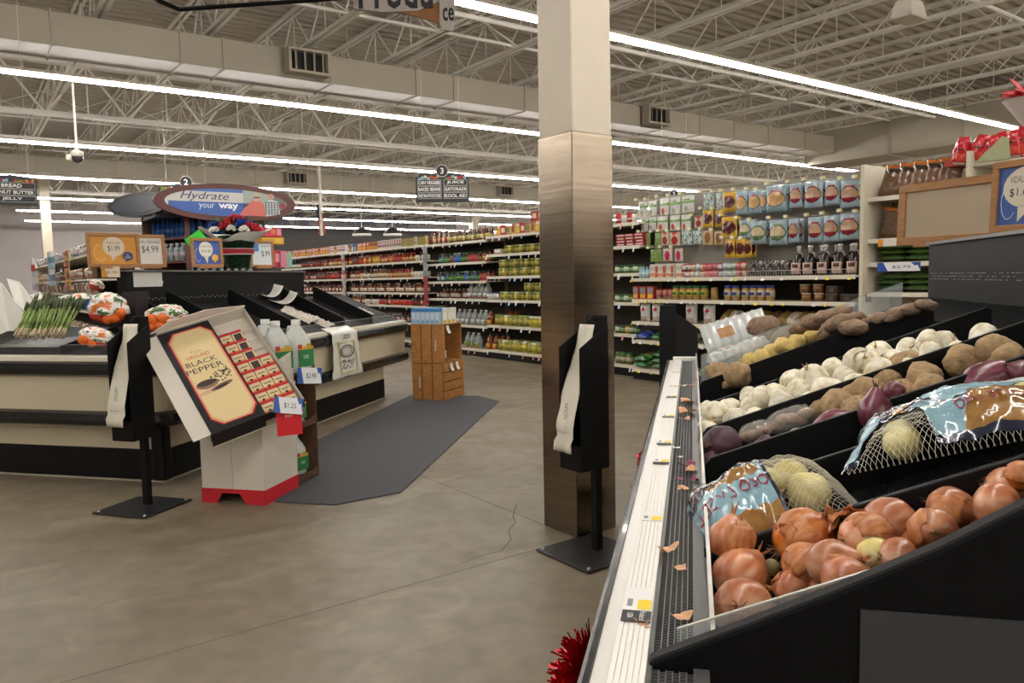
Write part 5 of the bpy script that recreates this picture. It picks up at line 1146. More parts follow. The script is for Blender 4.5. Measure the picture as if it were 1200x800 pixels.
clearj = mat('clear_liquid', '#8f9490', .15, var=.1, vs=10); brnl = gl('cider', '#7a3d18'); drk = gl('dark_sauce', '#251a14'); amb = gl('amber', '#8a4a1c'); redl = gl('red_sauce', '#8a2418'); dgr = gl('dark_green_glass', '#16241a')
PJ = [jar_me('pickle_jar', .055, .16, pick, lidgr, flat('#9a9238'), .2, .6), jar_me('pickle_jar', .05, .15, pick2, lidw, flat('#c2b24a'), .3, .7), jar_me('pickle_jar', .052, .155, olive, lidgr, flat('#7c8030'), .25, .7)]
PL = [jar_me('pickle_jar', .075, .21, pick, lidgr, flat('#a49a3c'), .25, .6), jar_me('pickle_jar', .07, .2, pick2, lidw, flat('#bfae3c'), .3, .65)]
def row(mes, name, lab, cat, group, Na, Nb, z, pitch, D=8.43, stack=1, sh=0.0, rows=1, rp=.12, miss=.0, jit=.12, order='mix', yaw=.15):
    if not isinstance(mes, (list, tuple)): mes = [mes]
    n = max(1, int(round(abs(Na - Nb) / pitch))); N0 = max(Na, Nb); c = 0
    for i in range(n):
        for r in range(rows):
            if rnd.random() < miss: continue
            me = (mes[i * len(mes) // n] if rnd.random() < .72 else rnd.choice(mes)) if order == 'run' else mes[(i * 7 + r) % len(mes)]
            for s in range(stack):
                o = obj(name, me); o.matrix_world = PF(D + r * rp + U(0, .02), N0 - (i + .5) * pitch + U(-jit, jit) * pitch * .5, z + .002 + s * sh, U(-yaw, yaw)); tag(o, lab + ', %s from left' % nth(i) + ((', upper' if s == stack - 1 else ', lower' if s == 0 else ', %s level' % nth(s)) if stack > 1 else '') + ((', front' if r == 0 else ', rear') if rows > 1 else ''), cat, group); c += 1
# pickle bay (visible part 10.2..12.45) and what shows right of the column
def Nx(px): return pxN(px, 8.4)
row(PJ, 'pickle_jar', 'small pickle jar on the fifth pickle shelf', 'jar', 'fifth shelf pickles', Nx(588), 10.3, ZA[4], .115, rows=2)
row(box_me('jar_carton', .2, .1, .1, '#c7bfae', ((0, 1, 0, .25, '#7a3a34'), (.1, .9, .4, .9, '#dcd6c8'))), 'jar_carton', 'pale label pack left of the fifth shelf pickles', 'box', None, Nx(578), Nx(587), ZA[4], .21)
row(PJ, 'pickle_jar', 'small pickle jar stacked on the fourth pickle shelf', 'jar', 'fourth shelf pickles', Nx(581), 10.3, ZA[3], .115, stack=2, sh=.16, rows=1)
row(PJ, 'pickle_jar', 'pickle jar on the third pickle shelf', 'jar', 'third shelf pickles', Nx(582), 10.3, ZA[2], .115, rows=2)
row(PJ, 'pickle_jar', 'pickle jar stacked at right of third pickle shelf', 'jar', 'third shelf upper pickles', Nx(610), 10.3, ZA[2] + .165, .115)
row(PL, 'pickle_jar', 'large pickle jar on the second pickle shelf', 'jar', 'second shelf large pickles', Nx(575), 10.3, ZA[1], .155, rows=1, order='run')
row(PL, 'pickle_jar', 'large pickle jar on the lowest pickle shelf', 'jar', 'lowest shelf large pickles', Nx(578), 10.3, ZA[0], .155, rows=2, rp=.16)
JG = jug_me('jug', clearj, lidw, flat('#b9bcb6'), flat('#8a9088')); JB = jug_me('jug', brnl, lidk, flat('#c9952c'), flat('#b0481e')); JGr = jug_me('jug', clearj, lidw, flat('#7c9a3c'), flat('#c25a24')); JR = jug_me('jug', clearj, lidw, flat('#b9bcb6'), flat('#a8322c'))
row(JG, 'vinegar_jug', 'clear vinegar jug on the second shelf above the crates', 'jug', 'clear jugs on second shelf', Nx(529), Nx(565), ZB[1], .2)
row(JB, 'cider_jug', 'brown cider jug on the second shelf left of the large pickles', 'jug', 'brown jugs on second shelf', Nx(566), Nx(575), ZB[1], .19)
row(JB, 'cider_jug', 'brown cider jug standing behind the second shelf pickles', 'jug', 'brown jugs behind pickles', Nx(578), Nx(592), ZA[1], .22, D=8.62)
row(JGr, 'juice_jug', 'green and orange labelled jug on the lowest shelf by the crates', 'jug', 'green label jugs', Nx(538), Nx(560), ZB[0], .2)
row(JB, 'cider_jug', 'brown jug on the lowest shelf beside the pickles', 'jug', 'brown jugs lowest shelf', Nx(561), Nx(590), ZB[0], .21, D=8.5, miss=.2)
row(JR, 'vinegar_jug', 'clear jug with red and white label on the third shelf', 'jug', 'red label jugs', Nx(544), Nx(566), ZB[2], .19)
row(jar_me('white_jar', .045, .13, flat('#c9c8c4'), lidb, flat('#d9d7d2')), 'relish_jar', 'white labelled jar on the third shelf left of the pickles', 'jar', 'white jars third shelf', Nx(567), Nx(581), ZB[2], .1)
# snack packs on the pickle bay top
TP = [box_me('top_pack', .16, .2, .1, '#b3392c', ((.1, .9, .1, .6, '#d8b23a'), (.15, .85, .65, .95, '#d9c9a8'))), box_me('top_pack', .15, .18, .1, '#c79a2c', ((.2, .8, .2, .8, '#8a3a1c'), (.1, .9, .85, 1, '#b33a2a'))), box_me('top_pack', .14, .15, .1, '#b9ac7c', ((.1, .9, .3, .9, '#6c7a3c'), (0, 1, 0, .2, '#9c3a2c'))), box_me('top_pack', .17, .17, .1, '#a8302a', ((.2, .8, .3, .8, '#e0d0b0'),))]
row(TP, 'snack_pack', 'red and yellow snack pack on the top shelf of the pickle bay', 'box', 'top shelf snack packs', Nx(581), 10.3, ZA[5], .15, order='mix')
row(TP[3], 'snack_pack', 'red pack stacked above the others beside the column', 'box', 'upper red packs', Nx(618), Nx(636), ZA[5] + .205, .18, D=8.5)
# dressing bay
sauce = [bot_me('dressing', .032, .2, dgr, lidg, flat('#5a8a3c')), bot_me('dressing', .033, .21, drk, lidk, flat('#d2cdbf')), bot_me('dressing', .032, .2, amb, lidk, flat('#c9a24a')), bot_me('dressing', .032, .2, redl, lidw, flat('#b8b0a0')), bot_me('dressing', .033, .2, gl('blue', '#2a4f86'), lidw, flat('#3f6fae')), bot_me('dressing', .032, .19, gl('pinkish', '#9a4a3c'), lidk, flat('#a83a3c'))]
topb = [bot_me('sauce', .036, .25, drk, flat('#c2a040'), flat('#c9b45a')), bot_me('sauce', .034, .24, drk, lidk, flat('#8a7a4a')), bot_me('sauce', .035, .24, amb, flat('#b8862c'), flat('#d2c88a')), bot_me('sauce', .034, .25, drk, lidb, flat('#a8a06a'))]
row(topb, 'sauce_bottle', 'gold-labelled sauce bottle on the top dressing shelf', 'bottle', 'top shelf gold sauces', Nx(525), Nx(570), ZB[5], .085, rows=2)
row([bot_me('cola', .04, .27, drk, lidr, flat('#a8252a')), bot_me('tallb', .036, .24, gl('tan', '#a8906a'), lidw, flat('#c9b890'))], 'tall_bottle', 'tall bottle on the top shelf between the uprights', 'bottle', 'top shelf tall bottles', Nx(503), Nx(524), ZB[5], .1)
row([sauce[0], sauce[0], sauce[4], sauce[0], sauce[5], sauce[5], sauce[2]], 'dressing_bottle', 'dressing bottle on the second-highest dressing shelf', 'bottle', 'upper dressings', Nx(512), Nx(571), ZB[4], .082, rows=2, order='run')
row([sauce[1], sauce[0], sauce[0], sauce[4], sauce[0], sauce[5]], 'dressing_bottle', 'dressing bottle on the third-highest dressing shelf', 'bottle', 'lower dressings', Nx(510), Nx(571), ZB[3], .082, rows=2, order='run')
row([sauce[1], sauce[3]], 'dressing_bottle', 'small bottle behind the jugs on the dressing shelf', 'bottle', 'low dressing shelf', Nx(503), Nx(543), ZB[2], .08, D=8.55, miss=.2)
# condiment bays
hot = [bot_me('hot_sauce', .03, .2, redl, flat('#c8642c'), flat('#c9a060')), bot_me('hot_sauce', .034, .21, gl('ketchup', '#9a2a1c'), lidw, flat('#b8402c')), bot_me('hot_sauce', .032, .22, gl('mustard', '#c8982c'), flat('#b8352a'), flat('#d2b23c'))]
bbq = [bot_me('bbq', .034, .22, drk, lidk, flat('#d0c8ba')), bot_me('bbq', .034, .22, drk, lidr, flat('#8a2a22')), bot_me('bbq', .034, .22, amb, flat('#d8d4c8'), flat('#c9bc9a')), bot_me('bbq', .033, .21, gl('rust', '#7a3018'), lidk, flat('#d8cfc0'))]
can = [jar_me('can', .045, .13, flat('#c9c4b8'), flat('#b8b4aa'), flat('#b8352a'), .05, .95), jar_me('can', .045, .13, flat('#c77a2a'), flat('#b8b4aa'), flat('#c9762a'), .05, .95), jar_me('can', .045, .13, flat('#a8a49a'), flat('#b8b4aa'), flat('#d0ccc2'), .05, .95), jar_me('can', .045, .13, flat('#a89a4a'), flat('#b8b4aa'), flat('#b8a23a'), .05, .95)]
pkg = [box_me('carton', .11, .2, .08, '#b8432a', ((.1, .9, .1, .5, '#d8a23a'), (.2, .8, .6, .9, '#e0d8c8'))), box_me('carton', .1, .19, .08, '#c78a2c', ((.1, .9, .5, .9, '#7a2a1c'),)), box_me('carton', .11, .2, .08, '#c9c6c0', ((.1, .9, .2, .5, '#8a4a4a'), (.3, .7, .6, .9, '#a8252a'))), box_me('carton', .1, .21, .08, '#3a5a8a', ((.1, .9, .1, .6, '#d8d6cc'),)), box_me('carton', .11, .2, .08, '#a89040', ((.1, .9, .1, .8, '#8a8034'), (0, 1, .9, 1, '#2c2418')))]
for (Na, Nb, nm) in ((NC1 - .1, NB1 + .08, 'the middle condiment bay'), (ND1 - .1, NC1 + .1, 'the far bay')):
    s = (Na - Nb); f = nm.startswith('the far')
    row([pkg[3], pkg[0], pkg[1], pkg[2], pkg[2], pkg[4], pkg[4]] if not f else [pkg[1], pkg[0], pkg[0], pkg[2]], 'carton', 'colourful carton on the top shelf of ' + nm, 'box', 'top cartons, ' + nm, Na, Nb, ZC[6], .125, order='run')
    row([bbq[1], hot[1], hot[2], hot[0], hot[1], hot[0], can[2]] if not f else [bbq[0], bbq[1], hot[0]], 'condiment_bottle', 'condiment bottle on the second-highest shelf of ' + nm, 'bottle', 'second shelf, ' + nm, Na, Nb, ZC[5], .1 if not f else .11, order='run')
    row([hot[0], bbq[0], bbq[2], hot[0], hot[0], can[2]] if not f else [bbq[3], bbq[1], hot[1]], 'condiment_bottle', 'condiment bottle on the third-highest shelf of ' + nm, 'bottle', 'third shelf, ' + nm, Na, Nb, ZC[4], .1 if not f else .11, order='run')
    row([bbq[1], bbq[0], bbq[2], bbq[3], bbq[2]] if not f else [bbq[1], bbq[3]], 'barbecue_bottle', 'tall barbecue sauce bottle on the fourth-highest shelf of ' + nm, 'bottle', 'fourth shelf, ' + nm, Na, Nb, ZC[3], .1 if not f else .12, order='mix')
    row([bbq[2], can[2], can[0], can[0], bbq[1]] if not f else [can[0], bbq[1]], 'low_shelf_bottle', 'can or bottle on the low shelf of ' + nm, 'bottle', 'low shelf, ' + nm, Na, Nb, ZC[2], .1 if not f else .13, order='run')
    if not f: row([bbq[1], bbq[0]], 'low_shelf_bottle', 'dark bottle on the second-lowest shelf of ' + nm, 'bottle', 'second-lowest shelf, ' + nm, Na - s * .4, Nb, ZC[1], .13)
# clip strips with hanging packets at the uprights
for i, (px, lab) in enumerate([(503, 'hanging strip of grey and red packets on the upright beside the dressings'), (407, 'hanging strip of white and pink packets on the far upright')]):
    N = Nx(px); t = thing('clip_strip', lab, 'clip strip', (0, 0, 0), 0, 'clip strips'); t.matrix_world = PF(8.33, N, 1.0); r = random.Random(i)
    MB().box(-.02, .02, 0, .003, 0, 1.3).build('strip', mat('strip_white', '#c9c6c0', .5), t)
    for k in range(12):
        m = MB(); w = .07; m.box(-w, w, -.03, -.005, -.07, .05); o = m.build('hanging_packet', flat(r.choice(['#8a9496', '#9aa0a2', '#7a8488']) if (k > 5 and i == 0) else r.choice(['#a82a30', '#8f2a34']) if i == 0 else r.choice(['#c9c2c0', '#b8a8a8', '#a8605c'])), t); o.location = (r.uniform(-.03, .03), r.uniform(-.02, .0), .1 + k * .1); o.rotation_euler = (0, r.uniform(-.2, .2), 0)
# bay right of the column
row([jar_me('redcan', .05, .16, flat('#a8282a'), lidr, flat('#c9c0b8'), .3, .45), can[2]], 'canister', 'red canister on the top shelf right of the column', 'can', 'red canisters', Nx(743), Nx(718), ZA[5], .12)
row(box_me('redbox', .18, .045, .15, '#9c2228', ((.1, .9, .3, .7, '#d8c8c0'),)), 'flat_box', 'flat red box stacked right of the column', 'box', 'flat red boxes', Nx(751), Nx(720), ZA[4], .2, stack=4, sh=.047)
gj = [jar_me('sauce_jar', .05, .14, gl('green_sauce', '#4a6a34'), lidk, flat('#b8c4b0'), .25, .7), jar_me('sauce_jar', .05, .14, gl('green_sauce2', '#3a5a34'), lidk, flat('#7aa06a'), .25, .6)]
row(gj, 'sauce_jar', 'green-labelled jar on the fourth shelf right of the column', 'jar', 'green jars fourth shelf', Nx(748), Nx(716), ZA[3], .105)
row(gj, 'sauce_jar', 'green-labelled jar on the third shelf right of the column', 'jar', 'green jars third shelf', Nx(739), Nx(716), ZA[2], .105)
row(gj + [jar_me('sauce_jar', .05, .14, gl('curry', '#b8862c'), lidk, flat('#c9b07a'), .25, .7)], 'sauce_jar', 'mixed sauce jar on the second shelf right of the column', 'jar', 'mixed jars second shelf', Nx(748), Nx(716), ZA[1], .11)
row([jar_me('sauce_jar', .06, .18, olive, lidg, flat('#a8a488'), .25, .6)], 'olive_jar', 'green-lidded jar on the lowest shelf right of the column', 'jar', 'green lid jars', Nx(737), Nx(716), ZA[0], .125)
row([jar_me('sauce_jar', .055, .16, drk, lidk, drk)], 'dark_jar', 'dark jar at the back of the second shelf beside the column', 'jar', 'dark jars', Nx(730), Nx(716), ZA[2], .12, D=8.7)

# ================================================================== snack pegboard bay
DS = 8.22
ZR = [.16, .59, .87, 1.2, 1.51]
shelf_unit('snack bay with grey pegboard and deep shelves behind the onion case', 4.75, NA0, ZR, Df=DS, dep=.68, top=2.62, tags=26, seed=21, back=backp)
pb = thing('pegboard', 'grey perforated pegboard hung with snack bags', 'pegboard', BP(8.7, 6.52, 1.53), BA)
MB().box(0, .02, -1.76, 1.76, 0, 1.2).build('board', peg_m, pb)
hm_ = MB()
for i in range(110):
    for j in range(34): hm_.box(-.0006, 0, -1.74 + i * .032, -1.74 + i * .032 + .008, .03 + j * .035, .038 + j * .035)
hm_ = hm_.build('peg_holes', flat('#3c3833'), pb); hm_['kind'] = 'stuff'
def bag_me(nm, cols, mfn, lump=.35, seed=0, taper=0.0):
    m = MB(); o3 = Vector((seed * 3.1, seed, 0))
    def fr(a, b, s):
        e = (max(0, 1 - abs(2*a-1) ** 2.6) * max(0, 1 - abs(2*b-1) ** 4)) ** .6
        x = (a - .5) * (1 - .06 * math.sin(b * math.pi) - taper * max(0, b - .55) * 2); return (x, -s * lump * .5 * e * (1 + .25 * noise.noise(Vector((a * 4, b * 4, s)) + o3)) , b + .006 * math.sin(a * 40) * (b in (0, 1)))
    m.grid(26, 30, lambda a, b: fr(a, b, 1), mfn=mfn); m.grid(8, 9, lambda a, b: fr(1 - a, b, -1), 0)
    return m.mesh(nm, cols, True)
gf = lambda c: mat('film_' + c.lstrip('#'), c, .22, coat=.35, var=.08, vs=8)
def chips(ca, cb, cc, cd_):
    def f(a, b):
        q = math.hypot((a - .5) / .42, (b - .48) / .27)
        if b > .86 or b < .07: return 0
        if .72 < b + .12 * (a - .5) ** 2 < .8 and .28 < a < .78: return 3
        if q < 1.0: return 2 if b > .36 or cc is None else (3 if cd_ else 2)
        if q < 1.12: return 1
        return 0
    return f
BG = {'P': bag_me('chips', [gf('#8ea5b0'), gf('#22323c'), gf('#c29c68'), gf('#a84a5a')], chips(1, 1, None, 0), seed=1),
      'R': bag_me('chips', [gf('#98abb4'), gf('#3a2a26'), gf('#b08a6c'), gf('#8a2030')], chips(1, 1, 1, 1), seed=2),
      'G': bag_me('chips', [gf('#93a7ae'), gf('#2a3228'), gf('#bfae8c'), gf('#5f7a48')], chips(1, 1, 1, 1), seed=3),
      'Y': bag_me('chips', [gf('#c79f34'), gf('#6a1f14'), gf('#4a1812'), gf('#8a2a1c')], chips(1, 1, None, 0), lump=.25, seed=4),
      'W': bag_me('pouch', [gf('#bfc0b8'), gf('#6c9a48'), gf('#8e948a'), gf('#4f7a3c')], lambda a, b: 1 if .55 < b < .7 else 3 if (.72 < b < .8 and .2 < a < .7) else 2 if math.hypot(a - .35, (b - .25)) < .16 else 0, lump=.15, seed=5),
      'O': bag_me('pouch', [gf('#c4c2b8'), gf('#6c9a48'), gf('#b0482c'), gf('#4f7a3c')], lambda a, b: 1 if .55 < b < .7 else 2 if math.hypot(a - .35, (b - .25)) < .18 else 0, lump=.15, seed=5),
      'E': bag_me('pouch', [gf('#66823f'), gf('#7f9a55'), gf('#8aa860'), gf('#54702f')], lambda a, b: int(abs(noise.noise((a * 4, b * 4, 0))) * 9) % 4, lump=.15, seed=6),
      'D': bag_me('pouch', [gf('#b8a890'), gf('#8f2028'), gf('#c23a3a'), gf('#d8c8b8')], lambda a, b: 1 if math.hypot(a - .5, b - .4) < .3 else 2 if b > .75 and .3 < a < .7 else 0, lump=.15, seed=7),
      'T': bag_me('pouch', [gf('#b39a74'), gf('#8a6038'), gf('#c9b89a'), gf('#7a4a28')], lambda a, b: 1 if math.hypot(a - .5, (b - .5) * .8) < .3 else 0, lump=.15, seed=8),
      'K': bag_me('pouch', [gf('#c4b0a0'), gf('#b02a58'), gf('#c84a78'), gf('#a82050')], lambda a, b: 1 if math.hypot((a - .5), (b - .45) * .7) < .26 else 0, lump=.15, seed=9),
      'C': bag_me('pouch', [gf('#b9c2c2'), gf('#7aa08a'), gf('#5a86a0'), gf('#a8482c')], lambda a, b: int(abs(noise.noise((a * 3, b * 3, 4))) * 9) % 4, lump=.15, seed=10)}
DESC = {'P': 'pale blue snack bag with a tan oval window', 'R': 'blue snack bag with dark red band', 'G': 'blue snack bag with green lower band', 'Y': 'yellow bag with dark red print', 'W': 'white pouch with green stripe', 'O': 'white pouch with green stripe and orange dot', 'E': 'green pouch', 'D': 'tan pouch with red print', 'T': 'tan pouch with brown window', 'K': 'tan pouch with pink print', 'C': 'pale pouch with mixed print'}
BL = [('Y', 847, 863, 225, 248, 1), ('P', 862, 877, 224, 251, 1), ('P', 877, 893, 223, 250, 1), ('P', 899, 922, 217, 248, 1), ('R', 926, 940, 215, 243, 1), ('R', 943, 965, 212, 243, 1), ('R', 966, 985, 211, 240, 1), ('R', 985, 1009, 211, 243, 1), ('R', 1005, 1016, 210, 240, 1), ('P', 890, 899, 224, 247, 1),
      ('Y', 846, 864, 254, 279, 2), ('G', 866, 881, 257, 280, 2), ('G', 880, 898, 259, 286, 2), ('G', 902, 923, 257, 287, 2), ('R', 924, 937, 256, 284, 2), ('R', 947, 965, 254, 284, 2), ('R', 965, 984, 252, 283, 2), ('R', 984, 1009, 249, 281, 2), ('R', 1006, 1015, 250, 279, 2),
      ('Y', 849, 862, 280, 302, 3), ('Y', 862, 874, 280, 302, 3), ('Y', 872, 881, 281, 301, 3),
      ('W', 749, 759, 236, 253, 1), ('W', 760, 770, 235, 252, 1), ('O', 773, 785, 232, 252, 1), ('W', 786, 797, 231, 251, 1), ('W', 800, 813, 229, 249, 1), ('C', 825, 836, 227, 246, 1), ('C', 839, 847, 226, 246, 1),
      ('W', 751, 760, 254, 271, 2), ('W', 761, 769, 254, 270, 2), ('O', 770, 783, 253, 270, 2), ('O', 785, 797, 252, 270, 2), ('O', 798, 810, 251, 270, 2), ('D', 814, 824, 254, 267, 2), ('Y', 824, 836, 246, 266, 2), ('Y', 838, 849, 246, 266, 2),
      ('E', 752, 762, 273, 290, 3), ('E', 767, 775, 273, 289, 3), ('D', 775, 784, 272, 288, 3), ('D', 785, 797, 272, 288, 3), ('C', 799, 811, 270, 287, 3), ('C', 812, 823, 270, 286, 3), ('T', 824, 835, 270, 287, 3), ('T', 837, 848, 271, 287, 3),
      ('E', 763, 775, 292, 307, 4), ('K', 777, 788, 291, 306, 4), ('K', 790, 801, 291, 306, 4)]
RN = ['', 'top', 'second', 'third', 'lowest']
cnt = {}; BL.sort(key=lambda q: (q[5], q[1]))
for i, (k, x0, x1, y0, y1, rw) in enumerate(BL):
    D = 8.45 if x0 > 845 else 8.52
    a = pxp(x0, (y0 + y1) / 2, D); b = pxp(x1, (y0 + y1) / 2, D); zt = pxp((x0 + x1) / 2, y0, D).z; zb = pxp((x0 + x1) / 2, y1, D).z
    w = abs(a.y - b.y) * 1.02; h = zt - zb
    for d in range(2 if x0 > 845 else 1):
        o = obj('snack_bag', BG[k]); o.matrix_world = PF(D + .07 * d, (a.y + b.y) / 2 - .02 * d, zb, U(-.15, .15)) @ Matrix.Diagonal((w, min(w, .3), h, 1))
        g = '%s, %s peg row' % (DESC[k], RN[rw]); cnt[(rw, k, d)] = cnt.get((rw, k, d), -1) + 1; tag(o, DESC[k] + (', ' if d == 0 else ', rear, ') + RN[rw] + ' peg row, ' + nth(cnt[(rw, k, d)]), 'snack bag', g + (' rear' if d else ''))
    n = (a.y + b.y) / 2 + w * .25; c = PF(D - .12, n, zt + .02); 
    q = MB(); q.box(-.035, .01, 0, .002, -.012, .025); q.box(.01, .035, 0, .002, -.012, .025, 1); q.rod((0, .001, .0), (0, .28, .0), .003, n=4, mi=0); o = q.build('peg_hook', [tagw, tagy], pb); o.matrix_local = (Matrix.Translation(BP(8.7, 6.52, 1.53)) @ rotz(BA)).inverted() @ c
# deep shelf: boxes, little jars, dark bags, syrup bottles
def NS(px): return pxN(px, DS)
row(bot_me('bl', .03, .17, gl('aqua', '#9ab8c0'), flat('#7aa8bc'), flat('#a8c0c4')), 'aqua_bottle', 'slim aqua bottle at the left end of the deep snack shelf', 'bottle', 'aqua bottles', NS(757), NS(745), ZR[4], .065, D=DS + .03, rows=2)
row(box_me('wbox', .15, .2, .1, '#cfc9bd', ((.05, .6, .55, .8, '#b8b0a4'), (.62, .98, .05, .85, '#b0552c'), (0, .6, .1, .35, '#c98a5c'))), 'white_box', 'white box with orange picture on the deep snack shelf', 'box', 'white boxes with orange print', NS(795), NS(759), ZR[4], .165, D=DS + .03)
sj = [jar_me('sj', .035, .09, flat('#5a2f4c'), lidr, flat('#c9c4c0'), .15, .8), jar_me('sj', .035, .09, flat('#c48a6c'), lidr, flat('#d2b8a0'), .15, .8), jar_me('sj', .035, .09, flat('#b84a52'), lidr, flat('#c97a7c'), .15, .8), jar_me('sj', .035, .09, flat('#5a7a5c'), flat('#8a9a8c'), flat('#c2c8c2'), .15, .8), jar_me('sj', .035, .09, flat('#6a90a8'), flat('#a8b8c0'), flat('#c2ccd0'), .15, .8)]
row(sj, 'small_jar', 'small stacked jar on the deep snack shelf', 'jar', 'small stacked jars', NS(872), NS(796), ZR[4], .077, D=DS + .03, stack=2, sh=.095, order='run')
dkb = bag_me('darkbag', [mat('dark_foil', '#3a3834', .2, .3, var=.4, vs=14, coat=.4), mat('dark_foil2', '#77736c', .2, .4)], lambda a, b: 1 if noise.noise((a * 6, b * 7, 1)) > .15 else 0, lump=.4, seed=11)
for i in range(5):
    o = obj('foil_bag', dkb); n = NS(877 + i * 9.5); o.matrix_world = PF(DS + .1, n, ZR[4] + .002, U(-.3, .3)) @ Matrix.Diagonal((.15, .3, .2, 1)); tag(o, 'dark crinkled foil bag left of the syrup bottles, %s from left' % nth(i), 'bag', 'dark foil bags')
SY_ = [jug_me('sy', drk, lidw, drk, drk)]
sy = MB(); sy.lathe([(.06, 0), (.065, .01), (.066, .17), (.05, .2), (.022, .235)], 14, (0, .066, 0), [0] * 4); sy.lathe([(.022, .235), (.02, .29)], 14, (0, .066, 0), [1]); sy.lathe([(.024, .285), (.024, .315), (.001, .316)], 12, (0, .066, 0), [2, 2]); sy.box(-.048, .048, -.006, .02, .02, .135, 3); sy.box(-.035, .035, -.0068, 0, .085, .125, 4); sy.tube([(.03, .05, .24), (.05, .05, .225), (.055, .05, .19)], .007, 5, 1)
sym = sy.mesh('syrup_bottle', [drk, mat('clear_neck', '#a8a6a0', .1, coat=.5), lidw, flat('#c9aa9c'), flat('#5a3a30')], True)
for i, px in enumerate([929, 943, 959.5, 977, 995]):
    for r in range(2):
        o = obj('syrup_bottle', sym); o.matrix_world = PF(DS + .05 + r * .16, NS(px) - r * .05, ZR[4] + .002, U(-.1, .1)) @ Matrix.Scale(1.14, 4); tag(o, 'dark syrup bottle with pink label, %s rank, %s from left' % (['front', 'rear'][r], nth(i)), 'bottle', 'syrup bottles' if r == 0 else 'rear syrup bottles')
gd = thing('shelf_guard', 'thin white wire guard along the front of the deep snack shelf', 'guard', BP(DS, 6.52, ZR[4]), BA)
g = MB(); g.rod((0, -1.75, .07), (0, 1.3, .07), .003, n=5)
for i in range(80): g.rod((0, -1.75 + i * .038, 0), (0, -1.75 + i * .038, .07), .0012, n=3)
g.build('wire', mat('white_wire', '#d8d6d0', .4), gd)
# second deep shelf
row(box_me('cr', .12, .19, .1, '#b03a2c', ((.1, .9, .45, .9, '#7a8088'), (.1, .9, .1, .4, '#d8a23a'))), 'cereal_box', 'orange and red box at the left of the second deep shelf', 'box', 'orange red boxes', NS(764), NS(739), ZR[3], .14, D=DS + .03, stack=1)
row(jar_me('pj', .045, .15, flat('#b08a6c'), lidr, flat('#a8605c'), .3, .7), 'preserve_jar', 'red-lidded jar beside the green-lidded peanut butter', 'jar', 'red lid jars', NS(782), NS(765), ZR[3], .11, D=DS + .03)
pbj = gl('peanut', '#b08a50', .1)
def pb_me(lid, l1, l2): 
    m = MB(); m.lathe([(.045, 0), (.055, .015), (.056, .05), (.057, .05), (.057, .13), (.056, .13), (.054, .145), (.048, .16), (.048, .162), (.05, .162), (.05, .195), (.001, .196)], 14, (0, .057, 0), [0, 0, 2, 2, 2, 0, 0, 0, 1, 1, 1]); m.box(-.032, .032, -.003, .02, .07, .11, 3); return m.mesh('peanut_butter_jar', [pbj, lid, l1, l2], True)
row(pb_me(flat('#2f6a34'), flat('#b8a83c'), flat('#3c6a34')), 'peanut_butter_jar', 'green-lidded peanut butter jar on the second deep shelf', 'jar', 'green lid peanut butter', NS(825), NS(783), ZR[3], .128, D=DS + .03)
row(jar_me('tj', .05, .17, pbj, flat('#8a7a5c'), pbj), 'tan_tub', 'plain tan jar right of the green-lidded peanut butter', 'jar', None, NS(835), NS(826), ZR[3], .12, D=DS + .05)
row(pb_me(flat('#2a3a86'), flat('#c2b49a'), flat('#2c3a7c')), 'peanut_butter_jar', 'blue-lidded peanut butter jar on the second deep shelf', 'jar', 'blue lid peanut butter', NS(901), NS(844), ZR[3], .128, D=DS + .03)
tub = [jar_me('tub', .06, .1, gl('nuts', '#8a6038', .4), mat('clear_lid', '#b8b0a0', .15), gl('nuts', '#8a6038'), sh=1.05, lidh=.1), box_me('tub', .15, .09, .12, mat('tray_dark', '#3a2c22', .3, var=.4, vs=40), ((0, 1, .9, 1, '#6a6258'), (.3, .7, .2, .7, '#5a4a3c')))]
row(tub[0], 'nut_tub', 'round clear nut tub on the second deep shelf', 'tub', 'round nut tubs', NS(964), NS(931), ZR[3], .17, D=DS + .04, stack=2, sh=.105)
row(tub[1], 'snack_tray', 'flat dark snack tray stacked right of the round tubs', 'tray', 'stacked dark trays', NS(979), NS(964), ZR[3], .16, D=DS + .04, stack=2, sh=.092)
row(tub[1], 'snack_tray', 'flat snack tray near the end panel', 'tray', 'trays near end panel', NS(1010), NS(981), ZR[3], .17, D=DS + .04)
# third deep shelf and below
wb_ = bag_me('flour', [gf('#c4c2be'), gf('#a02a38'), gf('#8f8a84'), gf('#a89888')], lambda a, b: 1 if (abs(a - .5) / .28 + abs(b - .68) / .13) < 1 else 3 if b < .3 and .15 < a < .85 else 0, lump=.4, seed=12)
for i, px in enumerate([751, 765, 805, 826]):
    o = obj('white_sack', wb_); o.matrix_world = PF(DS + .1, NS(px), ZR[2] + .002, U(-.1, .1)) @ Matrix.Diagonal((.19, .3, .27, 1)); tag(o, 'white sack with a red diamond, %s from left' % nth(i), 'bag', 'white sacks with red diamond')
nutm = [mat('nut_pack_a', '#8a7038', .3, var=.5, vs=25, coat=.3), mat('nut_pack_b', '#5a4630', .3, var=.5, vs=30, coat=.3), mat('nut_pack_c', '#c9c0ae', .25, var=.2, vs=10)]
npk = [bag_me('np', [nutm[i]], lambda a, b: 0, lump=.45, seed=13 + i) for i in range(3)]
for i in range(16):
    px = 842 + i * 11; o = obj('nut_pack', npk[(i * 5) % 3 if i % 4 else 0]); o.matrix_world = PF(DS + .12, NS(px), ZR[2] + .05, U(-.4, .4)) @ Matrix.Rotation(-1.0, 4, 'X') @ Matrix.Diagonal((.17, .3, .22, 1)); tag(o, 'glossy pack of dried snacks on the third deep shelf, %s from left' % nth(i), 'packet', 'snack packs on third deep shelf')
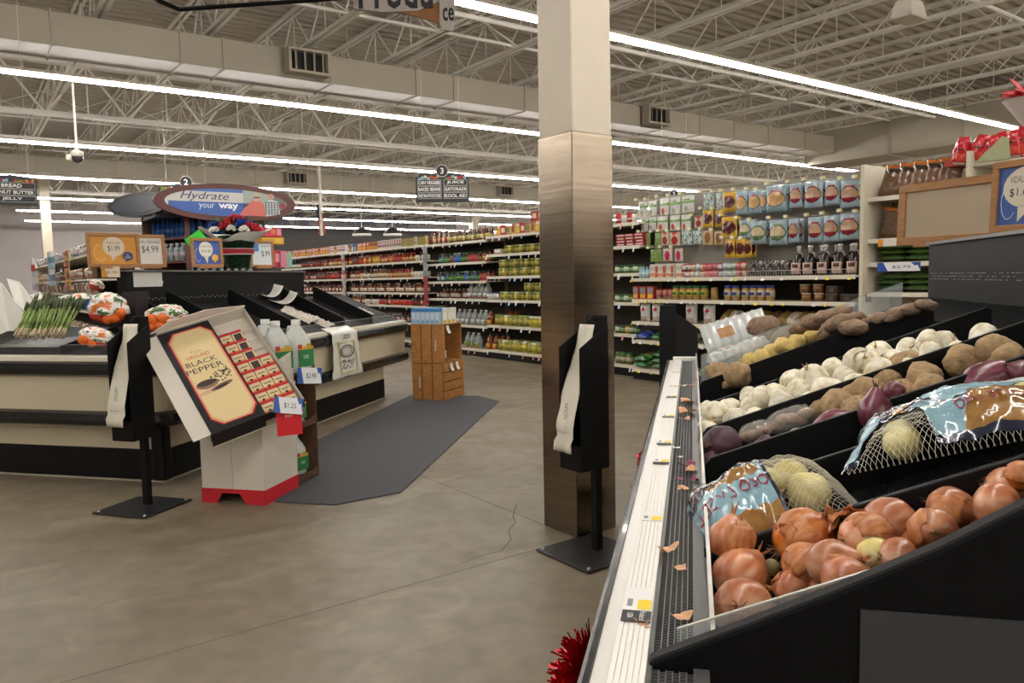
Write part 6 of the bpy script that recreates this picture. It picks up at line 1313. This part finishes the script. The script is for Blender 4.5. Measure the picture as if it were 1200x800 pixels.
gb_ = [bag_me('gb', [gf('#2f6a34'), gf('#7fa04a'), gf('#c2462c')], lambda a, b: 1 if .3 < b < .5 else 2 if math.hypot(a - .6, b - .65) < .14 else 0, lump=.5, seed=20), bag_me('bb', [gf('#23409a'), gf('#8fa0d0')], lambda a, b: 1 if abs(b - .5) < .06 else 0, lump=.5, seed=21)]
def lying(me, name, px, z, w, h, lab, cat, group, D=DS + .06): 
    o = obj(name, me); o.matrix_world = PF(D, NS(px), z + .045, U(-.1, .1)) @ Matrix.Rotation(-1.35, 4, 'X') @ Matrix.Diagonal((w, .2, h, 1)); tag(o, lab, cat, group)
lying(gb_[1], 'rice_bag', 747, ZR[1], .26, .3, 'blue bag lying on the shelf above the green bags', 'bag', None)
lying(gb_[0], 'rice_bag', 764, ZR[1], .2, .3, 'green bag with red dot right of the blue bag', 'bag', None)
for i in range(2):
    for k in range(3): 
        if i == 0 and k == 2: continue
        lying(gb_[0], 'rice_bag', 745 + i * 22, ZR[0] + k * .085, .28, .3, 'green bag on the lowest shelf, %s stack, %s level' % (['left', 'right'][i], nth(k)), 'bag', 'stacked green bags')
for i in range(8): lying(gb_[0] if i % 3 else npk[2], 'rice_bag', 800 + i * 22, ZR[0 if i % 2 else 1], .25, .3, 'bag low behind the onion case, %s from left' % nth(i), 'bag', 'bags hidden low')

# ================================================================== end unit with pecans (right of the snack bay)
eu = shelf_unit('cream end shelf unit with brown and green bags right of the snack bay', 2.4, 4.68, [.2, .6, .98, 1.31, 1.64, 1.9, 2.36], Df=8.3, dep=.55, top=2.6, tags=0, seed=22, back=mat('unit_back_cream', '#a89f88', .6))
MB().box(-.1, .6, 1.13, 1.17, 0, 2.72).build('end_panel', mat('panel_cream', '#d2cab4', .5), eu)
MB().box(-.06, .6, .05, .09, 1.9, 2.72).build('partition', mat('panel_cream'), eu)
MB().box(.0, .55, -1.14, .05, 2.57, 2.6).build('top_shelf', shelf_m, eu)
pcn = bag_me('pecan', [mat('pecans', '#6a4a30', .35, var=.7, vs=30, coat=.3), gf('#b8662c'), gf('#3a2a20'), gf('#c9b8a0')], lambda a, b: 1 if b > .86 else 2 if .7 < b < .84 and .1 < a < .9 else 0, lump=.4, seed=30)
pc2 = bag_me('brownbag', [mat('brown_pattern', '#5a4028', .4, var=.8, vs=22), gf('#b8662c')], lambda a, b: 1 if b > .9 else 0, lump=.4, seed=31)
def NE(px): return pxN(px, 8.35)
for i, px in enumerate([1036, 1052, 1068, 1084, 1099]):
    o = obj('pecan_bag', pcn); o.matrix_world = PF(8.42, NE(px), 2.362, .1) @ Matrix.Rotation(.25, 4, 'X').inverted() @ Matrix.Rotation(.18, 4, 'Y') @ Matrix.Diagonal((.27, .3, .36, 1)); tag(o, 'orange-topped clear bag of pecans on the end unit, %s from left' % nth(i), 'bag', 'pecan bags')
for i, px in enumerate([1040, 1056, 1072]):
    o = obj('brown_bag', pc2); o.matrix_world = PF(8.42, NE(px), 1.902, .1) @ Matrix.Rotation(.15, 4, 'Y') @ Matrix.Diagonal((.27, .3, .34, 1)); tag(o, 'brown patterned bag under the pecans, %s from left' % nth(i), 'bag', 'brown patterned bags')
grp_ = bag_me('greens', [mat('salad_greens', '#3f5a2a', .3, var=.6, vs=25, coat=.4), gf('#8a7a3a'), gf('#20301a')], lambda a, b: 1 if .42 < b < .52 else 2 if abs(a - .5) > .46 else 0, lump=.5, seed=32)
for zz, g in ((1.642, 'upper'), (1.312, 'lower')):
    for k in range(3):
        for i in range(3):
            o = obj('greens_pack', grp_); o.matrix_world = PF(8.4, NE(1040 + i * 32), zz + .04 + k * .06, U(-.05, .05)) @ Matrix.Rotation(-1.4, 4, 'X') @ Matrix.Diagonal((.32, .14, .3, 1)); tag(o, 'dark green pack on the %s greens shelf, %s from left, %s level' % (g, nth(i), nth(k)), 'packet', '%s greens packs' % g)
p = aty(1053, 312.5, 8.0); t = thing('price_card', 'blue and white $2.79 price card on the greens shelf edge', 'price card', p, math.atan2(-p.x, p.y) - .3)
price_card(t, (Matrix.Translation(p) @ rotz(math.atan2(-p.x, p.y) - .3)).inverted(), 1053, 312.5, 8.0, .42, .09, -.3, 0, '$2.79', 0)
p = aty(1041, 285, 8.0); o = MB().box(-.1, .1, 0, .002, -.03, .04).build('shelf_ticket', flat('#d8d2c4')); o.matrix_world = Matrix.Translation(p) @ rotz(-.6); tag(o, 'orange and white shelf ticket below the brown patterned bags', 'ticket'); MB().box(-.1, -.05, -.001, 0, -.03, .04).build('ticket_orange_end', flat('#d08a2c'), o)
redb = bag_me('redbag', [gf('#b8202a'), gf('#d84a3a'), gf('#d8d0c8'), gf('#5a1a1c')], lambda a, b: 2 if b < .1 and .2 < a < .8 else 1 if .12 < b < .4 and math.hypot(a - .6, b - .25) < .25 else 3 if .5 < b < .56 and .3 < a < .7 else 0, lump=.6, seed=33, taper=.55)
for i, px in enumerate([1120, 1137, 1155, 1170, 1184, 1197, 1210]):
    o = obj('red_bag', redb); o.matrix_world = PF(8.38 + .02 * (i % 2), NE(px), 2.602, U(-.3, .3)) @ Matrix.Rotation(U(-.2, .3), 4, 'Y') @ Matrix.Diagonal((.19, .3, .29 + U(-.03, .03), 1)); tag(o, 'red glossy snack bag on top of the end unit, %s from left' % nth(i), 'bag', 'red bags on the end unit')
o = MB().prism([(0, 0, 0), (.32, 0, 0), (.3, 0, .2), (.24, 0, .22)], (0, .01, 0)).build('green_card', mat('sage_card', '#a3a67e', .6)); o.matrix_world = PF(8.28, NE(1142), 2.6, 0); tag(o, 'sage green card leaning in front of the red bags', 'card')
o = MB().box(0, .24, 0, .3, 0, .06).build('magazine_box', flat('#a84038')); o.matrix_world = PF(8.35, NE(1103), 2.602, 0); tag(o, 'flat red and white box left of the red bags', 'box')
# ================================================================== hydration rack (end of the second gondola)
maroon = mat('maroon_laminate', '#4a2620', .45, var=.15, vs=4); mar2 = mat('maroon_trim', '#5a2d27', .4)
HN = 11.0; HD0, HD1 = 2.58, 3.51
hr_ = thing('hydration_rack', 'maroon drinks rack with an oval hydrate your way header', 'rack', BP(3.05, 11.4), BA)
HI = (Matrix.Translation(BP(3.05, 11.4)) @ rotz(BA)).inverted() @ MBLD
def hb(mb, name, m, **k):
    o = mb.build(name, m, hr_, **k); o.matrix_local = HI; return o
for (D, N) in ((2.58, 11.0), (3.51, 11.0), (2.22, 11.9), (3.9, 11.9)): hb(MB().box(D - .03, D + .03, N - .03, N + .03, 0, 2.6), 'post', mar2)
hb(MB().box(2.25, 3.9, 11.88, 11.94, 0, 2.75), 'rack_back', maroon)
hb(MB().prism([(3.48, 11.0, 2.2), (3.88, 11.9, 2.2), (3.88, 11.9, 2.75), (3.48, 11.0, 2.75)], (.02, 0, 0)), 'side_board', maroon)
for z in (.3, .75, 1.2, 1.56, 1.88, 2.2):
    hb(MB().prism([(2.58, 10.97, z - .03), (3.51, 10.97, z - .03), (3.9, 11.9, z - .03), (2.22, 11.9, z - .03)], (0, 0, .03)), 'rack_shelf', mar2)
def oval(M, a, b, name, base, inner):
    n = 40; o = [(a * math.cos(2*math.pi*i/n), b * math.sin(2*math.pi*i/n)) for i in range(n)]
    m = MB(); m.prism([(x, -.03, z) for x, z in o], (0, .06, 0)); q = m.build(name, base, hr_); q.matrix_local = M
    m = MB(); m.prism([(x * .86, -.034, z * .72) for x, z in o], (0, .004, 0)); q2 = m.build('header_print', inner, hr_); q2.matrix_local = M
    return q
OM = HI @ Matrix.Translation((3.05, 10.72, 2.64)) @ rotz(.0)
A_, B_ = .93, .25
oval(OM, A_, B_, 'header_oval', mar2, flat('#c9c7c2', .35))
def oclip(x0, x1, z0, z1, n=24): # clip a strip to the print ellipse
    a, b = A_ * .86, B_ * .72; xs = [x0 + (x1 - x0) * i / n for i in range(n + 1)]; up = []; dn = []
    for x in xs:
        q = b * math.sqrt(max(0, 1 - (x / a) ** 2)); hi, lo = min(z1, q), max(z0, -q)
        if hi - lo > .002: up.append((x, hi)); dn.append((x, lo))
    return dn + up[::-1]
def od(name, pts, y, c):
    pts = [(x, z) for x, z in pts] if name.startswith('print_blue') or name.startswith('print_photo') else [(x, z * .68) for x, z in pts]
    q = plate(pts, y, .001).build(name, flat(c, .35), hr_); q.matrix_local = OM; return q
od('print_blue_band', oclip(-.8, .3, -.3, -.0), -.036, '#3a5fa8'); od('print_blue_top', oclip(-.5, .2, .135, .3), -.036, '#3f66b0'); od('print_photo_ground', oclip(.2, .8, -.3, .3), -.036, '#9fa8a2'); od('print_photo_dark', oclip(.55, .8, -.2, .15), -.0368, '#6a7472')
od('print_coral_top', [(.14, -.24), (.5, -.25), (.48, .0), (.42, .06), (.32, .05), (.22, -.08)], -.0375, '#c8685a'); od('print_face', disc(.385, .12, .05, .075, 14), -.038, '#c9a08a'); od('print_hair', disc(.385, .175, .055, .04, 12), -.0384, '#b8a888'); od('print_glasses', rect(.345, .425, .11, .135), -.0388, '#2a2a2c')
od('print_shirt', [(.5, -.25), (.7, -.2), (.68, .06), (.56, .1), (.5, .0)], -.0375, '#c2c8cc'); od('print_face', disc(.58, .15, .05, .06, 14), -.038, '#b98a74')
for i in range(5): od('print_check', rect(.5 + i * .04, .512 + i * .04, -.21, .05), -.0381, '#3f4a58')
for i in range(6): od('print_check', rect(.5, .69, -.2 + i * .045, -.19 + i * .045), -.0384, '#3f4a58')
od('print_red_dots', disc(.74, -.03, .05, .06, 10), -.0381, '#8a3038')
text('Hydrate', hr_, OM @ faceY(-.3, -.0385, .065), w=.62, h=.13, col='#33405e', shear=.35); text('your', hr_, OM @ faceY(-.28, -.0385, -.065), w=.2, h=.08, col='#e2e6ee'); text('way', hr_, OM @ faceY(.0, -.0385, -.062), w=.26, h=.09, col='#f2f4f8', bold=.03)
# left wing of the header, dark underside
WM = HI @ Matrix.Translation((2.1, 11.45, 2.64)) @ rotz(math.radians(-62)) @ Matrix.Rotation(-.25, 4, 'X')
oval(WM, .62, .17, 'header_wing', mat('wing_dark_blue', '#20242e', .3), flat('#3a404c', .3))
hb(MB().prism([(2.2, 11.0, 2.45), (3.9, 11.0, 2.45), (3.9, 11.9, 2.45), (2.2, 11.9, 2.45)], (0, 0, .05)), 'canopy', mat('wing_dark_blue'))
# bottles on the rack
blu = mat('blue_water', '#2f5a9a', .12, coat=.4, trans=.2); clr = mat('clear_water_bottle', '#9aa4a8', .12, coat=.4)
wb1 = bot_me('water_bottle', .045, .29, blu, flat('#b8c0c8'), blu, neck=.4); wb2 = bot_me('water_bottle', .045, .24, clr, flat('#c8ccd0'), flat('#b0a8a8'), neck=.5, shoulder=.75)
def rput(me, name, D, N, z, lab, cat, group): o = obj(name, me); o.matrix_world = MBLD @ Matrix.Translation((D, N, z)); tag(o, lab, cat, group)
for i in range(8): 
    for r in range(2): rput(wb1, 'water_bottle', 2.62 - .04 * i + .06 * r + .0, 11.06 + i * .1 + .05 * r, 2.202, 'blue water bottle on the rack side, %s from the corner, %s rank' % (nth(i), ['outer', 'inner'][r]), 'bottle', 'blue water bottles, left side')
for i in range(5): rput(wb1, 'water_bottle', 2.66 + i * .1, 11.02, 2.202, 'blue water bottle on the upper rack front, %s from left' % nth(i), 'bottle', 'blue water bottles, front')
for i in range(9): rput(wb2, 'water_bottle', 2.62 + i * .1, 11.02, 1.882, 'clear water bottle on the second rack shelf, %s from left' % nth(i), 'bottle', 'clear water bottles')
for i in range(6): rput(wb2, 'water_bottle', 2.55 - .045 * i, 11.1 + i * .12, 1.882, 'clear water bottle on the second rack shelf side, %s from the corner' % nth(i), 'bottle', 'clear water bottles, side')
for i in range(9): rput(wb2, 'water_bottle', 2.62 + i * .1, 11.02, 1.562, 'clear water bottle on the third rack shelf, %s from left' % nth(i), 'bottle', 'third shelf water bottles')
def pbox(lab, px, py, Y, wpx, hpx, d, col, cat='box', name='box', yaw=.3, bands=()):
    p = aty(px, py, Y); k = (p - CAM).dot(_F) / FPX; o = obj(name, box_me(name, wpx * k, hpx * k, d, col, bands)); o.matrix_world = Matrix.Translation(p) @ rotz(math.atan2(-p.x, p.y) + yaw); return tag(o, lab, cat)
pbox('pink carton on the right end of the hydration rack', 318, 277, 10.6, 25, 10, .3, '#c23a52', bands=((.5, .7, .3, .8, '#d87a3a'), (.78, .95, .2, .9, '#d8a0a8')))
pbox('yellow carton under the pink one on the hydration rack', 320, 286, 10.6, 26, 8, .3, '#cf9a2c', bands=((.6, .9, .2, .8, '#d8b84a'),))
pbox('red and pink display carton beside the small framed sign', 325, 313, 10.4, 9, 20, .2, '#b82a3c', bands=((.3, .9, .3, .8, '#d8a0a8'),))
pbox('pink can carton right of the red one', 333, 313, 10.4, 7, 19, .2, '#c87a88')
pbox('teal and white card propped beside the pink cartons', 339, 313, 10.5, 7, 17, .05, '#8ab8a8')
# ================================================================== bread gondola behind the rack
bg = thing('bread_gondola', 'bread gondola with cream end panel behind the framed signs at left', 'shelf', BP(1.5, 16), BA)
MB().box(.0, .5, 4.6, 4.66, 0, 2.1).build('end_panel', shelf_m, bg); MB().box(.55, .6, -3.9, 4.66, 0, 2.0).build('back_panel', backp, bg)
ZBr = [.3, .8, 1.2, 1.44, 1.66, 2.0]
for z in ZBr: MB().box(0, .55, -3.9, 4.6, z - .025, z).build('shelf', shelf_m, bg)
MB().box(.02, .55, -3.9, 4.6, 0, .27).build('kick_base', mat('kick_black'), bg)
brd = [bag_me('loaf', [gf('#8a6a50'), gf('#c4b8ac'), gf('#9c3a34')], lambda a, b: 1 if noise.noise((a * 3, b * 3, 1)) > .1 else 2 if noise.noise((a * 2, b * 2, 5)) > .4 else 0, lump=.6, seed=40), bag_me('loaf', [gf('#7a5a48'), gf('#b8b0b0'), gf('#6a8aa0')], lambda a, b: 1 if noise.noise((a * 3, b * 3, 8)) > .0 else 2 if noise.noise((a * 2, b * 2, 2)) > .2 else 0, lump=.6, seed=41), bag_me('loaf', [gf('#a89a8c'), gf('#6a4a3a'), gf('#b0403c')], lambda a, b: 1 if noise.noise((a * 3, b * 3, 18)) > .1 else 0, lump=.6, seed=42)]
for j, z in enumerate(ZBr[1:]):
    for i in range(26):
        if rnd.random() < .12: continue
        o = obj('bread_loaf', brd[(i * 3 + j) % 3]); o.matrix_world = PF(1.58 + U(0, .03), 12.3 + i * .31, z + .003, U(-.2, .2)) @ Matrix.Diagonal((.27, .25, .17 if j > 2 or j == 1 else .2, 1)); tag(o, 'bagged bread loaf on the %s bread shelf, %s from right' % (['second lowest', 'third lowest', 'middle', 'second highest', 'highest'][j], nth(i)), 'bread', 'loaves, shelf %d' % j)
cs = thing('clip_strip', 'tan strip of hanging snack packets on the bread gondola', 'clip strip', BP(1.44, 13.6, 1.5), BA)
MB().box(-.01, 0, -.12, .12, .0, .62).build('strip', flat('#b8a05a'), cs)
for k in range(7): MB().hexa([(-.06,-.11,.03+k*.085),(-.01,-.11,.02+k*.085),(-.01,.11,.02+k*.085),(-.06,.11,.03+k*.085),(-.05,-.11,.085+k*.085),(-.01,-.11,.08+k*.085),(-.01,.11,.08+k*.085),(-.05,.11,.085+k*.085)]).build('hanging_packet', flat('#a87a48' if k % 2 else '#8a4a34'), cs)
cs = thing('clip_strip', 'strip of pale blue packets hanging on the bread gondola', 'clip strip', BP(1.42, 15.6, 1.55), BA)
for k in range(6): 
    for q in (-.2, .1): MB().box(-.06, 0, q, q + .2, .03 + k * .1, .12 + k * .1).build('hanging_packet', flat(['#8aa0ac', '#5f7f92', '#b8bcbc'][k % 3]), cs)
cs = thing('clip_strip', 'red, white and lilac packets on the cream end panel at far left', 'clip strip', BP(1.45, 20.0, 1.5), BA)
for k in range(5): MB().box(-.05, 0, -.3 + .1 * (k % 2), .1 + .1 * (k % 2), k * .14, .13 + k * .14).build('hanging_packet', flat(['#a8a0b8', '#c9b8c0', '#9fb0bc', '#b03038', '#c0c4c8'][k]), cs)
# far left shelving glimpsed behind the asparagus flaps
fl_ = thing('far_shelf', 'far white-lit cooler shelf glimpsed at the left edge', 'shelf', BP(-1.2, 27), BA)
for z in (.2, .6, 1.0, 1.4, 1.8): MB().box(-.5, .5, -.6, .0, z - .03, z).build('shelf', shelf_m, fl_)
MB().box(-.5, .5, .0, .05, 0, 2.1).build('back_panel', flat('#b8aea0'), fl_)
MB().box(-.5, .5, -.62, -.6, 1.85, 2.1).build('header', flat('#bdb8b0'), fl_)
for j, z in enumerate((.2, .6, 1.0, 1.4)):
    for i in range(7): o = obj('far_carton', box_me('far_carton', .12, .26, .1, ['#c9a060', '#b88a6a', '#a86a3a', '#d0c8b8'][(i + j) % 4])); o.matrix_world = MBLD @ Matrix.Translation((-1.6 + i * .14, 26.5, z + .002)); tag(o, 'small carton on the far left shelf, %s level, %s from left' % (nth(j), nth(i)), 'box', 'far cartons at the left edge')
# ================================================================== aisle signs
sgn = mat('sign_charcoal', '#2c2c2e', .5); fruit = [flat(c) for c in ('#b8442c', '#c98a3a', '#7a8a3c', '#8fb0cc', '#d8c8a0', '#a8302c')]
def aisle_sign(lab, px, py, Y, wpx, num, left, right, yaw=.0, ratio=.52):
    p = aty(px, py, Y); k = (p - CAM).dot(_F) / FPX; w = wpx * k; h = w * ratio
    t = thing('aisle_sign', lab, 'sign', p, math.atan2(-p.x, p.y) + yaw, 'hanging aisle signs')
    top = [(-w/2, h * .36)] + [(-w/2 + .08*w, h * .5), (0, h * .58), (w/2 - .08*w, h * .5), (w/2, h * .36)]
    m = MB(); m.prism([(x, -.012, z) for x, z in [(-w/2, -h/2), (w/2, -h/2)] + top[::-1]], (0, .024, 0)); m.build('board', sgn, t)
    r = random.Random(px)
    for i in range(16):
        x = -w * .43 + i * w * .057; 
        if abs(x) < w * .07: continue
        decal(t, 'fruit_print', disc(x, h * .36 + r.uniform(-.02, .03) * w, w * .03, h * .06, 8), -.0135 - i * .00005, fruit[r.randrange(6)])
    for j in range(3):
        z = h * .2 - j * h * .235
        for sx, words in ((-1, left), (1, right)):
            if not words: continue
            x0, x1 = (-.46 * w, -.03 * w) if sx < 0 else (.03 * w, .46 * w)
            if not right: x0, x1 = -.46 * w, .46 * w
            decal(t, 'sign_row', rect(x0 - .008*w, x1 + .008*w, z - h * .11, z + h * .11), -.0132, '#b9b7b2'); decal(t, 'sign_row', rect(x0, x1, z - h * .095, z + h * .095), -.014, '#2c2c2e')
            s = words[j]; text(s, t, faceY((x0 + x1) / 2, -.0152, z), w=min((x1 - x0) * .96, len(s) * h * .125), h=h * .125, col='#f2f0ea', bold=.025)
    if num:
        decal(t, 'number_disc', disc(0, h * .62, h * .23, h * .23), -.016, '#b9b7b2', .02); decal(t, 'number_disc', disc(0, h * .62, h * .2, h * .2), -.017, '#2c2c2e', .02); text(num, t, faceY(0, -.018, h * .62), h=h * .22, col='#f0eee8', bold=.02)
    m = MB()
    for x in (-w * .35, w * .35): m.rod((x, 0, h * .4), (x, 0, 5.6 - p.z), .003, n=4)
    m.build('hanger_wire', joist_m, t)
    return t
aisle_sign('hanging aisle sign 3 for canned vegetables and juice', 518.5, 220.5, 11.5, 62, '3', ['CAN VEGGIES', 'BAKED BEANS', 'INSTAN POTATOES'], ['JUICE', 'GATORADE', 'KOOL AID'])
aisle_sign('hanging bread, peanut butter and jelly sign cut by the left edge', 14, 224, 10, 50, None, ['BREAD', 'PEANUT BUTTER', 'JELLY'], None, ratio=.66)
aisle_sign('hanging aisle sign 2 peeking over the hydration header', 219, 233, 13.2, 60, '2', ['CEREAL', 'COFFEE', 'TEA'], None)
aisle_sign('hanging aisle sign 5 peeking over the snack bay', 790, 240, 14.2, 40, '5', ['SNACKS', 'CHIPS', 'NUTS'], None)
# ================================================================== produce sign and black frame at the top edge
ps = thing('produce_sign', 'hanging produce department sign cut off by the top edge', 'sign', aty(468, 0, 6.6), .04)
k = 6.6 / FPX; wdp = mat('sign_whitewood', '#a59d97', .6, var=.15, vs=5, stretch=(18, 1, 1))
m = MB(); m.prism([(x * k, 0, z * k) for x, z in [(-52, -9), (-20, -13), (20, -12), (44, -2), (52, 6), (52, 70), (-52, 70)]], (0, .04, 0)); m.build('board', wdp, ps)
text('Produ', ps, faceY(-4 * k, -.003, 12 * k), w=84 * k, h=44 * k, col='#1d1c1c', bold=.02)
m = MB(); m.prism([(x * k, .01, z * k) for x, z in [(-10, -12), (10, -15), (28, -20), (46, -26), (50, -10), (50, 10), (0, 10)]], (0, .03, 0)); m.build('brown_swoosh', mat('sign_brown', '#8a5a2c', .5), ps)
m = MB(); m.prism([(x * k, -.02, z * k) for x, z in [(45, -28), (50, -34), (60, -36), (63, -10), (62, 30), (46, 30)]], (0, .02, 0)); m.build('side_board', wdp, ps)
text('ce', ps, faceY(55 * k, -.023, -17 * k), w=13 * k, h=15 * k, col='#1d1c1c', bold=.02)
m = MB()
for x in (-.3, .3): m.rod((x, .02, 30 * k), (x, .02, 5.6 - 1.55 - 2.2), .005, n=4)
m.build('hanger_wire', joist_m, ps)
fr_ = thing('overhead_sign', 'bent black metal sign outline at the top left edge', 'sign', aty(210, 11, 6.0), 0)
o0 = aty(210, 11, 6.0); m = MB(); P_ = [aty(150, -25, 6.1), aty(186, 1, 6.0), aty(210, 11, 6.0), aty(300, 5, 6.2), aty(372, 0, 6.4), aty(420, -4, 6.5)]; m.tube([q - o0 for q in P_], .017, 4); m.build('frame_tube', black_m, fr_)
m = MB(); m.rod(P_[0] - o0, P_[0] - o0 + Vector((0, 0, 1.5)), .004, n=4); m.rod(P_[-1] - o0, P_[-1] - o0 + Vector((0, 0, 1.4)), .004, n=4); m.build('hanger_wire', joist_m, fr_)
# ================================================================== security camera, ceiling box, sprinkler pipe, flag, far lettering
p = aty(90, 176, 12.5); t = thing('security_camera', 'white dome security camera on a drop pole at left', 'camera', p)
MB().lathe([(.001, -.2), (.06, -.18), (.085, -.12), (.085, -.1)], 14).build('dome', mat('dome_dark', '#3a3a3c', .15), t, smooth=True); MB().lathe([(.09, -.1), (.095, -.02), (.05, .0), (.03, .03)], 14).build('housing', white_metal, t, smooth=True); MB().rod((0, 0, 0), (0, 0, 5.6 - p.z), .018, n=8).build('drop_pole', joist_m, t); MB().box(-.16, -.06, -.06, .06, -.16, -.06).build('side_camera', white_metal, t, bevel=.02)
p = aty(1065, 16, 9.5); t = thing('ceiling_box', 'white tapered box hanging from the joists at upper right', 'speaker', p, BA)
MB().hexa([(-.2,-.14,-.07),(.2,-.14,-.07),(.2,.14,-.07),(-.2,.14,-.07),(-.14,-.1,.14),(.14,-.1,.14),(.14,.1,.14),(-.14,.1,.14)]).build('body', white_metal, t, bevel=.02); MB().box(-.19, .19, -.13, .13, -.075, -.07).build('grille', mat('grille_white', '#cfcac0', .6), t); MB().rod((0, 0, .14), (0, 0, 5.4 - p.z), .02).build('stem', joist_m, t)
for i, (N, z, lab) in enumerate([(15.6, 5.18, 'pale sprinkler pipe crossing under the joists at left'), (9.3, 5.22, 'pale sprinkler pipe crossing above the nearest lamp row'), (22.0, 5.15, 'far sprinkler pipe under the joists')]):
    t = thing('sprinkler_pipe', lab, 'pipe', BP(-8, N, z), BA, 'sprinkler pipes'); MB().rod((0, 0, 0), (36, 0, 0), .035, n=8).build('pipe', joist_m, t)
    for q in range(12): m = MB(); m.rod((1.5 + q * 3, 0, 0), (1.5 + q * 3, 0, .12), .012, n=5); m.build('sprinkler_head', joist_m, t)
for i in range(6):   # drop pipes along D in the other direction
    pass
fg = thing('flag', 'striped flag hanging from a white pole above the far shelves', 'flag', aty(377, 276, 24), 0)
kf = 24 / FPX; m = MB(); m.grid(14, 26, lambda a, b: ((-4 + 9 * a * (1 - .45 * b) + 1.0 * math.sin(b * 6)) * kf, .05 * math.sin(a * 12), (2 + 34 * b) * kf), mfn=lambda a, b: 2 if b > .52 and a < .75 else int(a * 7) % 2)
m.build('flag_cloth', [flat('#a82a38'), flat('#d8d2cc'), flat('#2a3050')], fg, smooth=True); MB().rod((0, 0, 0), (0, 0, 80 * kf), .05, n=6).build('flag_pole', white_metal, fg)
# lettering band on the far wall
FW = MBLD.to_3x3() @ Vector((0, 1, 0))
def wpx(px, py, N=45.9): return BI @ onpl(px, py, BP(0, N), FW)
a, b = wpx(300, 243, 43), wpx(535, 280, 43)
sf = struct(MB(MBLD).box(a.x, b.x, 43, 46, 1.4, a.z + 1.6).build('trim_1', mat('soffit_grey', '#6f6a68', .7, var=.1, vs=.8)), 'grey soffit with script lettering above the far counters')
q = MB(MBLD); q.box(a.x - .1, b.x + .1, 42.8, 43, 0, wpx(400, 268, 43).z).build('soffit_dark_band', mat('counter_dark', '#2c2826', .7), sf)  # dark box from the floor up to the lettering
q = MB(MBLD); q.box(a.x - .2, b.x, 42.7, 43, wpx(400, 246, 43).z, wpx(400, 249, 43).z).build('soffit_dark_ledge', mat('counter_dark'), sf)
for s, x0, x1, y0, y1 in (('Thank You', 312, 362, 249, 263), ('Shopping', 394, 444, 254, 267), ('For', 452, 486, 256, 266)):
    c0, c1 = wpx(x0, (y0 + y1) / 2, 42.95), wpx(x1, (y0 + y1) / 2, 42.95); text(s, sf, MBLD @ Matrix.Translation(((c0.x + c1.x) / 2, 42.93, (c0.z + c1.z) / 2)) @ Matrix.Rotation(math.pi / 2, 4, 'X'), w=abs(c1.x - c0.x), h=(y1 - y0) * 46 / FPX, col='#2c3350', shear=.4)
for i, (px, lab) in enumerate([(424, 'low dark pendant canopy with white rim behind the shelf tops, left'), (460, 'low dark pendant canopy with white rim behind the shelf tops, right')]):
    p = BP(*wpx(px, 275, 34)); t = thing('pendant_canopy', lab, 'lamp', p, BA, 'pendant canopies'); MB().lathe([(.42, 0), (.44, .05), (.28, .25), (.05, .35)], 20).build('shade', mat('counter_dark'), t); MB().lathe([(.45, -.05), (.45, .05)], 20).build('rim', flat('#dcdad4'), t); MB().rod((0, 0, .35), (0, 0, 5.4 - p.z), .02).build('stem', joist_m, t)
# poinsettia basket cut by the right edge
p = aty(1203, 128, 5.0); t = thing('hanging_poinsettia', 'red poinsettia over a white paper cone cut by the right edge', 'flowers', p)
MB().lathe([(.001, -.12), (.02, -.1), (.13, .05), (.14, .06)], 12).build('paper_cone', mat('white_paper', '#cdbfbc', .6), t)
m = MB(); r_ = random.Random(4)
for i in range(18):
    a = i * 2.4; el = r_.uniform(-.1, .9); d = Vector((math.cos(a) * math.cos(el), math.sin(a) * math.cos(el), math.sin(el))); s = d.orthogonal().normalized() * .03; c = Vector((0, 0, .1)); m.add([c, c + d * .07 - s, c + d * .15, c + d * .07 + s], [(0, 1, 2, 3)])
m.build('red_bract', mat('red_petal', '#b01f2b', .6), t, solid=.002)
